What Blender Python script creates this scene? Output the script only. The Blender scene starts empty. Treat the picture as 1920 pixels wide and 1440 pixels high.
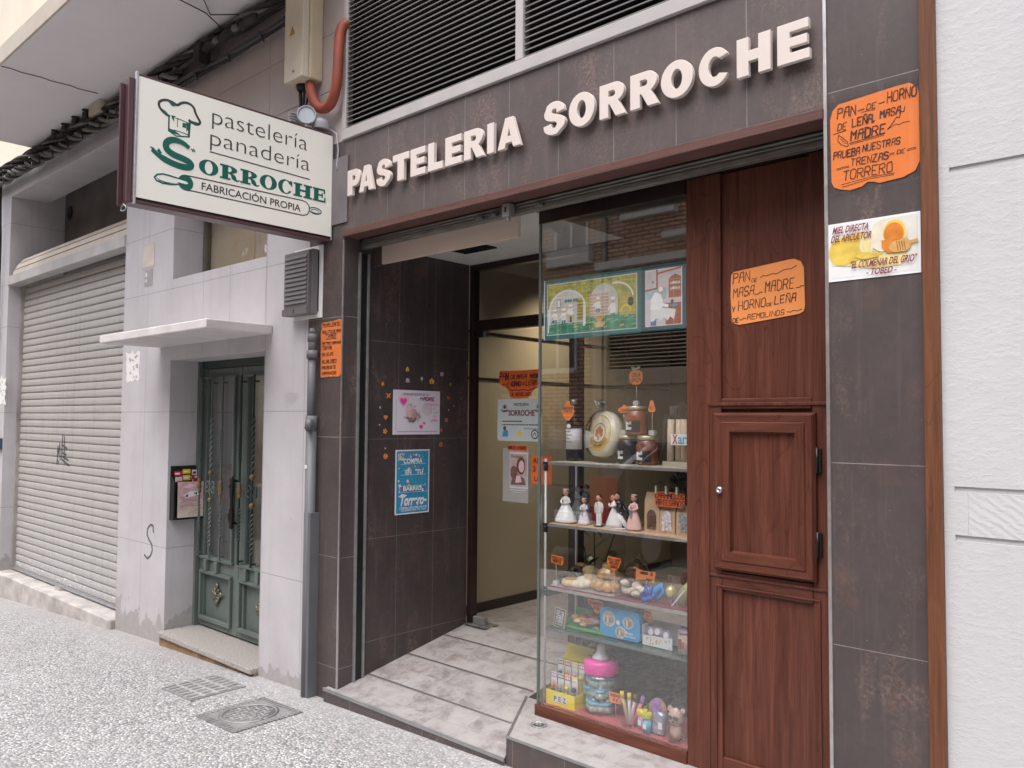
import bpy, math, random
from mathutils import Vector, Matrix
R = math.radians
random.seed(7)
SC = bpy.context.scene
COL = SC.collection

# ------------------------------------------------------------------ camera
cd = bpy.data.cameras.new("Camera"); cam = bpy.data.objects.new("Camera", cd); COL.objects.link(cam)
yaw, pit, rol = -0.74144509, 0.04530085, 0.00715646
fw = Vector((math.sin(yaw)*math.cos(pit), math.cos(yaw)*math.cos(pit), math.sin(pit)))
rt = Vector((math.cos(yaw), -math.sin(yaw), 0)); up = rt.cross(fw)
r2 = rt*math.cos(rol) + up*math.sin(rol); u2 = up*math.cos(rol) - rt*math.sin(rol)
cam.matrix_world = Matrix(((r2.x, u2.x, -fw.x, 0), (r2.y, u2.y, -fw.y, -2.55), (r2.z, u2.z, -fw.z, 1.5), (0, 0, 0, 1)))
cd.sensor_fit = 'HORIZONTAL'; cd.sensor_width = 36; cd.lens = 1523.2/1920*36
cd.clip_start = .05; cd.clip_end = 500
SC.camera = cam

# ------------------------------------------------------------------ sky, sun, exposure
w = bpy.data.worlds.new("World"); SC.world = w; w.use_nodes = True
nt = w.node_tree; nt.nodes.clear()
SUN_EL, SUN_ROT = R(66), R(172)
sky = nt.nodes.new('ShaderNodeTexSky'); sky.sky_type = 'NISHITA'; sky.sun_disc = False
sky.sun_elevation = SUN_EL; sky.sun_rotation = SUN_ROT; sky.dust_density = 4; sky.air_density = 1.0; sky.ozone_density = 1
hs = nt.nodes.new('ShaderNodeHueSaturation'); hs.inputs['Saturation'].default_value = .42
bg = nt.nodes.new('ShaderNodeBackground'); bg.inputs[1].default_value = .15
wo = nt.nodes.new('ShaderNodeOutputWorld')
nt.links.new(sky.outputs[0], hs.inputs['Color']); nt.links.new(hs.outputs[0], bg.inputs[0]); nt.links.new(bg.outputs[0], wo.inputs[0])
sd = bpy.data.lights.new("Sun", 'SUN'); sun = bpy.data.objects.new("Sun", sd); COL.objects.link(sun)
sd.energy = 1.2; sd.angle = R(62); sd.color = (1, .975, .96)
sun.rotation_euler = (R(90)-SUN_EL, 0, R(180)-SUN_ROT+R(0)); sun.location = (0, -4, 12)
SC.view_settings.view_transform = 'Standard'; SC.view_settings.look = 'None'
SC.view_settings.exposure = 1.12; SC.view_settings.gamma = 1

# ------------------------------------------------------------------ materials
def newmat(name):
    m = bpy.data.materials.new(name); m.use_nodes = True
    t = m.node_tree; t.nodes.clear()
    o = t.nodes.new('ShaderNodeOutputMaterial'); b = t.nodes.new('ShaderNodeBsdfPrincipled')
    t.links.new(b.outputs[0], o.inputs[0])
    return m, t, b
class N:
    """tiny node helper"""
    def __init__(s, t): s.t = t
    def add(s, typ, **kw):
        n = s.t.nodes.new(typ)
        for k, v in kw.items(): setattr(n, k, v)
        return n
    def set(s, sock, v):
        if hasattr(v, 'is_output'): s.t.links.new(v, sock)
        elif isinstance(v, (tuple, list)) and len(v) == 3 and sock.type == 'RGBA': sock.default_value = (*v, 1)
        else: sock.default_value = v
    def math(s, op, a, b=0, c=0, clamp=False):
        n = s.add('ShaderNodeMath', operation=op, use_clamp=clamp)
        for i, v in enumerate((a, b, c)): s.set(n.inputs[i], v)
        return n.outputs[0]
    def mix(s, f, a, b, mode='MIX'):
        n = s.add('ShaderNodeMix', data_type='RGBA', blend_type=mode)
        s.set(n.inputs[0], f); s.set(n.inputs[6], a); s.set(n.inputs[7], b)
        return n.outputs[2]
    def noise(s, vec, scale, detail=3, rough=.55, dist=0, out=0):
        n = s.add('ShaderNodeTexNoise'); s.set(n.inputs['Vector'], vec)
        n.inputs['Scale'].default_value = scale; n.inputs['Detail'].default_value = detail
        n.inputs['Roughness'].default_value = rough; n.inputs['Distortion'].default_value = dist
        return n.outputs[out]
    def ramp(s, f, stops):
        n = s.add('ShaderNodeValToRGB'); s.set(n.inputs[0], f)
        e = n.color_ramp.elements
        while len(e) < len(stops): e.new(.5)
        for i, (p, c) in enumerate(stops):
            e[i].position = p; e[i].color = (c, c, c, 1) if isinstance(c, (int, float)) else (*c, 1)
        return n.outputs[0]
    def pos(s, obj=False):
        return s.add('ShaderNodeTexCoord').outputs['Object'] if obj else s.add('ShaderNodeNewGeometry').outputs['Position']
    def map(s, vec, scale=(1, 1, 1), rot=(0, 0, 0), loc=(0, 0, 0)):
        n = s.add('ShaderNodeMapping'); s.set(n.inputs[0], vec)
        n.inputs['Scale'].default_value = scale; n.inputs['Rotation'].default_value = rot; n.inputs['Location'].default_value = loc
        return n.outputs[0]
    def sep(s, vec):
        n = s.add('ShaderNodeSeparateXYZ'); s.set(n.inputs[0], vec); return n.outputs
    def bump(s, h, strength=.3, dist=.01, nrm=None):
        n = s.add('ShaderNodeBump'); s.set(n.inputs['Height'], h)
        n.inputs['Strength'].default_value = strength; n.inputs['Distance'].default_value = dist
        if nrm: s.set(n.inputs['Normal'], nrm)
        return n.outputs[0]
    def grid(s, coord, period, origin, width):
        """1 on lines spaced by period"""
        f = s.math('FRACT', s.math('DIVIDE', s.math('SUBTRACT', coord, origin), period))
        d = s.math('MULTIPLY', s.math('MINIMUM', f, s.math('SUBTRACT', 1, f)), period)
        return s.math('LESS_THAN', d, width/2)
    def lines(s, coord, vals, width):
        r = None
        for v in vals:
            c = s.math('COMPARE', coord, v, width/2)
            r = c if r is None else s.math('MAXIMUM', r, c)
        return r
def scl(c, k): return tuple(min(1, x*k) for x in c)
MATS = {}
def mat(name, col, rough=.55, metal=0, var=.12, vs=9, bump=0, bs=120, spec=.5, world=False, coat=0, dirt=0, trans=0, emit=0, stretch=None):
    if name in MATS: return MATS[name]
    m, t, b = newmat(name); n = N(t)
    v = n.pos(not world)
    if stretch: v = n.map(v, stretch)
    f = n.noise(v, vs, 4)
    c = n.mix(n.ramp(f, [(.3, 0.), (.7, 1.)]), scl(col, 1-var), scl(col, 1+var))
    if dirt:
        d = n.noise(v, vs*.35, 6, .65)
        c = n.mix(n.math('MULTIPLY', n.ramp(d, [(.48, 0.), (.75, 1.)]), dirt), c, (.09, .075, .06))
    n.set(b.inputs['Base Color'], c)
    n.set(b.inputs['Roughness'], n.math('ADD', rough-.06, n.math('MULTIPLY', f, .12)))
    b.inputs['Metallic'].default_value = metal
    b.inputs['Specular IOR Level'].default_value = spec
    b.inputs['Coat Weight'].default_value = coat
    b.inputs['Transmission Weight'].default_value = trans
    if emit:
        n.set(b.inputs['Emission Color'], col); b.inputs['Emission Strength'].default_value = emit
    if bump: n.set(b.inputs['Normal'], n.bump(n.noise(v, bs, 4), bump, .004))
    MATS[name] = m; return m

def m_dark_tile(k=1.0, rt=.515):
    m, t, b = newmat('dark_stoneware'); n = N(t); p = n.pos()
    big = n.noise(p, 2.2, 5, .6, .6); fine = n.noise(p, 26, 6, .7)
    c = n.mix(n.ramp(big, [(.3, 0.), (.7, 1.)]), scl((.064, .050, .049), k), scl((.092, .073, .071), k))
    c = n.mix(n.math('MULTIPLY', n.ramp(fine, [(.35, 0.), (.75, 1.)]), .5), c, scl((.052, .039, .038), k))
    st = n.noise(n.map(p, (1, 1, .35)), 7, 6, .72, .4)
    rust = n.math('MULTIPLY', n.ramp(st, [(rt, 0.), (rt+.12, 1.)]), n.ramp(n.noise(p, 70, 4, .75), [(.44, 0.), (.60, 1.)]))
    c = n.mix(n.math('MULTIPLY', n.math('MULTIPLY', rust, n.ramp(n.noise(p, 1.7, 3), [(.42, .15), (.62, 1.)])), .75), c, (.25, .165, .14))
    blot = n.ramp(n.noise(p, 4.5, 4, .6), [(.60, 0.), (.72, 1.)])
    c = n.mix(n.math('MULTIPLY', blot, .30), c, (.20, .095, .062))
    c = n.mix(n.math('MULTIPLY', n.ramp(n.noise(p, 130, 2, .5), [(.73, 0.), (.76, 1.)]), .7), c, (.40, .37, .35))
    drip = n.noise(n.map(p, (22, 22, 1.1)), 1.6, 4, .6)
    c = n.mix(n.math('MULTIPLY', n.ramp(drip, [(.55, 0.), (.8, 1.)]), .16), c, (.28, .25, .245))
    n.set(b.inputs['Base Color'], c)
    n.set(b.inputs['Roughness'], n.math('ADD', .34, n.math('MULTIPLY', fine, .22)))
    n.set(b.inputs['Normal'], n.bump(fine, .08, .003))
    return m, n, b, c
def joint(mt, vals=None, horiz=(), vert=(), vaxis=0, width=.0024, col=(.28, .255, .245)):
    """add grout lines at given z / x (or y) values to a material tuple"""
    m, n, b, c = mt
    s = n.sep(n.pos()); f = None
    if horiz: f = n.lines(s[2], horiz, width)
    if vert:
        g = n.lines(s[vaxis], vert, width); f = g if f is None else n.math('MAXIMUM', f, g)
    # keep the lines from filling faces seen edge-on: faint noise breaks them up
    k = n.ramp(n.noise(n.pos(), 14, 3), [(.25, .35), (.6, 1.)])
    n.set(b.inputs['Base Color'], n.mix(n.math('MULTIPLY', f, k), c, col))
    return m
TZ = [.245, .81, 1.378, 1.95, 2.52]
M_FASCIA = joint(m_dark_tile(1.4, .455), vert=[-.98-.2765*i for i in range(1, 10)])
M_PILL = joint(m_dark_tile(), horiz=[.205, .776, 1.407, 2.048, 2.6], vert=[-3.822], width=.003)
M_PILR = joint(m_dark_tile(), horiz=[.25, .8185, 1.377, 2.548, 3.1])
M_ENTRY_SHADE = joint(m_dark_tile(.82), horiz=[.31, .857, 1.395, 1.933], vert=[.383, .655, .93], vaxis=1, width=.003, col=(.20, .175, .165))  # same tile darkened in its colour to paint in the entrance shade
M_RISER = joint(m_dark_tile(), vert=[-3.4+.275*i for i in range(12)], col=(.25, .22, .21))

def m_white_tile():
    m, t, b = newmat('white_stone_tile'); n = N(t); p = n.pos(); s = n.sep(p)
    f = n.noise(p, 3, 6, .6); g = n.noise(p, 60, 4, .7)
    c = n.mix(n.ramp(f, [(.3, 0.), (.7, 1.)]), (.475, .455, .475), (.555, .535, .555))
    c = n.mix(n.math('MULTIPLY', n.ramp(g, [(.35, 1.), (.5, 0.)]), .10), c, (.45, .42, .42))
    st = n.noise(n.map(p, (9, 9, .7)), 1.3, 5, .6)
    c = n.mix(n.math('MULTIPLY', n.ramp(st, [(.52, 0.), (.8, 1.)]), .30), c, (.34, .31, .30))
    sc = n.noise(n.map(p, (1, 1, .5), (0, R(20), 0)), 34, 2, .5, 1.5)
    c = n.mix(n.math('MULTIPLY', n.ramp(sc, [(.70, 0.), (.74, 1.)]), .25), c, (.30, .27, .27))
    # splash dirt near the foot of the wall and broken render patches
    low = n.math('MULTIPLY', n.ramp(s[2], [(.0, 1.), (.45, 0.)]), n.ramp(n.noise(p, 5, 5, .65), [(.35, 0.), (.65, 1.)]))
    c = n.mix(n.math('MULTIPLY', low, .55), c, (.36, .335, .33))
    edge = n.math('ADD', s[2], n.math('MULTIPLY', n.noise(n.map(p, (1, 1, .6)), 6, 5, .6), -.62))
    pl = n.ramp(edge, [(-.0, 1.), (.012, 0.)])
    edge2 = n.add('ShaderNodeClamp'); n.set(edge2.inputs[0], edge)
    peel = n.math('LESS_THAN', n.math('ADD', edge, .205), 0.0)
    c = n.mix(peel, c, n.mix(n.noise(p, 20, 4), (.28, .265, .26), (.43, .41, .405)))
    jl = n.lines(s[2], [-.25, .607, 1.545, 2.404, 2.83, 3.45], .0045)
    jv = n.lines(s[0], [-5.945, -4.317, -5.1, -4.75, -3.9], .004)
    jv = n.math('MULTIPLY', jv, n.math('GREATER_THAN', n.sep(n.add('ShaderNodeNewGeometry').outputs['True Normal'])[1], -2.0))
    c = n.mix(n.math('MAXIMUM', jl, jv), c, (.30, .275, .275))
    n.set(b.inputs['Base Color'], c); b.inputs['Roughness'].default_value = .5
    n.set(b.inputs['Normal'], n.bump(n.math('ADD', n.math('MULTIPLY', g, .3), n.math('MULTIPLY', peel, -1)), .25, .006))
    return m
M_WHITE = m_white_tile()

def m_rough_white(comb=False):
    m, t, b = newmat('combed_white_render' if comb else 'rough_white_render'); n = N(t); p = n.pos()
    f = n.noise(p, 2.5, 5); g = n.math('ADD', n.math('MULTIPLY', n.noise(p, 5, 5, .6, .3), .8), n.math('MULTIPLY', n.ramp(n.noise(n.map(p, (1, 1, 2)), 22, 6, .7), [(.45, 0.), (.8, 1.)]), .35)); h = n.noise(p, 110, 4, .7)
    c = n.mix(f, (.50, .50, .513), (.575, .575, .588))
    pits = n.ramp(n.noise(n.map(p, (1, 1, 2.2)), 38, 3, .6, 1.2), [(.69, 0.), (.74, 1.)])
    c = n.mix(n.math('MULTIPLY', pits, .35), c, (.42, .41, .40))
    grim = n.math('MULTIPLY', n.ramp(n.noise(n.map(p, (5, 5, .8)), 1.6, 6, .65), [(.5, 0.), (.75, 1.)]), .22)
    c = n.mix(grim, c, (.45, .435, .42))
    n.set(b.inputs['Base Color'], c); b.inputs['Roughness'].default_value = .75
    hh = n.math('ADD', n.math('MULTIPLY', g, 1.0), n.math('MULTIPLY', h, .16))
    if comb:
        s = n.sep(p)
        d = n.math('ADD', n.math('MULTIPLY', s[0], 170), n.math('MULTIPLY', s[2], 250))
        hh = n.math('ADD', n.math('MULTIPLY', hh, .6), n.math('MULTIPLY', n.math('SINE', n.math('ADD', d, n.math('MULTIPLY', g, 11))), n.math('MULTIPLY', n.noise(p, 9, 2), .2)))
    n.set(b.inputs['Normal'], n.bump(n.math('SUBTRACT', hh, n.math('MULTIPLY', pits, .25)), .24, .014))
    return m
M_PINKW = None
M_ROUGH = m_rough_white(); M_COMB = m_rough_white(True)

def m_pavement():
    m, t, b = newmat('washed_aggregate_concrete'); n = N(t); p = n.pos()
    v = n.add('ShaderNodeTexVoronoi'); n.set(v.inputs['Vector'], n.map(p, (1, 1.0, .2))); v.inputs['Scale'].default_value = 66
    v.inputs['Randomness'].default_value = 1
    ed = n.add('ShaderNodeTexVoronoi', feature='DISTANCE_TO_EDGE'); n.set(ed.inputs['Vector'], n.map(p, (1, 1.0, .2))); ed.inputs['Scale'].default_value = 66
    val = n.sep(v.outputs['Color'])
    c = n.ramp(val[0], [(.0, (.20, .197, .202)), (.2, (.39, .384, .392)), (.5, (.52, .513, .522)), (1., (.69, .682, .69))])
    c = n.mix(n.math('MULTIPLY', n.math('GREATER_THAN', val[1], .86), .45), c, (.42, .35, .30))
    gap = n.ramp(n.math('ADD', ed.outputs['Distance'], n.math('MULTIPLY', n.noise(p, 40, 3), -.12)), [(.0, 1.), (.13, 0.)])
    c = n.mix(n.math('MULTIPLY', gap, .8), c, (.165, .162, .165))
    big = n.noise(p, 1.3, 5, .6)
    c = n.mix(n.math('MULTIPLY', n.ramp(big, [(.45, 0.), (.75, 1.)]), .4), c, (.30, .29, .295))
    gum = n.ramp(n.noise(p, 6.5, 2, .4), [(.70, 0.), (.725, 1.)])
    c = n.mix(n.math('MULTIPLY', gum, .5), c, (.17, .165, .165))
    stn = n.ramp(n.noise(n.map(p, (1, 2, 1)), .8, 6, .7, .8), [(.56, 0.), (.68, 1.)])
    c = n.mix(n.math('MULTIPLY', stn, .32), c, (.27, .255, .25))
    # smeared cement along the foot of the buildings and round the covers
    s = n.sep(p); smo = n.math('ADD', s[1], n.math('MULTIPLY', n.noise(p, 3, 5, .6), .34))
    cem = n.ramp(n.math('ADD', smo, n.math('MULTIPLY', n.noise(p, 11, 5, .7), .5)), [(.0, 0.), (.5, 1.)])
    brn = n.math('MULTIPLY', n.ramp(n.math('ADD', s[1], n.math('MULTIPLY', n.noise(p, 2.3, 4), .5)), [(.05, 0.), (.3, 1.)]), n.ramp(s[0], [(-6.6, 1.), (-5.6, 0.)] if False else [(0., 1.), (1., 1.)]))
    c = n.mix(n.math('MULTIPLY', n.math('MULTIPLY', brn, n.math('LESS_THAN', s[0], -4.9)), .55), c, (.31, .26, .225))
    c = n.mix(n.math('MULTIPLY', cem, .75), c, n.mix(n.noise(p, 60, 4, .7), (.26, .252, .255), (.44, .428, .432)))
    n.set(b.inputs['Base Color'], c); b.inputs['Roughness'].default_value = .62
    dome = n.math('MULTIPLY', n.math('SUBTRACT', 1, n.math('MULTIPLY', v.outputs['Distance'], 1.2)), n.math('SUBTRACT', 1, n.math('MULTIPLY', cem, .8)))
    n.set(b.inputs['Normal'], n.bump(dome, 1.0, .009))
    return m
M_PAVE = m_pavement()

def m_floor_tile():
    m, t, b = newmat('mottled_floor_tile'); n = N(t); p = n.pos(); s = n.sep(p)
    # tile ids
    ty = n.math('FLOOR', n.math('DIVIDE', n.math('ADD', s[1], .075), .1375))
    tx = n.math('FLOOR', n.math('DIVIDE', n.math('ADD', s[0], n.math('MULTIPLY', ty, .21)), .41))
    cmb = n.add('ShaderNodeCombineXYZ'); n.set(cmb.inputs[0], tx); n.set(cmb.inputs[1], ty)
    wn = n.add('ShaderNodeTexWhiteNoise'); n.set(wn.inputs['Vector'], cmb.outputs[0])
    off = n.add('ShaderNodeVectorMath', operation='MULTIPLY_ADD'); n.set(off.inputs[0], wn.outputs['Color']); off.inputs[1].default_value = (9, 9, 9); n.set(off.inputs[2], p)
    q = off.outputs[0]
    a = n.noise(q, 8, 9, .72, .5); f = n.noise(q, 38, 5, .7)
    c = n.mix(n.ramp(a, [(.3, 0.), (.62, 1.)]), (.41, .395, .392), (.30, .282, .280))
    c = n.mix(n.math('MULTIPLY', n.ramp(n.math('ADD', n.math('MULTIPLY', a, .72), n.math('MULTIPLY', f, .28)), [(.49, 0.), (.61, 1.)]), .55), c, (.125, .095, .10))
    c = n.mix(n.math('MULTIPLY', wn.outputs['Value'], .28), c, (.30, .26, .26))
    jx = n.grid(n.math('ADD', s[0], n.math('MULTIPLY', ty, .21)), .41, 0, .003)
    jy = n.grid(s[1], .1375, -.075, .003)
    c = n.mix(n.math('MULTIPLY', n.math('MAXIMUM', jx, jy), .7), c, (.24, .21, .21))
    n.set(b.inputs['Base Color'], c); n.set(b.inputs['Roughness'], n.math('ADD', .28, n.math('MULTIPLY', f, .2)))
    n.set(b.inputs['Normal'], n.bump(f, .06, .003))
    return m
M_FLOOR = m_floor_tile()

def m_wood(name, dark, light, rough=.38, horiz=False, k=1.0):
    m, t, b = newmat(name); n = N(t); p = n.pos()
    sc = (2.2, 26, 26) if horiz else (26, 26, 1.5)
    q = n.map(p, tuple(x*k for x in sc))
    wob = n.noise(n.map(p, (1.5, 1.5, 1.5) if not horiz else (1.2, 3, 3)), 1.6, 3)
    cmb = n.add('ShaderNodeVectorMath', operation='ADD'); n.set(cmb.inputs[0], q); n.set(cmb.inputs[1], n.mix(1., (0, 0, 0), wob))
    a = n.noise(cmb.outputs[0], 1.0, 4, .6, 1.2); g = n.noise(n.map(p, (3, 160, 160) if horiz else (160, 160, 3)), 1.2, 3, .6)
    cath = n.math('FRACT', n.math('MULTIPLY', n.noise(n.map(p, (1.2, 6, 6) if horiz else (6, 6, 1.0)), 1.0, 2, .5, .6), 11))
    c = n.mix(n.ramp(a, [(.3, 0.), (.7, 1.)]), dark, light)
    c = n.mix(n.math('MULTIPLY', n.ramp(cath, [(.0, 1.), (.11, 0.)]), n.math('MULTIPLY', n.ramp(n.noise(n.map(p, (3, 3, .8)), 2, 2), [(.42, .05), (.62, 1.)]), .6)), c, scl(dark, .5))
    c = n.mix(n.math('MULTIPLY', n.ramp(g, [(.3, 1.), (.55, 0.)]), .5), c, scl(dark, .5))
    n.set(b.inputs['Base Color'], c); b.inputs['Roughness'].default_value = rough; b.inputs['Specular IOR Level'].default_value = .28
    n.set(b.inputs['Normal'], n.bump(g, .05, .002))
    return m
M_WOOD = m_wood('red_brown_wood', (.082, .0248, .0152), (.158, .0545, .036))
M_WOODH = m_wood('red_brown_wood_crossgrain', (.082, .0248, .0152), (.158, .0545, .036), horiz=True)
M_STRIP = m_wood('warm_brown_wood', (.115, .045, .022), (.19, .078, .040), .45)
M_TRIM = m_wood('reddish_trim', (.112, .056, .048), (.148, .074, .064), .45, True)

def m_glass(name, tint=(1, 1, 1), f0=.055, wav=0):
    m = bpy.data.materials.new(name); m.use_nodes = True
    t = m.node_tree; t.nodes.clear(); n = N(t)
    o = n.add('ShaderNodeOutputMaterial'); tr = n.add('ShaderNodeBsdfTransparent'); gl = n.add('ShaderNodeBsdfGlossy')
    tr.inputs[0].default_value = (*tint, 1); gl.inputs['Roughness'].default_value = 0.0; gl.inputs['Color'].default_value = (1, 1, 1, 1)
    g = n.add('ShaderNodeNewGeometry'); d = n.add('ShaderNodeVectorMath', operation='DOT_PRODUCT')
    n.set(d.inputs[0], g.outputs['Incoming']); n.set(d.inputs[1], g.outputs['Normal'])
    c = n.math('ABSOLUTE', d.outputs['Value'])
    f = n.math('ADD', f0, n.math('MULTIPLY', 1-f0, n.math('POWER', n.math('SUBTRACT', 1, c), 5)), clamp=True)
    if wav:
        n.set(gl.inputs['Normal'], n.bump(n.noise(n.pos(), 4, 2), wav, .05))
    mx = n.add('ShaderNodeMixShader'); n.set(mx.inputs[0], f)
    t.links.new(tr.outputs[0], mx.inputs[1]); t.links.new(gl.outputs[0], mx.inputs[2]); t.links.new(mx.outputs[0], o.inputs[0])
    return m
G_SHOP = m_glass('shop_window_glass', (.97, .975, .97), .105)
G_EDGE = mat('green_glass_edge', (.10, .125, .118), .15, var=.05)
G_DOOR = m_glass('clear_door_glass', (.93, .93, .93), .045)
G_SHELF = m_glass('shelf_glass', (.80, .90, .84), .05)
G_GREEN = m_glass('green_shelf_glass', (.55, .80, .66), .06)
G_PLASTIC = m_glass('cellophane', (.955, .955, .96), .06, .25)
G_FILM = m_glass('clear_film', (.97, .97, .975), .03)
G_WINDOW = m_glass('wavy_window_glass', (.95, .94, .90), .10, .5)

def m_brick():
    m, t, b = newmat('orange_brown_brick'); n = N(t); p = n.pos()
    br = n.add('ShaderNodeTexBrick'); n.set(br.inputs['Vector'], n.map(p, (1, 1, 1), (R(90), 0, 0)))
    br.inputs['Scale'].default_value = 1; br.inputs['Brick Width'].default_value = .26; br.inputs['Row Height'].default_value = .075
    br.inputs['Mortar Size'].default_value = .016
    for k, c in (('Color1', (.62, .37, .25)), ('Color2', (.50, .29, .19)), ('Mortar', (.085, .055, .042))): br.inputs[k].default_value = (*c, 1)
    c = n.mix(n.math('MULTIPLY', n.noise(p, 1.1, 4), .4), br.outputs[0], (.52, .36, .26))
    n.set(b.inputs['Base Color'], c); b.inputs['Roughness'].default_value = .8
    return m
M_BRICK = m_brick()

def m_granite():
    m, t, b = newmat('speckled_granite'); n = N(t); p = n.pos()
    f = n.noise(p, 95, 3, .75); g = n.noise(p, 40, 4, .7)
    c = n.ramp(f, [(.32, (.09, .08, .075)), (.45, (.33, .30, .285)), (.7, (.47, .44, .42))])
    c = n.mix(n.math('MULTIPLY', n.ramp(g, [(.35, 1.), (.5, 0.)]), .4), c, (.33, .28, .25))
    n.set(b.inputs['Base Color'], c); b.inputs['Roughness'].default_value = .45
    return m
M_GRANITE = m_granite()

def m_shutter():
    m, t, b = newmat('weathered_beige_paint'); n = N(t); p = n.pos(); s = n.sep(p)
    f = n.noise(n.map(p, (1.2, 1, 6)), 2.2, 5, .6)
    c = n.mix(f, (.385, .365, .345), (.475, .455, .432))
    grey = n.ramp(s[2], [(.05, 1.), (.95, .12)])
    c = n.mix(n.math('MULTIPLY', grey, .6), c, (.43, .43, .44))
    st = n.noise(n.map(p, (14, 1, .6)), 1.5, 5, .65)
    c = n.mix(n.math('MULTIPLY', n.ramp(st, [(.5, 0.), (.75, 1.)]), .45), c, (.25, .225, .20))
    blot = n.math('MULTIPLY', n.ramp(n.noise(n.map(p, (1, 1, 2)), 19, 3, .6), [(.60, 0.), (.66, 1.)]), n.ramp(s[2], [(.05, 1.), (.19, 0.)]))
    c = n.mix(n.math('MULTIPLY', blot, .8), c, (.74, .75, .77))
    n.set(b.inputs['Base Color'], c); b.inputs['Roughness'].default_value = .5
    return m
M_SHUT = m_shutter()

ALU = mat('brushed_aluminium', (.60, .58, .58), .35, .9, .1, 30)
ALU_D = mat('dull_aluminium', (.33, .325, .33), .45, .55, .15, 18)
STEEL_D = mat('dark_galvanised', (.20, .195, .18), .5, .6, .25, 12, stretch=(1, 1, 8))
BLACK = mat('black_plastic', (.012, .012, .013), .4, var=.2)
BLACKV = mat('deep_void', (.006, .005, .005), .9, var=.2)
DARKWOOD = mat('dark_brown_frame', (.020, .010, .008), .4, var=.2)
WHITEP = mat('white_paint', (.78, .77, .75), .5, var=.04, dirt=.06)
PAPER = mat('white_paper', (.80, .80, .81), .6, var=.02)
PAPER_D = mat('bluish_paper', (.68, .69, .74), .6, var=.04)
ORANGE = mat('orange_card', (.86, .235, .048), .65, var=.05, vs=14)
ORANGE_P = mat('pale_orange_card', (.86, .30, .085), .65, var=.05, vs=14)
ORANGE_D = mat('red_orange_card', (.82, .15, .03), .65, var=.06, vs=14)
INK = mat('black_marker', (.035, .018, .020), .6, var=.15, vs=60)
INK_B = mat('brown_marker', (.075, .018, .012), .6, var=.2, vs=60)
GREY_T = mat('dark_grey_print', (.045, .047, .045), .5, var=.05)
GREEN_T = mat('teal_green_print', (.006, .115, .085), .45, var=.06)
CREAM = mat('cream_wall', (.50, .43, .30), .55, var=.05, vs=2)
TAPE = m_glass('clear_tape', (.975, .975, .98), .018)
RED = mat('red_print', (.55, .02, .03), .5); PINK = mat('pink_print', (.80, .28, .42), .5); LPINK = mat('pale_pink_print', (.85, .56, .62), .5)
BLUE = mat('blue_print', (.03, .22, .50), .5); CYAN = mat('cyan_print', (.05, .38, .60), .45, var=.05); YELLOW = mat('yellow_print', (.82, .62, .03), .45, var=.05)
GREEN = mat('leaf_green_print', (.10, .35, .06), .5); TEAL = mat('teal_print', (.02, .24, .26), .45); BROWN = mat('brown_print', (.20, .07, .03), .6)
OLIVE = mat('olive_print', (.42, .40, .07), .55, var=.35, vs=24); LGREEN = mat('pale_green_print', (.38, .58, .42), .55, var=.15, vs=24)
SKIN = mat('painted_skin', (.68, .38, .27), .35, var=.04); HAIR = mat('dark_brown_hair', (.04, .018, .01), .45)
CERAM = mat('glazed_white', (.82, .82, .84), .2, var=.02, coat=.4); CERAM_P = mat('glazed_pink', (.80, .52, .50), .25, var=.05, coat=.4)
PURPLE = mat('purple_print', (.30, .16, .42), .5); MAGENTA = mat('hot_pink_plastic', (.86, .08, .42), .3, var=.03)
GOLD = mat('worn_gold_paint', (.19, .125, .055), .4, .3, .25, 40)

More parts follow.
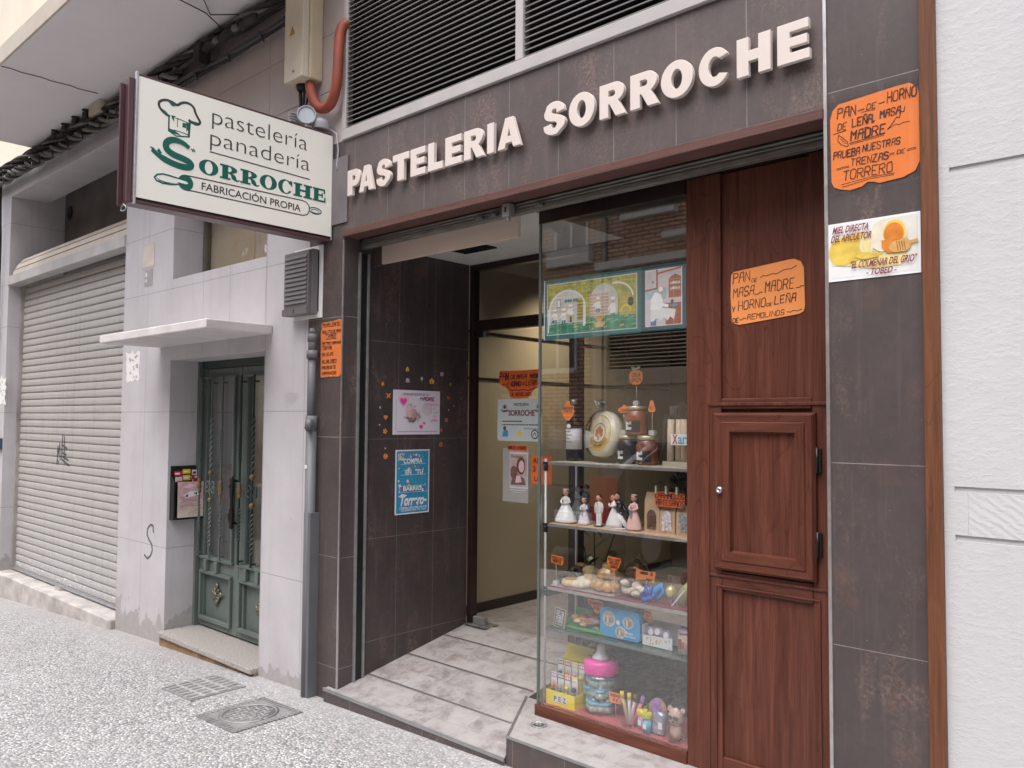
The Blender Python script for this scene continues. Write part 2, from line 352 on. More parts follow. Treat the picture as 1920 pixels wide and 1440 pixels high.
# ------------------------------------------------------------------ mesh building
class MB:
    def __init__(s, m=None):
        s.v = []; s.f = []; s.k = []; s.sm = []; s.ms = []; s.c = 0
        if m: s.use(m)
    def use(s, m):
        if m not in s.ms: s.ms.append(m)
        s.c = s.ms.index(m); return s
    def add(s, vs, fs, smooth=False):
        b = len(s.v); s.v += [tuple(p) for p in vs]
        for f in fs: s.f.append([b+i for i in f]); s.k.append(s.c); s.sm.append(smooth)
        return s
    def box(s, x0, x1, y0, y1, z0, z1):
        return s.add([(x0, y0, z0), (x1, y0, z0), (x1, y1, z0), (x0, y1, z0), (x0, y0, z1), (x1, y0, z1), (x1, y1, z1), (x0, y1, z1)],
                     [(3, 2, 1, 0), (4, 5, 6, 7), (0, 1, 5, 4), (1, 2, 6, 5), (2, 3, 7, 6), (3, 0, 4, 7)])
    def prism(s, poly, P, d0, d1):
        """extrude a 2D outline; P(u, v, d) -> xyz"""
        n = len(poly)
        vs = [P(u, v, d0) for u, v in poly] + [P(u, v, d1) for u, v in poly]
        return s.add(vs, [list(range(n))[::-1], list(range(n, 2*n))] + [(i, (i+1) % n, n+(i+1) % n, n+i) for i in range(n)])
    def tube(s, path, r, n=8, rot=0, twist=0, cap=True):
        path = [Vector(p) for p in path]; m = len(path)
        rs = r if isinstance(r, (list, tuple)) else [r]*m
        vs = []; nrm = None
        for i, p in enumerate(path):
            t = (path[min(i+1, m-1)] - path[max(i-1, 0)])
            t = t.normalized() if t.length > 1e-9 else Vector((0, 0, 1))
            if nrm is None:
                nrm = t.orthogonal().normalized()
            nrm = (nrm - t*nrm.dot(t))
            nrm = nrm.normalized() if nrm.length > 1e-6 else t.orthogonal().normalized()
            bi = t.cross(nrm)
            for j in range(n):
                a = 2*math.pi*j/n + rot + twist*i
                vs.append(p + (nrm*math.cos(a) + bi*math.sin(a))*rs[i])
        fs = [(i*n+j, i*n+(j+1) % n, (i+1)*n+(j+1) % n, (i+1)*n+j) for i in range(m-1) for j in range(n)]
        s.add(vs, fs, n > 5)
        if cap:
            b = len(s.v) - len(vs)
            s.f += [[b+j for j in range(n)][::-1], [b+(m-1)*n+j for j in range(n)]]; s.k += [s.c]*2; s.sm += [False]*2
        return s
    def lathe(s, prof, c=(0, 0, 0), n=18, sx=1, sy=1, M=None):
        vs = []
        for r, z in prof:
            for j in range(n):
                a = 2*math.pi*j/n
                q = Vector((r*math.cos(a)*sx, r*math.sin(a)*sy, z))
                if M: q = M @ q
                vs.append((q.x+c[0], q.y+c[1], q.z+c[2]))
        m = len(prof)
        fs = [(i*n+j, i*n+(j+1) % n, (i+1)*n+(j+1) % n, (i+1)*n+j) for i in range(m-1) for j in range(n)]
        s.add(vs, fs, True); b = len(s.v)-len(vs)
        s.f += [[b+j for j in range(n)][::-1], [b+(m-1)*n+j for j in range(n)]]; s.k += [s.c]*2; s.sm += [False]*2
        return s
    def ell(s, c, rx, ry=None, rz=None, n=14, jit=0):
        ry = ry or rx; rz = rz or rx; k = max(6, n//2)
        prof = []
        vs = []; rnd = random.Random(int(abs(c[0]*1e4)+abs(c[2]*1e4)))
        for i in range(k+1):
            ph = math.pi*i/k - math.pi/2
            for j in range(n):
                a = 2*math.pi*j/n; q = 1 + (rnd.random()-.5)*jit
                vs.append((c[0]+rx*q*math.cos(ph)*math.cos(a), c[1]+ry*q*math.cos(ph)*math.sin(a), c[2]+rz*q*math.sin(ph)))
        return s.add(vs, [(i*n+j, i*n+(j+1) % n, (i+1)*n+(j+1) % n, (i+1)*n+j) for i in range(k) for j in range(n)], True)
    def obj(s, name, off=(0, 0, 0), bevel=0, seg=2):
        me = bpy.data.meshes.new(name)
        me.from_pydata([(x-off[0], y-off[1], z-off[2]) for x, y, z in s.v], [], s.f)
        for m in s.ms: me.materials.append(m)
        me.polygons.foreach_set('material_index', s.k); me.polygons.foreach_set('use_smooth', s.sm)
        me.update()
        o = bpy.data.objects.new(name, me); COL.objects.link(o)
        if bevel:
            md = o.modifiers.new('bevel', 'BEVEL'); md.width = bevel; md.segments = seg; md.limit_method = 'ANGLE'; md.angle_limit = R(40)
        return o
WL = {}
def tag(o, label, cat, group=None):
    o['label'] = label; o['category'] = cat
    if group: o['group'] = group
    return o
def thing(name, label, cat, loc, group=None, rotz=0):
    o = bpy.data.objects.new(name, None); COL.objects.link(o); o.empty_display_size = .1
    o.location = loc; o.rotation_euler[2] = rotz; WL[o.name] = tuple(loc)
    return tag(o, label, cat, group)
def part(mb, name, parent, bevel=0, local=False, label=None, seg=2):
    """a child mesh; vertices in world space unless local"""
    off = (0, 0, 0) if local else WL[parent.name]
    o = mb.obj(name, off, bevel, seg); o.parent = parent; WL[o.name] = off
    if label: o['label'] = label
    return o
def solo(mb, name, label, cat, group=None, bevel=0, loc=None, rotz=0):
    """a thing that is one mesh, origin at its base"""
    if loc is None:
        xs, ys, zs = zip(*mb.v)
        off = ((min(xs)+max(xs))/2, (min(ys)+max(ys))/2, min(zs))
        o = mb.obj(name, off, bevel); o.location = off
    else:
        o = mb.obj(name, (0, 0, 0), bevel); o.location = loc; o.rotation_euler[2] = rotz
    WL[o.name] = tuple(o.location)
    return tag(o, label, cat, group)
def struct(mb, name):
    o = mb.obj(name); o['kind'] = 'structure'; return o

# ------------------------------------------------------------------ lettering
_T = {}
def glyphs(txt, bold=0):
    """outline font text as flat 2D mesh at size 1 -> (verts2d, faces, x0, x1, y0, y1)"""
    key = (txt, bold)
    if key in _T: return _T[key]
    cu = bpy.data.curves.new('lettering', 'FONT'); cu.body = txt; cu.size = 1; cu.offset = bold; cu.resolution_u = 5
    o = bpy.data.objects.new('lettering', cu); COL.objects.link(o)
    dg = bpy.context.evaluated_depsgraph_get(); dg.update()
    me = o.evaluated_get(dg).to_mesh()
    vs = [(v.co.x, v.co.y) for v in me.vertices]; fs = [list(p.vertices) for p in me.polygons]
    o.evaluated_get(dg).to_mesh_clear()
    bpy.data.objects.remove(o); bpy.data.curves.remove(cu)
    xs = [v[0] for v in vs]; ys = [v[1] for v in vs]
    _T[key] = (vs, fs, min(xs), max(xs), min(ys), max(ys)); return _T[key]
HAND = {'A': "00 16 46 40|03 43", 'B': "00 06 36 45 44 33 03|33 42 41 30 00", 'C': "45 36 16 05 01 10 30 41", 'D': "00 06 26 45 41 20 00",
 'E': "40 00 06 46|03 33", 'F': "00 06 46|03 33", 'G': "45 36 16 05 01 10 30 41 43 23", 'H': "00 06|40 46|03 43", 'I': "20 26", 'J': "46 41 30 10 01",
 'K': "00 06|46 03 40", 'L': "06 00 40", 'M': "00 06 23 46 40", 'N': "00 06 40 46", 'Ñ': "00 06 40 46|17 37", 'O': "10 01 05 16 36 45 41 30 10",
 'P': "00 06 36 45 44 33 03", 'R': "00 06 36 45 44 33 03|23 40", 'S': "45 36 16 05 04 13 33 42 41 30 10 01", 'T': "06 46|26 20", 'U': "06 01 10 30 41 46",
 'V': "06 20 46", 'X': "00 46|06 40", 'Y': "06 23 46|23 20", 'Z': "06 46 00 40", '-': "13 33", ',': "11 00", '.': "20 21", '3': "05 16 36 45 44 33 13|33 42 41 30 10 01",
 '6': "36 16 05 01 10 30 41 42 33 03", '=': "02 42|04 44", '~': "02 13 22 33 42 44", '_': "00 40", '"': "15 16|35 36", '/': "00 46", 'W': "06 10 24 30 46"}
def hand(txt, slant=.06, jit=.25, seed=0):
    """marker-pen strokes: list of polylines in unit-height space, and total width"""
    rnd = random.Random(hash(txt) % 999 + seed if False else sum(map(ord, txt))+seed); x = 0; out = []
    for ch in txt:
        if ch == ' ': x += 3.0; continue
        small = ch.islower(); k = .55 if small else 1.0
        g = HAND.get(ch.upper())
        if not g: x += 3; continue
        wdt = 1.5 if ch in 'I.,' else 4
        sh = -2*.9 if ch in 'I.' else (0)
        for st in g.split('|'):
            pl = []
            for q in st.split():
                px, py = int(q[0]), int(q[1])
                px = (px + (sh if ch in 'I.' else 0))*k + x + rnd.uniform(-jit, jit); py = py*k + rnd.uniform(-jit, jit)
                pl.append(((px + py*slant*2)/6, py/6))
            out.append(pl)
        x += (wdt*k if ch not in 'I.' else 1.0) + 1.55
    return out, max(.1, (x-1.55)/6)

class Flat:
    """printed / written sheet: u right, v up, facing local -Y; positions are fractions of width and height"""
    T = .0016
    def __init__(s, w, h, paper, outline=None, thick=None):
        s.w, s.h = w, h; s.t = thick or s.T; s.mb = MB(paper); s.q = 0
        ol = outline or [(0, 0), (1, 0), (1, 1), (0, 1)]
        s.mb.prism([(u*w, v*h) for u, v in ol], lambda u, v, d: (u, d, v), 0, -s.t)
    def _y(s, L):
        s.q = (s.q+1) % 12
        return -s.t - L*.00045 - s.q*.00003
    def poly(s, pts, m, L=1):
        s.mb.use(m).add([(u*s.w, s._y(L), v*s.h) for u, v in pts], [list(range(len(pts)))]); return s
    def rect(s, x0, y0, x1, y1, m, L=1): return s.poly([(x0, y0), (x1, y0), (x1, y1), (x0, y1)], m, L)
    def circ(s, cx, cy, r, m, L=1, n=22, ry=None, a0=0, a1=360):
        ry = ry if ry is not None else r*s.w/s.h
        pts = [(cx+r*math.cos(R(a0+(a1-a0)*i/n)), cy+ry*math.sin(R(a0+(a1-a0)*i/n))) for i in range(n+(a1-a0 < 360))]
        return s.poly(pts, m, L)
    def ring(s, cx, cy, r, wd, m, L=1, n=26, ry=None, a0=0, a1=360):
        ry = ry if ry is not None else r*s.w/s.h
        return s.stroke([(cx+r*math.cos(R(a0+(a1-a0)*i/n)), cy+ry*math.sin(R(a0+(a1-a0)*i/n))) for i in range(n+1)], wd, m, L)
    def stroke(s, pts, wd, m, L=1, taper=False):
        """ribbon of width wd (fraction of sheet width); sharp turns start a new piece"""
        if not taper:
            for i in range(1, len(pts)-1):
                a = Vector(((pts[i][0]-pts[i-1][0])*s.w, (pts[i][1]-pts[i-1][1])*s.h)); b = Vector(((pts[i+1][0]-pts[i][0])*s.w, (pts[i+1][1]-pts[i][1])*s.h))
                if a.length > 1e-9 and b.length > 1e-9 and a.normalized().dot(b.normalized()) < .55:
                    s.stroke(pts[:i+1], wd, m, L); s.stroke(pts[i:], wd, m, L); return s
        s.mb.use(m); P = [Vector((u*s.w, v*s.h)) for u, v in pts]; n = len(P); hw = wd*s.w/2
        Ls = []; Rs = []
        for i, p in enumerate(P):
            a = (P[i]-P[i-1]).normalized() if i and (P[i]-P[i-1]).length > 1e-9 else None
            b = (P[i+1]-P[i]).normalized() if i < n-1 and (P[i+1]-P[i]).length > 1e-9 else None
            t = (a or b or Vector((1, 0)))
            k = 1.0
            if a and b:
                t = a + b
                if t.length < .3: t = a.copy(); k = 1
                else:
                    k = min(1.6, 1/max(.4, t.normalized().dot(a))); t.normalize()
            nn = Vector((-t.y, t.x))*hw*k*(math.sin(math.pi*i/(n-1))*.85+.15 if taper else 1)
            e = Vector((0, 0))
            if not taper and (i == 0 or i == n-1): e = t*hw*(-.7 if i == 0 else .7)
            Ls.append(p+nn+e); Rs.append(p-nn+e)
        y = s._y(L)
        s.mb.add([(q.x, y, q.y) for q in Rs] + [(q.x, y, q.y) for q in Ls], [(i, i+1, n+i+1, n+i) for i in range(n-1)])
        return s
    def text(s, txt, x0, y0, x1, y1, m, bold=0, L=2, shear=0):
        vs, fs, a, b, c, d = glyphs(txt, bold)
        s.mb.use(m)
        P = [((x0+(u-a)/(b-a)*(x1-x0)+shear*(v-c)/(d-c))*s.w, s._y(L), (y0+(v-c)/(d-c)*(y1-y0))*s.h) for u, v in vs]
        s.mb.add(P, fs); return s
    def hand(s, txt, x0, y0, x1, h, m, wd=.018, L=2, slant=.06, rise=0, jit=.25):
        """marker writing from x0 to x1 on baseline y0, cap height h"""
        st, W = hand(txt, slant, jit*1.35); rnd = random.Random(len(txt)+int(y0*100))
        for pl in st:
            s.stroke([(x0+px/W*(x1-x0), y0+py*h+rise*px/W) for px, py in pl], wd*rnd.uniform(.75, 1.35), m, L)
        return s
    def place(s, name, label, cat, loc, rotz=0, group=None, tilt=0):
        o = solo(s.mb, name, label, cat, group, 0, loc, rotz)
        if tilt: o.rotation_euler[1] = tilt
        return o
EAST = R(90)
# ================================================================== GROUND
def gz(x):
    d = x + 2.33
    if d > 0: return .07 + .026*min(d, 6)
    d2 = max(d, -8.0)
    return .07 + .026*d2 - .003*d2*d2 + .02*(d-d2)*.5
def sheet(name, x0, x1, ys, dz, m, step=.5):
    mb = MB(m); n = int((x1-x0)/step)
    for i in range(n):
        a = x0+(x1-x0)*i/n; b = x0+(x1-x0)*(i+1)/n
        mb.add([(a, ys[0], gz(a)+dz), (b, ys[0], gz(b)+dz), (b, ys[1], gz(b)+dz), (a, ys[1], gz(a)+dz)], [(0, 1, 2, 3)])
    return struct(mb, name)
sheet('pavement', -34, 22, (-3.35, .7), 0, M_PAVE)
ASPH = mat('worn_asphalt', (.075, .073, .072), .8, var=.25, vs=3, bump=.3, bs=160)
CONC = mat('grey_kerb_concrete', (.36, .35, .34), .75, var=.12, vs=8)
sheet('kerb', -34, 22, (-3.52, -3.35), -.003, CONC)
mb = MB(CONC)
for i in range(112):
    a = -34+i*.5; b = a+.5
    mb.add([(a, -3.52, gz(a)-.14), (b, -3.52, gz(b)-.14), (b, -3.52, gz(b)-.003), (a, -3.52, gz(a)-.003)], [(0, 1, 2, 3)])
struct(mb, 'kerb_face')
sheet('road', -34, 22, (-7.2, -3.52), -.13, ASPH)
sheet('far_pavement', -34, 22, (-9.2, -7.2), 0, M_PAVE)
g = MB(mat('earth', (.20, .18, .16), .9)); g.add([(-200, -200, -1.3), (200, -200, -1.3), (200, 200, -1.3), (-200, 200, -1.3)], [(0, 1, 2, 3)])
struct(g, 'ground')

# ================================================================== BAKERY SHOPFRONT
shop = thing('bakery_shopfront', 'bakery shopfront clad in dark brown tiles with open entrance, glazed display and wooden cabinet', 'shop', (-2.3, 0, .07))
mb = MB(M_FASCIA); mb.box(-3.55, -.992, 0, .085, 2.503, 2.99); part(mb, 'fascia', shop)
mb = MB(M_PILL); mb.box(-3.872, -3.55, 0, .09, -.12, 2.99); mb.box(-3.872, -3.5505, .09, .12, -.12, 2.5)
pilL = part(mb, 'pilaster', shop)
mb = MB(ALU); mb.box(-3.557, -3.5475, -.004, .003, .09, 2.455); part(mb, 'corner_bead', pilL)
mb = MB(M_PILR); mb.box(-.982, -.706, 0, .4, -.1, 4.3)
pilR = part(mb, 'pilaster', shop)
mb = MB(ALU); mb.box(-.9935, -.982, -.006, .05, -.1, 4.3); part(mb, 'corner_bead', pilR, .002)
mb = MB(M_TRIM); mb.box(-3.552, -.994, -.012, .088, 2.468, 2.5025); part(mb, 'lintel_trim', shop, .002)
mb = MB(DARKWOOD); mb.box(-3.55, -.994, .10, .125, 2.46, 2.99); part(mb, 'lintel_backing', shop)
# entrance left wall
mb = MB(M_ENTRY_SHADE); mb.box(-3.75, -3.55, .18, .93, -.1, 2.47); mb.box(-3.75, -3.551, .085, .18, -.1, 2.45); part(mb, 'entrance_wall', shop)
# ceiling of the lobby, with a grille
M_CEIL = mat('lobby_ceiling_paint', (.62, .62, .60), .6, var=.03)
mb = MB(M_CEIL); mb.box(-3.75, -2.41, .16, .955, 2.455, 2.56); ce = part(mb, 'lobby_ceiling', shop)
mb = MB(DARKWOOD); mb.box(-2.4095, -.99, .2625, .99, 2.4555, 2.56); part(mb, 'display_ceiling', shop)
mb = MB(mat('dark_backdrop', (.022, .018, .016), .6)); mb.box(-2.375, -1.641, .56, .57, .243, .62); part(mb, 'added_backdrop', shop)  # added board painted dark to hide the bright floor behind the goods
mb = MB(BLACK); mb.box(-3.30, -3.06, .48, .66, 2.447, 2.4548)
for i in range(7): mb.box(-3.29, -3.07, .492+.023*i, .500+.023*i, 2.441, 2.447)
part(mb, 'ceiling_grille', ce)
# ramp
RX = [(-3.625, -.03), (-2.335, -.03), (-2.60, .39), (-2.60, .96), (-3.55, .96), (-3.55, .01), (-3.625, .01)]
rz = lambda y: .1 + .19*y if y > 0 else .1
mb = MB(M_FLOOR)
P = [(x, y, rz(y)) for x, y in RX]; B = [(x, y, -.3) for x, y in RX]
mb.add(P, [list(range(7))])
mb.add(P+B, [(i, 7+i, 7+(i+1) % 7, (i+1) % 7) for i in range(1, 6)])
mb.use(M_RISER).add(P+B, [(0, 7, 8, 1), (6, 13, 7, 0)])
mb.use(ALU_D).box(-3.628, -2.337, -.0335, -.0275, .088, .1035)
STRIP = mat('dark_antislip_strip', (.12, .105, .11), .7, var=.2, vs=40)
for y in (.2, .475, .75):
    xr = -2.335 - .265*min(1, y/.39)/1 + .0
    a, b = rz(y-.0065)+.0025, rz(y+.0065)+.0025
    mb.use(STRIP).add([(-3.548, y-.0065, a), (xr-.012, y-.0065, a), (xr-.018, y+.0065, b), (-3.548, y+.0065, b)], [(0, 1, 2, 3)])
part(mb, 'entrance_ramp', shop)
# display step
LX = [(-2.335, -.02), (-.99, -.02), (-.99, .4), (-2.60, .4)]
mb = MB(M_FLOOR); P = [(x, y, .19) for x, y in LX]; B = [(x, y, -.3) for x, y in LX]
mb.add(P, [(0, 1, 2, 3)]); mb.use(M_RISER).add(P+B, [(0, 4, 5, 1), (1, 5, 6, 2), (3, 7, 4, 0)])
mb.use(ALU_D).box(-2.335, -.99, -.0225, -.017, .182, .1925)
v0, v1 = Vector((-2.335, -.02, .1925)), Vector((-2.60, .4, .1925)); nn = Vector((.42, .265, 0)).normalized()*.012
mb.use(STRIP).add([v0, v0+nn, v1+nn, v1], [(0, 1, 2, 3)])
stp = part(mb, 'display_step', shop)
mb = MB(ALU_D); mb.lathe([(0, .190), (.036, .190), (.037, .1935), (.031, .195), (.030, .1925), (.0, .1925)], (-2.315, .165, 0), 24)
mb.use(BLACK)
for i in range(8):
    a = i*math.pi/4; mb.lathe([(.0, .1928), (.0055, .1929), (0, .1931)], (-2.315+.019*math.cos(a), .165+.019*math.sin(a), 0), 8)
mb.lathe([(.0, .1928), (.0045, .1929), (0, .1931)], (-2.315, .165, 0), 8)
part(mb, 'floor_drain', stp)

# roller shutter rolled up under the lintel, its guides and lock
sh = MB(STEEL_D)
sh.box(-3.53, -1.0, .104, .122, 2.438, 2.4675)
sh.tube([(-3.53, .104, 2.449), (-1.0, .104, 2.449)], .006, 8); sh.tube([(-3.53, .104, 2.464), (-1.0, .104, 2.464)], .006, 8)
sh.box(-3.53, -1.0, .096, .130, 2.418, 2.4375)
rs = part(sh, 'rolled_shutter', shop, .003)
mb = MB(ALU_D); mb.box(-2.455, -2.410, .055, .092, 2.405, 2.462); mb.tube([(-2.43, .07, 2.405), (-2.43, .07, 2.385)], .010, 10)
mb.use(BLACK).box(-2.438, -2.428, .053, .0548, 2.425, 2.448)
part(mb, 'shutter_lock', rs, .002)
for lx in (-2.62, -2.53, -2.26):
    mb = MB(STEEL_D); mb.box(lx-.03, lx+.012, .084, .0955, 2.428, 2.446); mb.tube([(lx, .084, 2.437), (lx, .074, 2.437)], .008, 8)
    part(mb, 'shutter_latch', rs, .002)
mb = MB(ALU_D)
mb.box(-3.5495, -3.535, .092, .104, .12, 2.40); mb.box(-3.5495, -3.535, .150, .162, .12, 2.40)
mb.use(BLACK).box(-3.5495, -3.545, .104, .150, .12, 2.40)
mb.use(ALU).box(-3.549, -3.5475, .163, .172, .13, 2.36)
part(mb, 'shutter_guide', shop, .001)
mb = MB(ALU_D); mb.box(-1.02, -.9945, .10, .112, .19, 2.40); mb.box(-1.02, -.9945, .150, .162, .19, 2.40); mb.use(BLACK).box(-1.003, -.9945, .112, .150, .19, 2.40)
part(mb, 'shutter_guide', shop, .001)
# beige board under the shutter
BEIGE = mat('beige_board', (.60, .49, .41), .5, var=.05, vs=3)
mb = MB(BEIGE); mb.box(-3.47, -2.475, .188, .206, 2.342, 2.452); mb.use(mat('brown_bracket', (.07, .058, .05), .5)).box(-3.549, -3.4705, .186, .208, 2.336, 2.452)
part(mb, 'awning_board', shop, .002)

# wooden cabinet
mb = MB(M_WOOD)
Y = .25
mb.box(-1.64, -.985, Y+.016, Y+.05, .19, 2.454)                    # back boards
mb.box(-1.64, -1.4915, Y, Y+.0155, .19, 2.454)                     # left stile
mb.box(-1.144, -.985, Y, Y+.0155, .19, 2.454)                      # right stile
mb.box(-1.640, -1.6, Y+.05, .72, .19, 2.454)                       # side towards the display
mb.use(M_WOODH)
for z0, z1 in ((1.55, 1.59), (.875, .945), (.19, .26)): mb.box(-1.491, -1.1445, Y, Y+.0155, z0, z1)
cab = part(mb, 'wood_cabinet', shop, .004, seg=3)
mb = MB(M_WOOD)                                                     # applied mouldings
mb.box(-1.548, -.99, Y-.006, Y-.0003, 1.562, 1.574); mb.box(-1.548, -.99, Y-.006, Y-.0003, .922, .932)
mb.box(-1.548, -1.540, Y-.004, Y-.0003, .20, .9215); mb.box(-1.548, -1.540, Y-.004, Y-.0003, .9325, 1.5615)
for x0, x1, z0, z1 in ((-1.518, -1.118, .885, .892), (-1.518, -1.511, .2, .8848), (-1.125, -1.118, .2, .8848)): mb.box(x0, x1, Y-.005, Y-.0003, z0, z1)
part(mb, 'moulding', cab, .0025)
dr = MB(M_WOOD)
dx0, dx1, dz0, dz1, ix0, ix1, iz0, iz1 = -1.515, -1.126, .951, 1.536, -1.443, -1.199, 1.026, 1.466
def mitre_frame(mb, x0, x1, z0, z1, i, y0, y1, y2, mv, mh):
    """four mitred mouldings sloping from y1 (outer) to y2 (inner)"""
    O = [(x0, z0), (x1, z0), (x1, z1), (x0, z1)]; I = [(x0+i, z0+i), (x1-i, z0+i), (x1-i, z1-i), (x0+i, z1-i)]
    for k in range(4):
        a, b = O[k], O[(k+1) % 4]; c, d = I[(k+1) % 4], I[k]
        mb.use(mh if k in (0, 2) else mv)
        mb.add([(a[0], y1, a[1]), (b[0], y1, b[1]), (c[0], y2, c[1]), (d[0], y2, d[1])], [(0, 1, 2, 3)])
        mb.add([(a[0], y0, a[1]), (b[0], y0, b[1]), (b[0], y1, b[1]), (a[0], y1, a[1])], [(0, 1, 2, 3)])
mitre_frame(dr, dx0, dx1, dz0, dz1, .010, Y-.0005, Y-.014, Y-.026, M_WOOD, M_WOODH)
mitre_frame(dr, dx0+.010, dx1-.010, dz0+.010, dz1-.010, .024, Y-.026, Y-.026, Y-.022, M_WOOD, M_WOODH)
mitre_frame(dr, dx0+.034, dx1-.034, dz0+.034, dz1-.034, .004, Y-.022, Y-.022, Y-.026, M_WOOD, M_WOODH)
mitre_frame(dr, dx0+.038, dx1-.038, dz0+.038, dz1-.038, .032, Y-.026, Y-.026, Y-.025, M_WOOD, M_WOODH)
mitre_frame(dr, dx0+.070, dx1-.070, dz0+.070, dz1-.070, .005, Y-.025, Y-.025, Y-.008, M_WOOD, M_WOODH)
dr.use(M_WOOD).add([(dx0+.075, Y-.008, dz0+.075), (dx1-.075, Y-.008, dz0+.075), (dx1-.075, Y-.008, dz1-.075), (dx0+.075, Y-.008, dz1-.075)], [(0, 1, 2, 3)])
part(dr, 'cabinet_door', cab)
mb = MB(ALU); mb.lathe([(0, 0), (.013, .0), (.013, .010), (.010, .016), (.006, .016), (.0055, .012), (0, .012)], (-1.482, Y-.0255, 1.248), 18, M=Matrix.Rotation(R(90), 3, 'X'))
mb.use(BLACK).box(-1.4834, -1.4806, Y-.0386, Y-.0378, 1.2445, 1.2515)
part(mb, 'lock_knob', cab)
for hz0 in (1.325, 1.035):
    mb = MB(BLACK); mb.tube([(-1.121, Y-.016, hz0), (-1.121, Y-.016, hz0+.09)], .0045, 10); mb.box(-1.121, -1.110, Y-.012, Y-.0008, hz0+.004, hz0+.086)
    part(mb, 'hinge', cab)

# display window
dw = part(MB(M_WOODH).box(-2.41, -1.6405, .245, .272, .19, .238).box(-2.41, -2.385, .2725, .98, .19, .238), 'display_window', shop, .002)
mb = MB(G_SHOP); mb.box(-2.385, -1.6402, .250, .258, .2385, 2.40); part(mb, 'front_pane', dw)
mb = MB(G_DOOR); mb.box(-2.402, -2.394, .262, .93, .2385, 2.45); part(mb, 'side_pane', dw)
mb = MB(G_EDGE); mb.box(-2.402, -2.3955, .250, .2615, .2385, 2.45); mb.box(-2.3945, -2.390, .2495, .2585, .2385, 2.40)
part(mb, 'glass_edge', dw)
mb = MB(DARKWOOD); mb.box(-2.40, -1.641, .246, .262, 2.4005, 2.454); part(mb, 'window_head', dw)
mb = MB(mat('red_mat', (.42, .085, .095), .8, var=.2, vs=60)); mb.box(-2.384, -1.641, .2735, .72, .19, .242); part(mb, 'display_floor', dw)

# glass door and transom
fr = MB(DARKWOOD)
fr.box(-3.55, -3.512, .935, .985, .25, 2.454); fr.box(-3.5115, -2.40, .935, .985, 2.418, 2.454); fr.box(-3.5115, -2.40, .935, .985, 2.042, 2.108)
fr.box(-2.77, -2.70, .935, .985, .25, 2.0415)
dfr = part(fr, 'door_frame', shop, .003)
mb = MB(G_DOOR); mb.box(-3.5115, -2.40, .956, .962, 2.1085, 2.4175); part(mb, 'transom_pane', dfr)
mb = MB(G_DOOR); mb.box(-3.505, -2.775, .955, .963, .30, 2.03); dpn = part(mb, 'glass_door', shop)
mb = MB(BLACK); mb.box(-3.506, -3.44, .945, .973, 2.006, 2.041); mb.use(ALU_D).box(-3.4395, -3.425, .944, .974, 2.006, 2.041)
part(mb, 'patch_fitting', dpn, .002)
mb = MB(ALU_D); mb.box(-3.507, -3.41, .944, .974, .285, .325); mb.use(STEEL_D).box(-3.54, -3.36, .90, 1.02, .2805, .2845); part(mb, 'patch_fitting', dpn, .002)
# shop interior
mb = MB(CREAM); mb.box(-3.9, -3.70, .985, 3.50, .1, 2.72); iw = part(mb, 'interior_wall', shop)
for a, b in ((1.765, 1.778), (2.062, 2.078)): part(MB(DARKWOOD).box(-3.6995, -3.693, .99, 3.5, a, b), 'wall_strip', iw)
part(MB(DARKWOOD).box(-3.6995, -3.688, .99, 3.5, .262, .335), 'baseboard', iw)
mb = MB(M_FLOOR); mb.box(-3.9, 1, .962, 5.2, .1, .276); part(mb, 'interior_floor', shop)
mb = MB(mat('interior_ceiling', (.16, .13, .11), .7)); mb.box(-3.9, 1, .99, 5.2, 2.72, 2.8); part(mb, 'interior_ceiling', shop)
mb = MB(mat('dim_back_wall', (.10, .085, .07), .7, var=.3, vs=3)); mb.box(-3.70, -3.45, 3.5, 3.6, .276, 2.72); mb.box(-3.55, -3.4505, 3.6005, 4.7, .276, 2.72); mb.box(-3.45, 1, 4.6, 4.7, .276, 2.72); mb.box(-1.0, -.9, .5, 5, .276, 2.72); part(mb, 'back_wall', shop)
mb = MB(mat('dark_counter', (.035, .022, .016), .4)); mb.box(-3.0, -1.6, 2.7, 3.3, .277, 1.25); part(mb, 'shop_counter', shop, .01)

# ventilation grille above the fascia
FRAME = mat('grey_painted_steel', (.44, .415, .41), .5, var=.06)
lv = MB(FRAME)
lv.box(-3.565, -1.0, -.018, .03, 2.9905, 3.046)
lv.box(-3.565, -3.535, -.018, .03, 3.0465, 4.25); lv.box(-2.315, -2.272, -.018, .03, 3.0465, 4.25); lv.box(-1.03, -1.0, -.018, .03, 3.0465, 4.25); lv.box(-3.534, -1.031, -.018, .03, 4.2, 4.25)
vent = part(lv, 'ventilation_grille', shop, .003)
SL = mat('grey_slat', (.17, .16, .158), .5, var=.15, vs=4)
for x0, x1 in ((-3.5348, -2.3152), (-2.2718, -1.0302)):
    mb = MB(SL); z = 3.052
    while z < 4.19:
        mb.add([(x0, -.008, z), (x1, -.008, z), (x1, .022, z+.014), (x0, .022, z+.014), (x0, -.008, z+.0055), (x1, -.008, z+.0055), (x1, .022, z+.0175), (x0, .022, z+.0175)],
               [(3, 2, 1, 0), (4, 5, 6, 7), (0, 1, 5, 4), (2, 3, 7, 6)])
        z += .0272
    part(mb, 'louvre_slats', vent)
mb = MB(BLACKV); mb.box(-3.55, -1.0, .16, .2, 2.99, 4.25); mb.box(-3.55, -1.0, .0865, .16, 2.99, 3.0); mb.box(-3.5654, -3.545, .031, .20, 2.995, 4.25); part(mb, 'dark_void', vent)

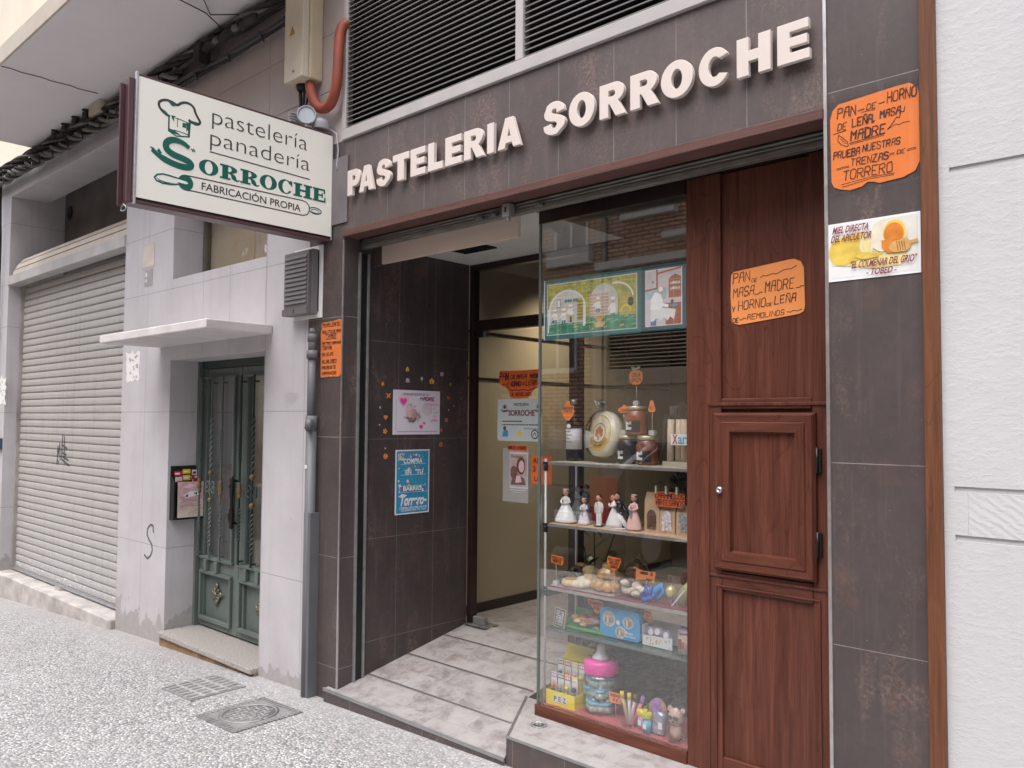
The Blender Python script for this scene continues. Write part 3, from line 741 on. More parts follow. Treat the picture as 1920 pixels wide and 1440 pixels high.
# ================================================================== RIGHT NEIGHBOUR
nb = thing('rendered_house', 'white house with rough hand-combed render right of the bakery', 'house', (0, 0, .1))
mb = MB(M_ROUGH); mb.box(-.662, 4, .0045, .4, -.2, 7.5)
for a, b in ((1.172, 1.188), (1.309, 1.324), (2.222, 2.237)): mb.box(-.662, -.634, -.002, .004, a, b)
wl = part(mb, 'wall', nb)
mb = MB(M_ROUGH); mb.box(-.662, 4, -.002, .004, 1.3241, 2.2219); mb.box(-.662, 4, -.002, .004, 2.2371, 7.5); mb.box(-.662, 4, -.002, .004, -.2, 1.1719)
mb.box(-.662, -.6005, -.002, .004, 1.1881, 1.3089); mb.use(M_COMB).box(-.60, 4, -.002, .004, 1.1881, 1.3089)
part(mb, 'render_course', wl)
mb = MB(M_STRIP); mb.box(-.7055, -.6625, -.022, .05, -.1, 4.3)
solo(mb, 'wood_batten', 'tall warm brown wooden batten between dark tiled pilaster and white rough wall', 'batten', bevel=.003)

# ================================================================== TILED APARTMENT BLOCK
ap = thing('tiled_apartment_block', 'apartment block clad in pale stone tiles with a green entrance door and rolled steel shutter', 'building', (-5.2, 0, 0))
wm = MB(M_WHITE)
wm.box(-6.36, -5.553, 0, .6, -.4, 3.3); wm.box(-4.325, -3.8725, 0, .6, -.4, 2.83)
wm.box(-5.5525, -4.3255, 0, .6, 1.903, 2.47); 
wm.box(-9.62, -9.178, 0, .6, -.5, 3.998); wm.box(-30, -9.6205, 0, .6, -1.2, 3.998)
wm.box(-9.1775, -6.3605, 0, .34, 3.715, 3.998)
part(wm, 'wall', ap, .003)
PW = mat('pinkish_stone_slabs', (.47, .405, .385), .6, var=.07, vs=3, dirt=.12)
pw = MB(PW)
for a, b in ((-6.36, -5.56), (-5.557, -4.95), (-4.947, -4.33), (-4.327, -3.5655)):
    for c, d in ((3.303, 3.62), (3.623, 3.998)): pw.box(a, b, .0, .6, c, d)
for a, b in ((-5.557, -4.95), (-4.947, -4.33)): pw.box(a, b, 0, .6, 3.06, 3.30)
pw.box(-4.327, -3.873, 0, .6, 2.833, 3.30); pw.box(-3.8727, -3.5655, 0, .6, 2.993, 3.30); pw.box(-6.36, -3.57, .004, .6, 3.29, 6.5) if False else pw.box(-5.55, -3.57, .006, .59, 3.07, 6.4)
part(pw, 'upper_wall', ap, .002)
mb = MB(mat('dark_back_wall', (.115, .10, .094), .85, var=.35, vs=2.5, dirt=.45)); mb.box(-9.17, -6.361, .5, .58, 2.8, 3.99)
mb.use(BLACKV).lathe([(0, 0), (.06, .0), (.075, .006), (0, .007)], (-9.02, .498, 3.62), 10, M=Matrix.Rotation(R(90), 3, 'X'))
part(mb, 'dark_recess', ap)
# garage shutter
sm = MB(M_SHUT); prof = []; z = .02; p = .0665
while z < 2.80:
    prof += [(.146, z), (.141, z+.004), (.1395, z+.028), (.142, z+.050), (.146, z+.054), (.156, z+.056), (.156, z+.0605), (.144, z+.062), (.1435, z+.065)]; z += p
n = len(prof); x0, x1 = -9.165, -6.362
sm.add([(x0, y, z) for y, z in prof]+[(x1, y, z) for y, z in prof], [(i, n+i, n+i+1, i+1) for i in range(n-1)])
gs = part(sm, 'garage_shutter', ap)
mb = MB(ALU_D); mb.box(-9.165, -6.362, .120, .160, -.012, .020); mb.tube([(-9.16, .116, .005), (-6.365, .116, .005)], .011, 8); mb.use(ALU).box(-7.86, -7.74, .075, .118, -.012, .022)
part(mb, 'bottom_rail', gs, .003)
mb = MB(mat('greyish_beam_paint', (.46, .44, .43), .5, var=.12, vs=5, dirt=.25)); mb.box(-9.175, -6.362, -.012, .10, 2.815, 2.905); part(mb, 'shutter_beam', gs, .004)
mb = MB(mat('beige_housing_boards', (.53, .455, .375), .5, var=.12, vs=4, dirt=.15))
for q in ([(.012, 2.9055), (.022, 2.962), (.034, 2.962), (.024, 2.9055)], [(.030, 2.975), (.058, 3.030), (.068, 3.026), (.040, 2.972)], [(.068, 3.042), (.106, 3.088), (.114, 3.082), (.076, 3.037)], [(.118, 3.098), (.19, 3.135), (.194, 3.127), (.122, 3.091)]): mb.prism(q, lambda u, v, d: (d, u, v), -9.10, -6.363)
mb.use(BLACKV).prism([(.05, 2.9055), (.06, 2.96), (.10, 3.02), (.15, 3.075), (.25, 3.11), (.25, 2.9055)], lambda u, v, d: (d, u, v), -9.09, -6.364); part(mb, 'shutter_housing', gs)
mb = MB(mat('rusty_channel', (.36, .33, .31), .6, var=.2, vs=5, dirt=.5)); mb.box(-9.177, -9.150, .11, .17, -.05, 2.81); part(mb, 'shutter_channel', gs)
# sprayed marks on the shutter
SPRAY = mat('black_spray', (.06, .06, .065), .7, var=.3)
fm = Flat(.32, .30, SPRAY, [(.99, .0), (1, 0), (1, .004)], .0002); fm.mb = MB(SPRAY)
for a in ([(.02, .05), (.06, .6), (.12, .35), (.2, .7), (.26, .2)], [(.35, .65), (.75, .55)], [(.36, .42), (.72, .36)], [(.42, .2), (.95, .05)], [(.55, .9), (.6, .1)], [(.4, .95), (.38, .2)], [(.5, .28), (.9, .2)], [(.05, .2), (.15, .1)]): fm.stroke(a, .05, SPRAY)
q = fm.mb; q.v = [(x-8.10, y+.139, z+1.06) for x, y, z in q.v]; part(q, 'spray_tag', gs)
# shutter doorstep
ROUGHC = mat('crumbling_concrete', (.47, .435, .415), .85, var=.25, vs=6, bump=.8, bs=30, dirt=.6)
mb = MB(ROUGHC); mb.box(-9.6, -6.362, -.035, .6, -.6, -.013); part(mb, 'garage_step', ap, .012, seg=3)
# window over the entrance
mb = MB(mat('tarnished_frame', (.16, .145, .11), .5, .3)); mb.box(-5.552, -5.52, .215, .26, 2.4702, 3.06); mb.box(-5.5205, -4.355, .215, .26, 3.035, 3.06); mb.box(-4.3555, -4.3255, .215, .26, 2.4702, 3.06)
wn = part(mb, 'window_frame', ap)
mb = MB(G_WINDOW); mb.box(-5.52, -4.355, .235, .24, 2.4702, 3.06); part(mb, 'window_pane', wn)
mb = MB(mat('beige_blind', (.50, .44, .34), .6, var=.05, vs=2)); mb.box(-5.55, -4.93, .265, .28, 2.4702, 3.06); mb.use(mat('pale_curtain', (.56, .50, .46), .7)).add([(-4.93+.0125*i, .27+.012*math.sin(i*1.4), z) for z in (2.4702, 3.06) for i in range(48)], [(i, i+1, 49+i, 48+i) for i in range(47)], True)
part(mb, 'window_curtain', wn)
# canopy
CAN = mat('chipped_white_concrete', (.64, .605, .60), .7, var=.08, vs=7, bump=.3, bs=60, dirt=.12)
mb = MB(CAN); mb.box(-5.72, -4.24, -.412, -.0005, 1.998, 2.052); part(mb, 'canopy', ap, .008, seg=3)
# doorstep
mb = MB(M_GRANITE); mb.box(-5.551, -4.326, -.05, .23, .022, .052); ds = part(mb, 'doorstep', ap, .004)
mb = MB(mat('ochre_render', (.30, .19, .10), .85, var=.35, vs=9, dirt=.55)); mb.box(-5.551, -4.326, -.028, .23, -.25, .0215); part(mb, 'step_riser', ds)
# entrance door
GRN = mat('faded_green_paint', (.112, .138, .126), .42, var=.14, vs=4, dirt=.06)
GRN_D = mat('deep_green_frame', (.020, .040, .033), .4, var=.15)
mb = MB(GRN); mb.box(-5.552, -5.525, .20, .30, .052, 1.903); mb.box(-4.353, -4.326, .20, .30, .052, 1.903); mb.use(GRN_D).box(-5.5245, -4.3535, .22, .30, 1.852, 1.903)
ed = part(mb, 'entrance_door', ap, .002)
def scroll(mb, cx, y, cz, r, s1, s2):
    pts = []
    for i in range(15):
        a = i/14*math.pi*1.65; k = r*(1-.45*i/14)
        pts.append((cx+s1*(.012+r-k*math.cos(a)), y, cz+s2*(.012+k*math.sin(a)*1.15)))
    mb.tube(pts, .0055, 6)
for s, x0, x1 in (('l', -5.524, -4.998), ('r', -4.992, -4.354)):
    mb = MB(GRN); y0, y1 = .235, .275; gw0, gw1 = (x0+.055, x1-.105) if s == 'l' else (x0+.07, x1-.11)
    mb.box(x0, gw0, y0, y1, .062, 1.851); mb.box(gw1, x1, y0, y1, .062, 1.851)
    mb.box(gw0, gw1, y0, y1, 1.79, 1.851); mb.box(gw0, gw1, y0, y1, .44, .545); mb.box(gw0, gw1, y0, y1, .062, .12)
    mb.box(gw0, gw1, y0+.022, y1, .12, .44)
    lf = part(mb, 'door_leaf', ed, .004)
    mb = MB(GRN)                                                     # raised frames
    for a, b, c, d in ((x0+.03, x1-.065, .425, .447), (x0+.03, x1-.065, .105, .135), (x0+.03, x0+.05, .1355, .4245), (x1-.085, x1-.065, .1355, .4245), (x0+.02, x1-.05, .525, .545), (x0+.02, x1-.05, 1.78, 1.795), (x1-.075, x1-.058, .5455, 1.7795)):
        mb.box(a, b, y0-.022, y0-.0005, c, d)
    mb.box(x0+.10, x0+.14, y0-.03, y0-.0005, .446, .526); mb.box(x0+.25, x0+.29, y0-.03, y0-.0005, .446, .526)
    part(mb, 'leaf_moulding', ed, .004)
    mb = MB(G_DOOR); mb.box(gw0, gw1, y0+.018, y0+.024, .545, 1.79); part(mb, 'door_pane', ed)
    # wrought-iron bars with collars and scrolls
    mb = MB(GRN_D if s == 'r' else GRN); yb = y0-.035
    xs = [x0+.03, x0+.19, x0+.335] if s == 'l' else [x0+.05, x0+.21, x0+.37]
    for k, bx in enumerate(xs):
        mid = k == 1
        L = [.545+(1.79-.545)*i/70 for i in range(71)]
        mb.tube([(bx, yb, z) for z in L], .0085, 4)
        for za, zb in (((.62, .90), (1.16, 1.52)) if mid else ((.70, .92), (1.22, 1.42))):
            m_ = 26; mb.tube([(bx, yb, za+(zb-za)*i/m_) for i in range(m_+1)], .0125, 4, twist=.55)
        if mid:
            for a in (-1, 1):
                for b in (-1, 1): scroll(mb, bx, yb, 1.03, .026, a, b)
        mb.box(bx-.006, bx+.006, yb, y0, .56, .572); mb.box(bx-.006, bx+.006, yb, y0, 1.74, 1.752)
    part(mb, 'bar_grille', ed)
    for k, bx in enumerate(xs):
        for zc, h in (((.94, .02), (1.125, .02)) if k == 1 else ((1.03, .052),)):
            r = .024
            pf = [(.009, -h), (.015, -h*.9), (.015, -h*.6), (.010, -h*.5), (.017, -h*.25), (.017, h*.1), (.010, h*.3), (.015, h*.45), (.013, h*.9), (.008, h)] if h > .03 else [(.008, -h), (.021, 0), (.008, h)]
            part(MB(GOLD).lathe([(a, zc+b) for a, b in pf], (bx, yb, 0), 10), 'brass_collar', ed)
    # cast rosette
    cx, cz = (x0+.225, .295) if s == 'l' else (x0+.27, .28); mb = MB(mat('bronze_rosette', (.17, .155, .125), .4, .5, .2, 30)); yy = y0+.012
    for i in range(8):
        a = i*math.pi/4; rr = .052 if i % 2 == 0 else .036
        mb.ell((cx+rr*math.cos(a), yy, cz+rr*math.sin(a)*1.05), .022 if i % 2 == 0 else .016, .012, .022 if i % 2 == 0 else .016, 10)
        mb.tube([(cx, yy-.006, cz), (cx+(rr+.024)*math.cos(a), yy-.004, cz+(rr+.024)*math.sin(a))], [.008, .003], 6)
    mb.ell((cx, yy-.008, cz), .018, .014, .018, 12); mb.tube([(cx+.075, yy, cz-.012), (cx+.09, yy, cz), (cx+.088, yy, cz+.012)], .004, 6)
    part(mb, 'cast_rosette', ed)
mb = MB(mat('dark_bronze', (.03, .028, .025), .35, .6)); hx = -5.02
mb.lathe([(.006, 0), (.016, .01), (.012, .03), (.022, .06), (.022, .10), (.014, .115), (.019, .125), (.012, .14), (.010, .20), (.016, .22), (.016, .27), (.021, .28), (.012, .30), (.014, .33), (.005, .35)], (hx, .19, .77), 12)
mb.box(hx-.006, hx+.006, .19, .234, .80, .815); mb.box(hx-.006, hx+.006, .19, .234, 1.08, 1.095)
part(mb, 'pull_handle', ed)
mb = MB(mat('hall_wall', (.46, .41, .31), .7)); mb.box(-5.56, -4.32, 1.6, 1.65, 0, 2.3); mb.box(-5.60, -5.5535, .6, 1.65, 0, 2.3); mb.box(-4.325, -4.28, .6, 1.65, 0, 2.3)
mb.use(M_GRANITE).box(-5.55, -4.326, .23, 1.6, -.02, .05); part(mb, 'entrance_hall', ap)
# balcony
SOF = mat('balcony_soffit', (.74, .71, .715), .7, var=.05, vs=1.5, dirt=.07)
CREAMF = mat('cream_balcony_face', (.74, .66, .54), .7, var=.05, vs=3)
mb = MB(SOF); mb.box(-8.33, -3.5, -.835, -.0005, 4.0, 4.14)
bal = part(mb, 'balcony_slab', ap, .006)
mb = MB(mat('cream_edge_band', (.50, .44, .37), .7, var=.08, vs=6)); mb.box(-8.335, -3.5, -.85, -.8355, 3.996, 4.125); part(mb, 'slab_edge', bal, .004)
mb = MB(CREAMF); mb.box(-8.32, -3.5, -.80, -.70, 4.1405, 5.1); mb.use(M_BRICK).box(-9.6, -8.321, -.78, -.70, 4.5, 5.1); part(mb, 'balcony_parapet', bal)
mb = MB(STEEL_D); mb.tube([(-6.53+.01*math.sin(i*2.1), -.83+i*.065, 3.997) for i in range(11)], .004, 5); part(mb, 'soffit_crack', bal)
mb = MB(CREAMF); mb.box(-30, -5.5505, .35, .6, 3.9985, 9)
part(mb, 'storey_wall', ap)
# ================================================================== SHOP NAME LETTERS
LET = mat('cream_painted_letters', (.68, .60, .555), .45, var=.03, vs=6)
WORDS = [('P', -3.481, -3.376), ('A', -3.381, -3.265), ('S', -3.239, -3.13), ('T', -3.11, -2.991), ('E', -2.975, -2.871), ('L', -2.849, -2.75), ('E', -2.73, -2.624),
         ('R', -2.606, -2.484), ('I', -2.46, -2.423), ('A', -2.396, -2.267), ('S', -2.136, -2.025), ('O', -2.003, -1.878), ('R', -1.851, -1.734), ('R', -1.708, -1.588),
         ('O', -1.574, -1.445), ('C', -1.419, -1.302), ('H', -1.274, -1.156), ('E', -1.13, -1.025)]
full = 'PASTELERIA SORROCHE'; seq = full.replace(' ', '')
LABL = ['letter P, the first letter of the shop name on the fascia', 'letter A between P and S at the start of the shop name', 'letter S between A and T in the first word of the shop name',
        'letter T of the shop name on the dark fascia', 'letter E between T and L in the first word of the shop name', 'letter L of the shop name on the dark fascia', 'letter E between L and R in the first word of the shop name',
        'letter R between E and I in the first word of the shop name', 'letter I of the shop name, a plain upright bar', 'letter A ending the first word of the shop name', 'letter S starting the second word of the shop name',
        'letter O between S and R in the second word of the shop name', 'letter R just after the first O of the second word', 'letter R just before the second O of the second word', 'letter O between R and C in the second word of the shop name',
        'letter C of the shop name on the dark fascia', 'letter H of the shop name on the dark fascia', 'letter E ending the shop name, beside the right pilaster']
def fat(ch):
    """heavy grotesque capitals as outlines in a unit box"""
    def bar(*r): return [(r[0], r[1]), (r[2], r[1]), (r[2], r[3]), (r[0], r[3])]
    def arc(cx, cy, rx, ry, a, b, n=14): return [(cx+rx*math.cos(R(a+(b-a)*i/n)), cy+ry*math.sin(R(a+(b-a)*i/n))) for i in range(n+1)]
    if ch == 'I': return [bar(0, 0, 1, 1)], []
    if ch == 'L': return [[(0, 0), (1, 0), (1, .24), (.40, .24), (.40, 1), (0, 1)]], []
    if ch == 'T': return [[(.31, 0), (.69, 0), (.69, .76), (1, .76), (1, 1), (0, 1), (0, .76), (.31, .76)]], []
    if ch == 'E': return [[(0, 0), (1, 0), (1, .23), (.38, .23), (.38, .40), (.93, .40), (.93, .61), (.38, .61), (.38, .78), (.97, .78), (.97, 1), (0, 1)]], []
    if ch == 'H': return [[(0, 0), (.34, 0), (.34, .37), (.66, .37), (.66, 0), (1, 0), (1, 1), (.66, 1), (.66, .63), (.34, .63), (.34, 1), (0, 1)]], []
    if ch == 'A': return [[(0, 0), (.30, 0), (.355, .17), (.645, .17), (.70, 0), (1, 0), (.66, 1), (.34, 1)]], [[(.42, .37), (.58, .37), (.50, .70)]]
    if ch == 'O': return [arc(.5, .5, .5, .515, 0, 345, 30)], [arc(.5, .5, .185, .29, 0, 345, 24)]
    if ch == 'C': return [arc(.50, .5, .50, .515, 32, 328, 26) + arc(.52, .5, .22, .285, 312, 48, 20)], []
    if ch == 'P': return [[(0, 0), (.37, 0), (.37, .34), (.55, .34)] + arc(.60, .67, .40, .33, -88, 88, 14) + [(.55, 1), (0, 1)]], [[(.37, .56), (.50, .56)] + arc(.53, .665, .11, .105, -80, 80, 8) + [(.50, .78), (.37, .78)]]
    if ch == 'R': return [[(0, 0), (.33, 0), (.33, .39), (.40, .39), (.64, 0), (1, 0), (.72, .44)] + arc(.60, .715, .345, .285, -55, 88, 14) + [(.55, 1), (0, 1)]], [[(.33, .59), (.50, .59)] + arc(.52, .69, .11, .10, -80, 80, 8) + [(.50, .79), (.33, .79)]]
    if ch == 'S':
        o = arc(.48, .735, .46, .28, 22, 270, 18)[:-3]
        pts = [(.95, .70), (.61, .66)] + arc(.50, .715, .13, .09, 0, 175, 8) + [(.37, .665), (.62, .59)] + arc(.60, .315, .40, .245, 68, -60, 12) + arc(.50, .265, .50, .285, -75, -158, 10) + [(.0, .29), (.35, .33)] + arc(.49, .275, .14, .10, 185, 360, 10) + [(.64, .32), (.56, .38)] + arc(.42, .66, .39, .235, 252, 150, 10) + arc(.49, .73, .45, .285, 138, 8, 12)
        return [pts], []
    return [bar(0, 0, 1, 1)], []
def solid_letter(ch, x0, x1, z0, z1, y0, y1, m):
    import bmesh
    O, I = fat(ch); cu = bpy.data.curves.new('outline', 'CURVE'); cu.dimensions = '2D'; cu.fill_mode = 'BOTH'; cu.extrude = (y1-y0)/2 - .0015; cu.bevel_depth = .0015; cu.bevel_resolution = 1
    for pl in O+I:
        sp = cu.splines.new('POLY'); sp.points.add(len(pl)-1); sp.use_cyclic_u = True
        for p, (u, v) in zip(sp.points, pl): p.co = (x0+u*(x1-x0), z0+v*(z1-z0), 0, 1)
    t = bpy.data.objects.new('outline', cu); COL.objects.link(t); dg = bpy.context.evaluated_depsgraph_get(); dg.update()
    me = t.evaluated_get(dg).to_mesh(); mb = MB(m)
    mb.add([(v.co.x, (y0+y1)/2 - v.co.z, v.co.y) for v in me.vertices], [list(p.vertices) for p in me.polygons])
    t.evaluated_get(dg).to_mesh_clear(); bpy.data.objects.remove(t); bpy.data.curves.remove(cu)
    return mb
for (ch, x0, x1), lb in zip(WORDS, LABL):
    solo(solid_letter(ch, x0, x1, 2.670, 2.800, -.036, -.017, LET).use(ALU_D).box((x0+x1)/2-.004, (x0+x1)/2+.004, -.0172, .0, 2.735, 2.743) if ch in 'IT' else solid_letter(ch, x0, x1, 2.670, 2.800, -.036, -.017, LET).use(ALU_D).box(x0+.012, x0+.02, -.0172, .0, 2.735, 2.743),
         'shop_sign_letter', 'raised cream ' + lb, 'letter', 'raised letters of the shop name on the fascia')

# ================================================================== PROJECTING SIGN
MAROON = mat('maroon_sign_metal', (.085, .040, .045), .4, var=.1)
sg = thing('projecting_sign', 'cream box sign with maroon frame, green chef hat and lettering, projecting over the pavement', 'sign', (-3.66, -1.048, 2.485), rotz=EAST)
W_, H_ = 1.036, .55
mb = MB(MAROON); mb.box(-.012, W_+.006, .012, .118, -.02, H_+.008); mb.box(-.012, W_, .0, .012, -.028, -.012); mb.box(.0, W_, .0, .012, H_-.001, H_+.012)
mb.box(-.035, -.0125, .012, .022, -.026, H_-.01); mb.box(-.035, -.0125, .108, .118, -.026, H_-.01)
part(mb, 'sign_cabinet', sg, .003, True)
part(MB(ALU).box(-.012, .0, -.006, .012, -.03, H_+.018), 'sign_edge', sg, .002, True); part(MB(ALU).box(W_, W_+.008, -.004, .012, -.02, H_+.006), 'sign_edge', sg, .002, True)
F = Flat(W_, H_, mat('cream_acrylic', (.90, .87, .79), .25, var=.012, vs=2))
G4 = GREEN_T
F.stroke([(.136, .735), (.136, .613)], .007, GREY_T); F.stroke([(.232, .735), (.228, .607)], .010, G4)
hat = [(.136, .738), (.118, .750), (.100, .775), (.090, .805), (.092, .835), (.108, .858), (.130, .868), (.152, .862), (.172, .852), (.190, .878), (.212, .894), (.235, .889), (.250, .865), (.258, .825), (.270, .790), (.279, .765), (.276, .745), (.262, .732), (.243, .738), (.229, .750)]
sm_ = []
for i in range(len(hat)-1):
    for k in range(3):
        a, b, c, d = hat[max(i-1, 0)], hat[i], hat[i+1], hat[min(i+2, len(hat)-1)]; t = k/3
        sm_.append(tuple(.5*((2*b[j])+(-a[j]+c[j])*t+(2*a[j]-5*b[j]+4*c[j]-d[j])*t*t+(-a[j]+3*b[j]-3*c[j]+d[j])*t**3) for j in (0, 1)))
F.stroke(sm_ + [hat[-1]], .0115, GREY_T)
F.stroke([(.104, .782), (.118, .755), (.137, .740)], .016, G4, 2, True); F.stroke([(.13, .862), (.15, .842), (.172, .845)], .014, G4, 2, True); F.stroke([(.232, .75), (.255, .74), (.272, .75)], .012, G4, 2, True)
F.poly([(.145, .750), (.168, .752), (.159, .735), (.160, .700), (.150, .725)], G4); F.stroke([(.175, .735), (.175, .665)], .003, GREY_T); F.stroke([(.166, .737), (.19, .735), (.23, .722)], .004, GREY_T)
F.rect(.198, .675, .214, .715, G4); F.poly([(.214, .72), (.232, .722), (.229, .64), (.221, .665), (.217, .64)], G4)
F.poly([(.136, .635), (.16, .630), (.195, .600), (.15, .600), (.138, .612)], G4); F.stroke([(.136, .613), (.17, .585), (.228, .607)], .006, G4); F.stroke([(.16, .630), (.19, .63), (.228, .622)], .004, GREY_T)
F.text('Pastelería'.replace('P', 'p'), .337, .735, .850, .925, GREY_T, -.014); F.text('panadería', .330, .545, .866, .728, GREY_T, -.014)
F.stroke([(.331, .528), (.866, .512)], .0055, GREY_T)
# brush-stroke S
S = [(.062, .415), (.088, .390), (.122, .364), (.165, .344), (.205, .337), (.233, .346), (.243, .368), (.233, .391), (.205, .407), (.166, .420), (.139, .440), (.126, .470), (.127, .505), (.143, .535), (.170, .549), (.203, .540), (.232, .512)]
ss = []
for i in range(len(S)-1):
    for k in range(4):
        a, b, c, d = S[max(i-1, 0)], S[i], S[i+1], S[min(i+2, len(S)-1)]; t = k/4
        ss.append(tuple(.5*((2*b[j])+(-a[j]+c[j])*t+(2*a[j]-5*b[j]+4*c[j]-d[j])*t*t+(-a[j]+3*b[j]-3*c[j]+d[j])*t**3) for j in (0, 1)))
ss.append(S[-1])
n = len(ss); F.mb.use(G4)
LP, RP = [], []
for i, p in enumerate(ss):
    a = Vector((ss[max(i-1, 0)][0]*W_, ss[max(i-1, 0)][1]*H_)); b = Vector((ss[min(i+1, n-1)][0]*W_, ss[min(i+1, n-1)][1]*H_)); t = (b-a).normalized(); nn = Vector((-t.y, t.x))
    wd = .0150*(min(1, .35+i/12) if i < n*.6 else 1)*(1-.45*max(0, (i-n*.82)/(n*.18)))
    q = Vector((p[0]*W_, p[1]*H_)); LP.append(q+nn*wd); RP.append(q-nn*wd)
F.mb.add([(q.x, F._y(1)-.00003*i, q.y) for i, q in enumerate(RP)]+[(q.x, F._y(1)-.00003*i, q.y) for i, q in enumerate(LP)], [(i, i+1, n+i+1, n+i) for i in range(n-1)])
for a, b in (((.243, .507), (.250, .490)), ((.252, .512), (.258, .495))): F.stroke([a, b], .006, G4, 2)
F.poly([(.07, .44), (.053, .442), (.08, .40), (.10, .395)], G4, 2); F.poly([(.095, .445), (.085, .42), (.10, .40), (.11, .41)], G4, 2)
# slab-serif name
SLAB = [('O', .279, .374), ('R', .381, .480), ('R', .484, .583), ('O', .587, .680), ('C', .687, .768), ('H', .773, .882), ('E', .886, .966)]
for ch, a, b in SLAB:
    O, I = fat(ch); z0, z1 = .322, .448
    f = lambda u, v: (a+u*(b-a), z0+v*(z1-z0))
    if ch == 'O':
        m_ = 30
        o = [f(.5+.5*math.cos(2*math.pi*i/m_), .5+.54*math.sin(2*math.pi*i/m_)) for i in range(m_)]; q = [f(.5+.20*math.cos(2*math.pi*i/m_), .5+.44*math.sin(2*math.pi*i/m_)) for i in range(m_)]
        F.mb.use(G4).add([(u*W_, F._y(1), v*H_) for u, v in o+q], [(i, (i+1) % m_, m_+(i+1) % m_, m_+i) for i in range(m_)])
    elif ch == 'C':
        m_ = 26; A0, A1 = 30, 330
        o = [f(.5+.5*math.cos(R(A0+(A1-A0)*i/m_)), .5+.54*math.sin(R(A0+(A1-A0)*i/m_))) for i in range(m_+1)]; q = [f(.55+.25*math.cos(R(A0+(A1-A0)*i/m_)), .5+.46*math.sin(R(A0+(A1-A0)*i/m_))) for i in range(m_+1)]
        F.mb.use(G4).add([(u*W_, F._y(1), v*H_) for u, v in q+o], [(i, i+1, m_+2+i, m_+1+i) for i in range(m_)])
        F.poly([f(.80, 1.0), f(.97, 1.0), f(.97, .60), f(.90, .62), f(.78, .84)], G4, 2)
    elif ch == 'R':
        F.poly([f(.12, .04), f(.42, .04), f(.42, .96), f(.12, .96)], G4)
        m_ = 16; o = [f(.42+.46*math.sin(math.pi*i/m_), .73+.27*math.cos(math.pi*i/m_)) for i in range(m_+1)]; q = [f(.42+.17*math.sin(math.pi*i/m_), .73+.19*math.cos(math.pi*i/m_)) for i in range(m_+1)]
        F.mb.use(G4).add([(u*W_, F._y(2), v*H_) for u, v in q+o], [(i, i+1, m_+2+i, m_+1+i) for i in range(m_)])
        F.poly([f(.42, .50), f(.62, .50), f(.80, .36), f(.86, .12), f(.93, .08), f(1.0, .16), f(1.03, .10), f(.93, -.03), f(.76, -.01), f(.60, .12), f(.56, .36), f(.42, .44)], G4)
        for u0, u1, v0, v1 in ((0, .54, -.01, .12), (0, .45, .88, 1.01)): F.poly([f(u0, v0), f(u1, v0), f(u1, v1), f(u0, v1)], G4, 3)
    elif ch == 'H':
        for u0, u1, v0, v1, L in ((.1, .36, .03, .97, 1), (.64, .90, .03, .97, 1), (.36, .64, .43, .58, 1), (0, .46, -.01, .12, 3), (.54, 1, -.01, .12, 3), (0, .46, .88, 1.01, 3), (.54, 1, .88, 1.01, 3)): F.poly([f(u0, v0), f(u1, v0), f(u1, v1), f(u0, v1)], G4, L)
    else:
        for u0, u1, v0, v1, L in ((.1, .44, .03, .97, 1), (.0, .97, -.01, .12, 3), (.0, .93, .88, 1.01, 3), (.44, .70, .44, .57, 2), (.66, .76, .32, .69, 3), (.86, .97, .10, .38, 4), (.82, .93, .66, .90, 4)): F.poly([f(u0, v0), f(u1, v0), f(u1, v1), f(u0, v1)], G4, L)
# rolling pin with the slogan
F.stroke([(.215, .270), (.245, .273), (.827, .292), (.850, .283), (.866, .255), (.868, .205), (.856, .168), (.835, .152), (.815, .150), (.251, .150), (.225, .146)], .0055, GREY_T)
F.circ(.219, .208, .036, G4); F.poly([(.175, .198), (.222, .195), (.232, .205), (.222, .218), (.178, .225)], F.mb.ms[0], 2)
F.stroke([(.215, .222), (.190, .228), (.150, .236), (.115, .238), (.09, .222), (.079, .195), (.088, .172), (.115, .160), (.155, .165), (.190, .182), (.215, .194)], .0075, G4)
F.stroke([(.088, .20), (.10, .18), (.13, .172), (.17, .18)], .006, G4, 2, True)
F.ring(.903, .220, .036, .0055, G4, ry=.030); F.ring(.903, .216, .024, .0035, G4, ry=.016)
F.text('FABRICACIÓN PROPIA', .294, .178, .817, .262, GREY_T, .012)
F.mb.v = [(x, y+.0, z) for x, y, z in F.mb.v]
part(F.mb, 'sign_panel', sg, 0, True)
mb = MB(ALU); part(mb.tube([(W_-.005, .06, .12), (W_+.045, .06, .12)], .012, 10), 'mounting_arm', sg, 0, True); part(MB(ALU).tube([(W_-.005, .06, .34), (W_+.045, .06, .34)], .012, 10), 'mounting_arm', sg, 0, True)
mb = MB(mat('bracket_plate', (.20, .18, .185), .45, .3)); mb.box(W_-.005+.006, W_+.0105, -.14, .12, .06, .42)
part(mb, 'bracket_plate', sg, .002, True)
mb = MB(ALU_D); mb.tube([(-.03, .05+.03*math.sin(i*.9), -.03-.03*abs(math.sin(i*.45))) for i in range(14)], .0035, 6); part(mb, 'hook', sg, 0, True)

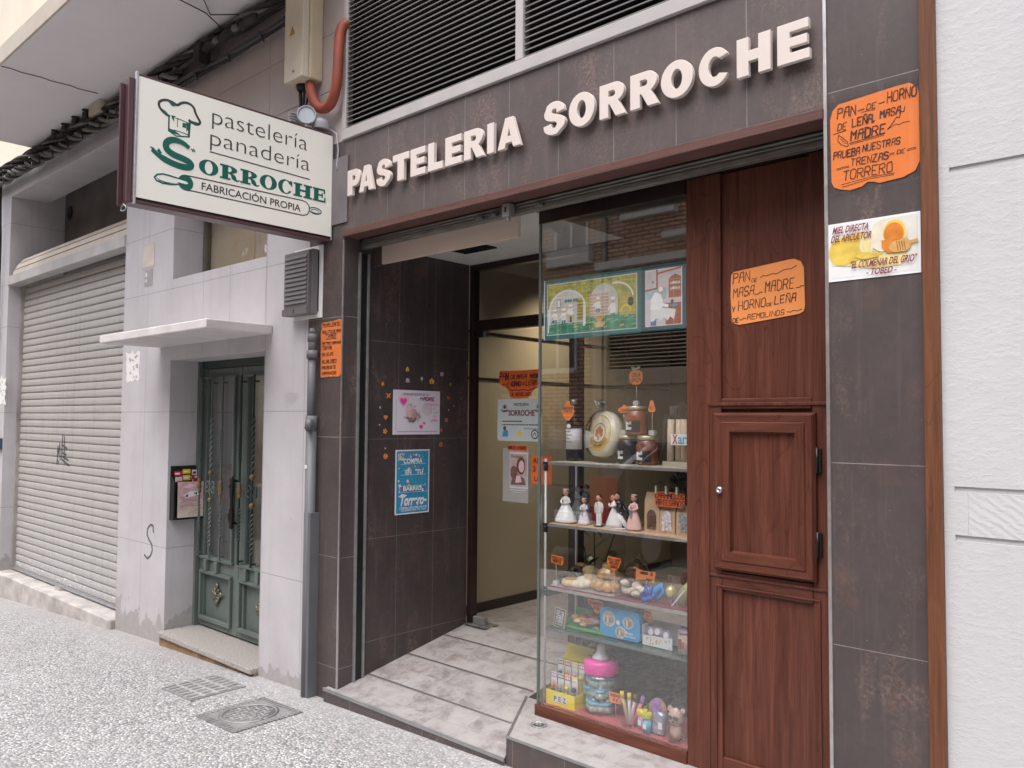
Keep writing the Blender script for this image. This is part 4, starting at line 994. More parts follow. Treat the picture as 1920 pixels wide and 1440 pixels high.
# floodlight over the sign
fl = thing('floodlight', 'grey round outdoor floodlight mounted just above the projecting sign', 'lamp', (-3.72, -.13, 3.04))
LG = mat('light_grey_enamel', (.42, .42, .44), .4, var=.08)
Mx = Vector((.80, -.58, .02)).to_track_quat('Z', 'Y').to_matrix()
mb = MB(LG); mb.lathe([(0, -.068), (.026, -.066), (.043, -.05), (.050, -.02), (.051, .02), (.046, .022), (.042, .012), (.040, .008)], (-3.72, -.135, 3.128), 24, M=Mx)
for i in range(5): mb.box(-3.80, -3.77, -.20+.0, -.08, 3.085+.014*i, 3.090+.014*i)
part(mb, 'housing', fl)
mb = MB(mat('lamp_glass', (.40, .41, .42), .15, .5, .1)); mb.lathe([(0, -.004), (.025, .0), (.041, .009)], (-3.72, -.135, 3.128), 24, M=Mx); part(mb, 'lens', fl)
mb = MB(LG); mb.box(-3.735, -3.705, -.15, -.11, 3.04, 3.078); mb.tube([(-3.72, -.05, 3.07), (-3.72, -.135, 3.07)], .010, 8); mb.lathe([(0, -.01), (.045, -.008), (.05, .03), (.03, .05), (0, .05)], (-3.70, -.06, 3.075), 14); part(mb, 'bracket', fl, .003)
mb = MB(LG); mb.tube([(-3.66, -.03, 3.07), (-3.62, -.012, 3.04), (-3.605, -.01, 2.95), (-3.615, -.01, 2.87), (-3.61, -.012, 2.84)], .004, 6); part(mb, 'cable', fl)

# electrical box, conduit
eb = thing('electrical_box', 'yellowed electric junction cabinet on the wall above the projecting sign', 'box', (-3.85, 0, 3.36))
CR = mat('yellowed_plastic', (.56, .47, .32), .5, var=.12, vs=5, dirt=.12)
mb = MB(CR); mb.box(-3.965, -3.775, -.085, -.001, 3.37, 4.1); part(mb, 'cabinet_body', eb, .008)
mb = MB(mat('pale_cover', (.64, .57, .43), .45, var=.1, vs=4, dirt=.1)); mb.box(-3.97, -3.79, -.125, -.0855, 3.375, 4.1); mb.use(ALU_D).lathe([(0, 0), (.009, 0), (.009, .006), (0, .006)], (-3.875, -.125, 3.42), 12, M=Matrix.Rotation(R(90), 3, 'X'))
cv = part(mb, 'cover', eb, .008)
wf = Flat(.055, .055, mat('warning_yellow', (.52, .33, .05), .5), [(0, 0), (1, 0), (.5, 1)], .0008); wf.stroke([(.12, .06), (.88, .06), (.5, .86), (.12, .06)], .04, BROWN); wf.stroke([(.55, .62), (.42, .38), (.56, .40), (.48, .16)], .05, BROWN)
wf.mb.v = [(x-3.92, y-.1252, z+3.63) for x, y, z in wf.mb.v]; part(wf.mb, 'warning_triangle', cv)
mb = MB(BLACK)
for i, dx in enumerate((-.06, -.02, .03)): mb.tube([(-3.87+dx, -.05, 3.372), (-3.87+dx+.01, -.05, 3.33), (-3.89+dx*.6, -.04, 3.26), (-3.93+dx*.3, -.03, 3.12), (-3.93+dx*.2, -.02, 3.0)], .010 - .002*i, 7)
mb.lathe([(.03, 0), (.034, .015), (.034, .03)], (-3.90, -.05, 3.34), 12); part(mb, 'cable_tails', eb)
pth = [(-3.83, -.05, 3.37), (-3.80, -.055, 3.29), (-3.75, -.06, 3.215), (-3.69, -.062, 3.178), (-3.63, -.062, 3.175), (-3.585, -.06, 3.205), (-3.56, -.06, 3.27), (-3.552, -.058, 3.36), (-3.552, -.056, 3.46), (-3.553, -.05, 3.56), (-3.552, -.03, 3.61), (-3.545, .0, 3.63)]
P2 = []
for i in range(len(pth)-1):
    for k in range(9): P2.append(Vector(pth[i]).lerp(Vector(pth[i+1]), k/9))
P3 = [sum((P2[max(0, min(len(P2)-1, i+d))] for d in range(-5, 6)), Vector())/11 for i in range(len(P2))]
P4 = []
for i in range(len(P3)-1):
    for k in range(3): P4.append(P3[i].lerp(P3[i+1], k/3))
mb = MB(mat('faded_orange_conduit', (.36, .085, .050), .5, var=.18, vs=7, dirt=.2)); mb.tube(P4, [.0285 if i % 2 else .0250 for i in range(len(P4))], 14)
solo(mb, 'corrugated_conduit', 'faded red corrugated conduit looping from the electric cabinet to the ventilation grille', 'conduit')

# cables along the front
CABLE = mat('weathered_black_cable', (.045, .042, .039), .85, var=.45, vs=8, spec=.15); CABLE_G = mat('grey_cable', (.17, .158, .148), .85, var=.3, vs=8, spec=.15)
def bundle(name, lab, pts, rad, n, pitch, rr, ms, seed=0, ties=None):
    rnd = random.Random(seed); mbs = MB(ms[0])
    L = [Vector(p) for p in pts]; fine = []
    for i in range(len(L)-1):
        m_ = max(2, int((L[i+1]-L[i]).length/.035))
        for k in range(m_): fine.append(L[i].lerp(L[i+1], k/m_))
    fine.append(L[-1])
    for j in range(n):
        mbs.use(ms[j % len(ms)]); ph = 2*math.pi*j/n; r_ = rad*(rnd.uniform(.65, 1.1) if n > 1 else 0)
        path = []
        d = 0
        for i, p in enumerate(fine):
            if i: d += (fine[i]-fine[i-1]).length
            a = ph + d*pitch + .35*math.sin(d*5+j); wob = .010*math.sin(d*3.1+j*1.7)
            path.append((p.x, p.y+math.cos(a)*r_, p.z+math.sin(a)*r_+wob))
        mbs.tube(path, rr*rnd.uniform(.75, 1.15), 6)
    if ties:
        mbs.use(ms[-1])
        d = 0; nx = .1
        for i in range(1, len(fine)):
            d += (fine[i]-fine[i-1]).length
            if d > nx:
                nx += ties; p = fine[i]; mbs.tube([(p.x, p.y-rad-.004, p.z+rad), (p.x+.03, p.y-rad-.01, p.z-rad*.6), (p.x+.06, p.y-rad-.01, p.z-rad-.045)], .006, 5)
    return solo(mbs, name, lab, 'cable', 'cables clipped along the front above the shutter')
bundle('cable_bundle', 'twisted bundle of grey weathered cables running highest under the balcony on the left', [(-10.5, -.07, 4.03), (-9.3, -.07, 3.975), (-7.6, -.07, 3.935), (-6.3, -.075, 3.925), (-5.3, -.075, 3.945), (-3.98, -.07, 3.925)], .030, 6, 4.5, .016, [CABLE, CABLE_G, CABLE], 1)
bundle('cable_bundle', 'thick rope-like bundle of cables with loose tie ends running just above the shutter lintel', [(-10.5, -.09, 3.93), (-9.35, -.09, 3.865), (-7.5, -.09, 3.83), (-6.25, -.085, 3.835), (-5.9, -.08, 3.85), (-5.4, -.07, 3.875)], .032, 6, 12, .014, [CABLE_G, CABLE, CABLE_G, CABLE], 2, .34)
bundle('cable_bundle', 'straight black cable pair running lowest along the pinkish wall right of the sign', [(-5.7, -.05, 3.80), (-4.7, -.05, 3.795), (-3.98, -.05, 3.80)], .016, 3, .6, .020, [CABLE, BLACK], 3, .42)
bundle('drop_cable', 'dark cables dropping down the far left edge of the shutter pillar', [(-9.33, -.07, 3.95), (-9.36, -.06, 3.7), (-9.35, -.05, 3.3), (-9.37, -.04, 2.6), (-9.40, -.04, 1.9)], .02, 3, 1, .016, [CABLE, mat('blue_black_cable', (.03, .04, .055), .5)], 4)
CL = ('leftmost of the four dark cable clamps on the bundle above the shutter', 'second from left of the four dark cable clamps above the shutter', 'third from left of the four dark cable clamps above the shutter', 'rightmost of the four dark cable clamps, nearest the beige junction box')
for i in range(4): solo(MB(CABLE).box(-7.70+.235*i, -7.62+.235*i, -.125, -.085, 3.93, 3.99).box(-7.685+.235*i, -7.635+.235*i, -.135, -.09, 3.9901, 4.03), 'cable_clamp', CL[i], 'clamp', 'cable clamps on the bundle above the shutter', .008)
mb = MB(CABLE)
for x, l in ((-4.98, .12), (-4.76, .14), (-4.50, .15)): mb.tube([(x-.03, -.09, 3.89), (x, -.09, 3.893), (x+l*.5, -.095, 3.90), (x+l, -.09, 3.905), (x+l+.03, -.09, 3.905)], [.014, .027, .031, .027, .014], 10)
mb.use(mat('dim_sleeve', (.12, .12, .12), .4, .3)).tube([(-4.84, -.095, 3.90), (-4.77, -.095, 3.90)], .022, 10); mb.tube([(-4.60, -.095, 3.905), (-4.53, -.095, 3.905)], .022, 10); mb.use(CABLE).tube([(-5.6, -.08, 3.87), (-5.0, -.09, 3.885), (-4.4, -.085, 3.90), (-3.98, -.07, 3.90)], .014, 8); mb.use(CABLE).box(-5.06, -4.98, -.13, -.05, 3.80, 3.93)
solo(mb, 'cable_splice', 'dark cable splices with shiny sleeves in the bundle beneath the balcony', 'cable splice')
mb = MB(BLACK); mb.tube([(-4.6, -.83, 3.992), (-4.62, -.5, 3.975), (-4.66, -.25, 3.97), (-4.72, -.14, 3.96), (-4.74, -.1, 3.94)], .004, 5); mb.tube([(-4.35, -.7, 3.99), (-4.5, -.35, 3.975), (-4.66, -.22, 3.97), (-4.5, -.12, 3.955)], .004, 5)
solo(mb, 'thin_wire', 'thin black wires looping from the balcony underside to the cables', 'wire')
mb = MB(mat('stained_plastic_box', (.50, .44, .36), .6, var=.2, vs=9, dirt=.3)); mb.box(-6.84, -6.62, -.13, -.001, 3.905, 3.997); solo(mb, 'junction_box', 'small stained beige junction box on the wall under the balcony', 'box', bevel=.006)

# meter box, downpipe
mbx = thing('meter_box', 'grey louvred utility meter box with white surround on the dark pilaster', 'box', (-3.88, 0, 2.06))
GREYB = mat('warm_grey_plastic', (.155, .138, .142), .5, var=.08)
mb = MB(WHITEP); mb.box(-4.01, -3.735, -.010, -.001, 2.055, 2.09); mb.box(-3.765, -3.735, -.010, -.001, 2.0905, 2.455); mb.box(-4.01, -3.7655, -.010, -.001, 2.43, 2.455); part(mb, 'surround', mbx, .002)
mb = MB(GREYB); mb.box(-4.025, -3.77, -.05, -.0105, 2.075, 2.432); bd = part(mb, 'box_body', mbx, .004)
mb = MB(GREYB); mb.box(-4.02, -3.78, -.066, -.0505, 2.112, 2.425); mb.box(-4.02, -3.78, -.078, -.0505, 2.075, 2.111)
for i in range(11): mb.add([(-4.008, -.0662, 2.135+.025*i), (-3.795, -.0662, 2.135+.025*i), (-3.795, -.074, 2.137+.025*i), (-4.008, -.074, 2.137+.025*i), (-4.008, -.0662, 2.157+.025*i), (-3.795, -.0662, 2.157+.025*i)], [(0, 1, 2, 3), (3, 2, 5, 4), (0, 3, 4), (1, 5, 2)])
mb.use(BLACK).box(-3.908, -3.898, -.0790, -.0782, 2.085, 2.105)
part(mb, 'louvred_door', mbx, .002)
PVC = mat('grey_pvc', (.135, .138, .147), .5, var=.10, vs=5, dirt=.1)
mb = MB(PVC); px, py = -3.778, -.036
mb.tube([(px+.006, py, -.05), (px+.006, py, .6), (px+.006, py, 1.50)], .029, 16)
mb.tube([(px, py, 1.46), (px, py, 1.86)], .021, 14); mb.tube([(px, py, 1.83), (px, py, 1.875)], .030, 16)
mb.tube([(px, py, 1.86), (px, py, 1.955)], .021, 14); mb.tube([(px, py, 1.925), (px, py, 1.965)], .026, 16); mb.tube([(px, py, 1.965), (px, py, 1.995)], [.022, .012], 14)
mb.tube([(px+.005, py, 1.44), (px+.005, py, 1.52)], .032, 16); mb.tube([(px+.005, py-.01, 1.50), (px+.03, py-.03, 1.485), (px+.04, py-.04, 1.45)], .022, 12)
mb.use(ALU_D).box(px-.038, px-.024, -.03, -.001, 1.26, 1.275); mb.use(WHITEP).box(px-.004, px+.014, py-.0305, py-.028, 1.235, 1.255)
mb.use(mat('grey_metal_cover', (.15, .153, .162), .5, .3, .12, 5)).box(px-.016, px+.046, -.058, -.001, .0, 1.0)
solo(mb, 'downpipe', 'grey plastic downpipe with elbow and metal shoe between pale tiles and dark pilaster', 'pipe', bevel=.0)

# mailbox in the entrance
ml = thing('flyer_box', 'black flyer box stuffed with colourful leaflets on the entrance side wall', 'mailbox', (-5.55, .135, .8), rotz=0)
mb = MB(BLACK); X0 = -5.5525
mb.box(X0, X0+.012, .018, .252, .80, 1.17)
mb.prism([(X0+.012, .80), (X0+.06, .80), (X0+.06, 1.05), (X0+.0121, 1.10)], lambda u, v, d: (u, d, v), .018, .034); mb.prism([(X0+.012, .80), (X0+.06, .80), (X0+.06, 1.05), (X0+.0121, 1.10)], lambda u, v, d: (u, d, v), .240, .252); mb.box(X0+.0125, X0+.06, .0345, .2395, .80, .815)
part(mb, 'box_shell', ml, .004)
ff = Flat(.185, .245, mat('washed_flyer_print', (.60, .50, .44), .5, var=.25, vs=16)); ff.rect(.02, .5, .98, .98, mat('pink_flyer_print', (.62, .42, .42), .5, var=.3, vs=20))
for i in range(9): ff.stroke([(.1+.07*(i % 3), .30+.045*i), (.45, .34+.045*i+.02*math.sin(i)), (.85-.05*(i % 2), .31+.047*i)], .014, (RED, PURPLE, PINK)[i % 3], 2)
ff.poly([(.2, .62), (.5, .74), (.85, .72), (.8, .62), (.55, .58), (.3, .55)], PAPER, 3); ff.poly([(.25, .60), (.4, .66), (.38, .57)], BLACK, 4); ff.poly([(.6, .68), (.75, .70), (.74, .62)], BLACK, 4); ff.poly([(.15, .86), (.5, .95), (.7, .88), (.4, .82)], LPINK, 3)
ff.mb.v = [(X0+.0615-y, .046+x, .815+z) for x, y, z in ff.mb.v]; part(ff.mb, 'front_leaflet', ml)
mb = MB(RED); rnd = random.Random(5)
cols = [RED, YELLOW, PAPER, LPINK, YELLOW, RED, PAPER, BROWN]
for i, (yy, zz, ww, hh) in enumerate([(.04, 1.10, .06, .035), (.10, 1.115, .055, .03), (.165, 1.10, .05, .04), (.045, 1.06, .05, .035), (.10, 1.07, .06, .035), (.06, 1.035, .08, .03), (.165, 1.045, .07, .05), (.15, 1.075, .03, .03)]):
    mb.use(cols[i]).box(X0+.013+.002*i, X0+.0145+.002*i, yy, yy+ww, zz, zz+hh); mb.use(PAPER if cols[i] is not PAPER else RED).box(X0+.0147+.002*i, X0+.0152+.002*i, yy+.006, yy+ww-.02, zz+.010, zz+hh-.012)
part(mb, 'leaflets', ml)
# small wall things on the tiled block
SPR = mat('grey_spray_line', (.10, .095, .10), .8, var=.3)
f = Flat(.15, .25, SPR, [(0, 0), (.001, 0), (0, .001)], .0002); f.mb = MB(SPR); sp = [(.95, .80), (.90, .97), (.62, .99), (.32, .86), (.28, .68), (.52, .55), (.82, .44), (.88, .28), (.70, .12), (.38, .02), (.05, .10)]
f.stroke([(sp[i][0]*(1-t)+sp[i+1][0]*t, sp[i][1]*(1-t)+sp[i+1][1]*t) for i in range(10) for t in (0, .5)]+[sp[-1]], .10, SPR); f.mb.v = [(x, y+.0012, z) for x, y, z in f.mb.v]
f.place('graffiti_mark', 'grey sprayed S-shaped graffiti mark low on the pale tiles beside the doorstep', 'graffiti', (-5.89, -.002, .50))
f = Flat(.14, .13, SPR, [(0, 0), (.001, 0), (0, .001)], .0002); FN = mat('faint_pencil', (.46, .43, .45), .7); f.mb = MB(FN)
f.ring(.28, .5, .22, .025, FN, ry=.42); f.hand('GSP', .15, .3, .95, .4, FN, .02); f.mb.v = [(x, y+.0012, z) for x, y, z in f.mb.v]
f.place('pencil_scrawl', 'faint pencil scrawl on the pale tiles left of the downpipe', 'graffiti', (-4.10, -.0015, 1.555))
def torn(name, label, loc, w_, h_, seed, c2):
    rnd = random.Random(seed); ol = []
    for i in range(26):
        a = 2*math.pi*i/26; k = rnd.uniform(.72, 1.0)
        u, v = math.cos(a), math.sin(a); q = k*.5/max(abs(u), abs(v)); ol.append((.5+u*q, .5+v*q))
    f = Flat(w_, h_, mat('torn_paper', (.78, .76, .75), .7, var=.06, vs=20), ol, .0007)
    for i in range(14):
        cx, cy = rnd.uniform(.2, .75), rnd.uniform(.15, .8); f.poly([(cx+rnd.uniform(-.02, .16), cy+rnd.uniform(-.05, .06)) for _ in range(1)]+[(cx, cy), (cx+rnd.uniform(.05, .2), cy-.03), (cx+rnd.uniform(.02, .15), cy+.06)], c2, 1+i*.1)
    return f.place(name, label, 'poster remains', loc)
torn('torn_poster', 'shredded white poster remains on the pale pier right of the steel shutter', (-6.30, -.0008, 1.76), .27, .25, 3, mat('grey_print', (.40, .37, .37), .7))
torn('torn_poster', 'torn white and green paper remains on the pillar at the far left', (-9.50, -.0008, 1.60), .38, .32, 8, mat('pale_green_paper', (.45, .60, .50), .7))
f = Flat(.20, .175, mat('faded_beige_notice', (.55, .49, .44), .7, var=.05), None, .001); f.rect(.04, .05, .96, .95, mat('beige_print', (.60, .535, .48), .7), 1); f.place('faded_notice', 'blank faded beige notice high on the pale pier under the projecting sign', 'notice', (-6.05, -.0008, 2.60))
f = Flat(.13, .125, mat('faded_grey_sticker', (.36, .325, .33), .6, var=.1), None, .001); f.circ(.22, .7, .14, PAPER_D); f.circ(.22, .35, .10, PAPER_D); f.place('grey_sticker', 'small grey sticker just beneath the faded beige notice on the pale pier', 'sticker', (-6.005, -.0008, 2.462))
mb = MB(mat('blue_grey_plastic', (.06, .08, .13), .4)); mb.box(-9.30, -9.185, -.03, -.001, 1.18, 1.29); mb.use(PAPER_D).box(-9.27, -9.21, -.0315, -.0305, 1.215, 1.26); solo(mb, 'shutter_switch', 'small dark blue shutter switch box on the pillar left of the steel shutter', 'switch', bevel=.003)

# covers in the pavement
IRON = mat('worn_cast_iron', (.31, .30, .305), .5, .35, .2, 12); IRON_D = mat('dirt_in_grate', (.17, .165, .165), .85, var=.3, vs=30)
def on_ground(mb):
    mb.v = [(x, y, z+gz(x)) for x, y, z in mb.v]; return mb
dg_ = thing('drain_grate', 'square iron drain grate set in the pavement before the doorstep', 'drain', (-4.355, -.31, gz(-4.355)))
gx0, gx1, gy0, gy1 = -4.51, -4.19, -.465, -.17
mb = on_ground(MB(IRON_D).box(gx0, gx1, gy0, gy1, -.03, .003)); part(mb, 'pit', dg_)
mb = MB(IRON)
for a, b, c, d in ((gx0-.012, gx1+.012, gy0-.012, gy0), (gx0-.012, gx1+.012, gy1, gy1+.012), (gx0-.012, gx0, gy0+.0001, gy1-.0001), (gx1, gx1+.012, gy0+.0001, gy1-.0001)): mb.box(a, b, c, d, -.02, .007)
part(on_ground(mb), 'rim', dg_, .001)
mb = MB(mat('pale_worn_iron', (.46, .445, .45), .5, .3, .2, 12))
for i in range(6): x = gx0+.026+.0535*i; mb.box(x-.008, x+.008, gy0+.0003, gy1-.0003, -.01, .0065)
for j in range(1, 4): y = gy0+(gy1-gy0)*j/4; mb.box(gx0+.0003, gx1-.0003, y-.007, y+.007, -.01, .0075)
part(on_ground(mb), 'bars', dg_)
mh = thing('manhole_cover', 'round iron manhole cover in a ribbed square frame on the pavement near the ramp', 'manhole cover', (-3.75, -.40, gz(-3.75)))
cx, cy, hw_, r_ = -3.745, -.385, .19, .145
mb = MB(IRON); n = 40
sq = []
for i in range(n):
    a = 2*math.pi*i/n; k = hw_/max(abs(math.cos(a)), abs(math.sin(a))); sq.append((cx+k*math.cos(a), cy+k*math.sin(a)))
ci = [(cx+r_*math.cos(2*math.pi*i/n), cy+r_*math.sin(2*math.pi*i/n)) for i in range(n)]
mb.add([(x, y, .004) for x, y in sq+ci], [(i, (i+1) % n, n+(i+1) % n, n+i) for i in range(n)])
for i in range(-6, 7):
    t = i*.028
    for s in (-1, 1):
        for q in ((cx+t, cy+s*.168, 0), (cx+s*.168, cy+t, 1)):
            if (q[0]-cx)**2+(q[1]-cy)**2 > (r_+.02)**2:
                if q[2]: mb.box(q[0]-.016, q[0]+.016, q[1]-.005, q[1]+.005, .0041, .008)
                else: mb.box(q[0]-.005, q[0]+.005, q[1]-.016, q[1]+.016, .0041, .008)
part(on_ground(mb), 'square_frame', mh)
mb = MB(IRON_D); mb.lathe([(0, .0), (r_-.001, .0), (r_-.001, .003), (0, .003)], (cx, cy, 0), n); mb.use(IRON).tube([(cx+(r_-.012)*math.cos(2*math.pi*i/n), cy+(r_-.012)*math.sin(2*math.pi*i/n), .0035) for i in range(n+1)], .005, 6)
mb.use(mat('pale_worn_iron', (0, 0, 0)))
for i in range(-3, 4):
    for j in range(-3, 4):
        x, y = cx+.032*i, cy+.032*j
        if (x-cx)**2+(y-cy)**2 < (r_-.03)**2:
            if (i+j) % 2: mb.box(x-.017, x+.017, y-.0035, y+.0035, .003, .0085)
            else: mb.box(x-.0035, x+.0035, y-.017, y+.017, .003, .0085)
part(on_ground(mb), 'lid', mh)
# ================================================================== NOTICES
def rr(r=.08, n=5, rx=None, jit=0, seed=1):
    rnd = random.Random(seed); rx = rx or r; o = []
    for cx, cy, a in ((1-rx, r, -90), (1-rx, 1-r, 0), (rx, 1-r, 90), (rx, r, 180)):
        o += [(cx+rx*math.cos(R(a+90*i/n))+rnd.uniform(-jit, jit), cy+r*math.sin(R(a+90*i/n))+rnd.uniform(-jit, jit)) for i in range(n+1)]
    return o
def tape_back(loc, w_, h_, rotz=0):
    pass
# orange notice on the right pilaster
ol = [(.10, .03), (.22, .0), (.36, .015), (.43, .055), (.50, .045), (.56, .02), (.82, .035), (.95, .08), (1, .17), (1, .85), (.985, .94), (.90, .995), (.75, .995), (.10, .955), (.03, .90), (.0, .80), (.01, .12), (.04, .06)]
f = Flat(.262, .292, ORANGE, ol)
f.hand('PAN', .09, .80, .30, .105, INK_B, 0.0115); f.stroke([(.33, .835), (.40, .84)], .012, INK_B); f.hand('DE', .43, .825, .53, .055, INK_B, 0.0072); f.stroke([(.37, .81), (.52, .808)], .007, INK_B); f.stroke([(.57, .855), (.63, .86)], .012, INK_B)
f.hand('HORNO', .66, .845, .97, .105, INK_B, 0.0115)
f.hand('DE', .09, .67, .19, .07, INK_B, 0.0094); f.stroke([(.04, .64), (.19, .655)], .009, INK_B); f.hand('LEÑA,', .26, .675, .52, .085, INK_B, 0.0151); f.hand('MASA', .58, .70, .80, .075, INK_B, 0.0137); f.stroke([(.85, .76), (.84, .71), (.81, .72), (.79, .66), (.76, .67), (.70, .60), (.66, .565)], .010, INK_B); f.stroke([(.66, .565), (.75, .60), (.79, .585), (.83, .60), (.90, .595)], .008, INK_B)
f.hand('MADRE', .24, .535, .63, .095, INK_B, 0.0166); f.stroke([(.23, .505), (.63, .53)], .009, INK_B); f.stroke([(.24, .49), (.62, .512)], .006, INK_B)
f.stroke([(.10, .62), (.15, .58), (.20, .53), (.215, .485), (.20, .475), (.13, .51), (.09, .56), (.10, .62)], .009, INK_B)
for i in range(3): f.stroke([(.125+.02*i, .57-.025*i), (.15+.02*i, .555-.02*i)], .007, INK_B)
f.hand('PRUEBA', .04, .365, .34, .075, INK_B, 0.0122); f.hand('NUESTRAS', .38, .385, .79, .070, INK_B, 0.0101)
f.hand('TRENZAS', .24, .255, .66, .075, INK_B, 0.0108); f.hand('DE', .76, .285, .84, .04, INK_B, 0.0072)
for u0, u1, v in ((.07, .22, .255), (.08, .22, .242), (.68, .73, .30), (.68, .73, .285), (.87, .96, .31), (.87, .96, .295)): f.stroke([(u0, v), ((u0+u1)/2, v+.008), (u1, v+.006)], .006, INK_B)
f.hand('TORRERO', .15, .115, .70, .10, INK_B, 0.0108); f.stroke([(.13, .075), (.45, .10), (.73, .095)], .007, INK_B); f.stroke([(.15, .055), (.14, .045), (.45, .082), (.72, .08)], .007, INK_B)
f.mb.use(TAPE).prism([(-.018, .30), (.274, .312), (.278, -.005), (-.016, -.016)], lambda u, v, d: (u, d, v), -.0042, -.0046)
f.place('handwritten_notice', 'orange hand-lettered bread notice with rounded corners taped to the right dark pilaster', 'notice', (-.973, -.001, 2.224))
# honey poster
f = Flat(.272, .182, PAPER); T0 = .012
HB = mat('honey_background', (.70, .68, .62), .5, var=.05, vs=12); HY = mat('honey_yellow', (.72, .52, .09), .45, var=.22, vs=18); HO = mat('honey_amber', (.62, .20, .03), .4, var=.2, vs=25); HP = mat('pale_honey', (.78, .66, .30), .45, var=.15, vs=16); GLS = mat('jar_glass_print', (.72, .66, .52), .4, var=.1, vs=20); DIP = mat('dipper_wood_print', (.60, .33, .10), .5, var=.15, vs=40)
f.rect(.03, .05, .97, .96, mat('print_white', (.76, .76, .75), .5, var=.05, vs=9), 1)
f.rect(.62, .30, .97, .96, HB, 2)
f.poly([(.05, .28), (.30, .22), (.55, .14), (.80, .16), (.88, .30), (.78, .40), (.50, .42), (.40, .52), (.15, .52), (.03, .62), (.03, .40)], HP, 3)
f.poly([(.06, .36), (.25, .30), (.50, .34), (.62, .38), (.48, .46), (.30, .46), (.1, .50)], HY, 4)
f.circ(.17, .50, .155, HY, 5, ry=.24); f.poly([(.15, .74), (.42, .80), (.44, .36), (.17, .26)], HY, 5); f.circ(.44, .56, .075, GLS, 6, ry=.22); f.circ(.435, .55, .05, HP, 7, ry=.17); f.poly([(.38, .45), (.50, .42), (.58, .34), (.40, .32), (.30, .38)], HY, 8)
f.circ(.62, .68, .15, GLS, 6, ry=.27); f.circ(.735, .70, .135, GLS, 7, ry=.24); f.circ(.735, .70, .12, HY, 8, ry=.215); f.circ(.73, .685, .105, HO, 9, ry=.185); f.poly([(.60, .60), (.72, .58), (.80, .45), (.86, .40), (.80, .36), (.66, .38), (.60, .48)], HO, 10)
f.circ(.76, .47, .085, DIP, 11, ry=.10); f.circ(.83, .48, .075, DIP, 11.5, ry=.11); f.stroke([(.82, .49), (.965, .53)], .035, DIP, 11)
for k in range(4): f.stroke([(.76+.025*k, .55-.004*k), (.775+.025*k, .40)], .007, BROWN, 12.5)
WN = mat('wine_red_lettering', (.20, .02, .035), .5, var=.05)
f.text('MIEL DIRECTA', .06, .815, .46, .935, WN, .02, 14, .02); f.text('DEL APICULTOR', .04, .665, .49, .785, WN, .02, 14, .02)
f.text('"EL COLMENAR DEL GRIO"', .25, .185, .95, .31, WN, .02, 14, .02); f.text('- TOBED -', .43, .045, .75, .15, WN, .02, 14, .02)
f.place('honey_poster', 'white poster picturing honey jars and a dipper, under the orange notice on the right pilaster', 'poster', (-.984, -.001, 1.943))
# orange notice on the wooden panel
ol = [(.02, .04), (.12, .0), (.5, .045), (.93, .10), (.985, .14), (1, .22), (.99, .84), (.95, .95), (.87, 1.0), (.80, 1.0), (.05, .91), (.01, .86), (.0, .5)]
f = Flat(.287, .222, ORANGE_P, ol)
f.hand('PAN', .04, .71, .27, .165, INK_B, 0.0094, rise=.02); f.hand('DE', .30, .70, .37, .06, INK_B, 0.0065); f.stroke([(.42, .76), (.46, .79), (.50, .775), (.58, .80), (.64, .79), (.72, .835), (.78, .85), (.82, .84), (.90, .885)], .009, INK_B)
f.hand('MASA', .04, .47, .33, .155, INK_B, 0.0094, rise=.02); f.stroke([(.34, .49), (.38, .485), (.41, .51), (.45, .515)], .010, INK_B); f.hand('MADRE', .48, .51, .86, .165, INK_B, 0.0094, rise=.02); f.stroke([(.89, .525), (.94, .53), (.955, .55), (.985, .545)], .010, INK_B)
f.hand('Y', .02, .225, .06, .09, INK_B, 0.0079); f.hand('HORNO', .11, .25, .48, .145, INK_B, 0.0094, rise=.02); f.hand('DE', .50, .275, .57, .045, INK_B, 0.0065); f.hand('LEÑA', .61, .295, .88, .125, INK_B, 0.0094, rise=.015)
f.hand('DE', .03, .045, .11, .07, INK_B, 0.0079); f.stroke([(.13, .085), (.16, .08), (.18, .105), (.22, .10)], .009, INK_B); f.hand('REMOLINOS', .24, .075, .73, .085, INK_B, 0.0079, rise=.03); f.stroke([(.77, .15), (.82, .14), (.85, .165), (.90, .15), (.96, .17)], .010, INK_B)
f.place('handwritten_notice', 'paler orange hand-lettered sourdough notice stuck to the wooden cabinet panel', 'notice', (-1.457, .2645, 1.866))
# orange notice on the left pilaster
f = Flat(.19, .308, ORANGE, [(.03, .0), (.5, .01), (.90, .0), (.99, .04), (1, .5), (.985, .985), (.9, 1.0), (.6, .975), (.1, .97), (.02, .93), (.05, .86), (.0, .8)])
for i, (tx, x1, v, h) in enumerate((('MUHALLENFOS', .93, .885, .065), ('ROLLITOS DE ANIS', .96, .775, .045), ('"CRAMER"', .80, .68, .075), ('EXTRATIERNOS', .97, .585, .03), ('TORTAS', .55, .485, .055), ('MILHOJAS', .62, .375, .055), ('HOJALDRES', .78, .245, .06), ('PASTAS DE TE', .74, .145, .05), ('EMPANADAS', .78, .045, .05))): f.hand(tx, .10 if i != 2 else .22, v, x1, h, INK_B, 0.0158)
f.stroke([(.25, .66), (.78, .67)], .015, INK_B); f.stroke([(.1, .565), (.95, .575)], .01, INK_B)
f.mb.use(TAPE).prism([(-.012, .315), (.198, .318), (.198, -.016), (-.010, -.016)], lambda u, v, d: (u, d, v), -.0042, -.0046)
f.place('handwritten_notice', 'narrow tall orange hand-lettered list taped to the left dark pilaster', 'notice', (-3.748, -.001, 1.727))
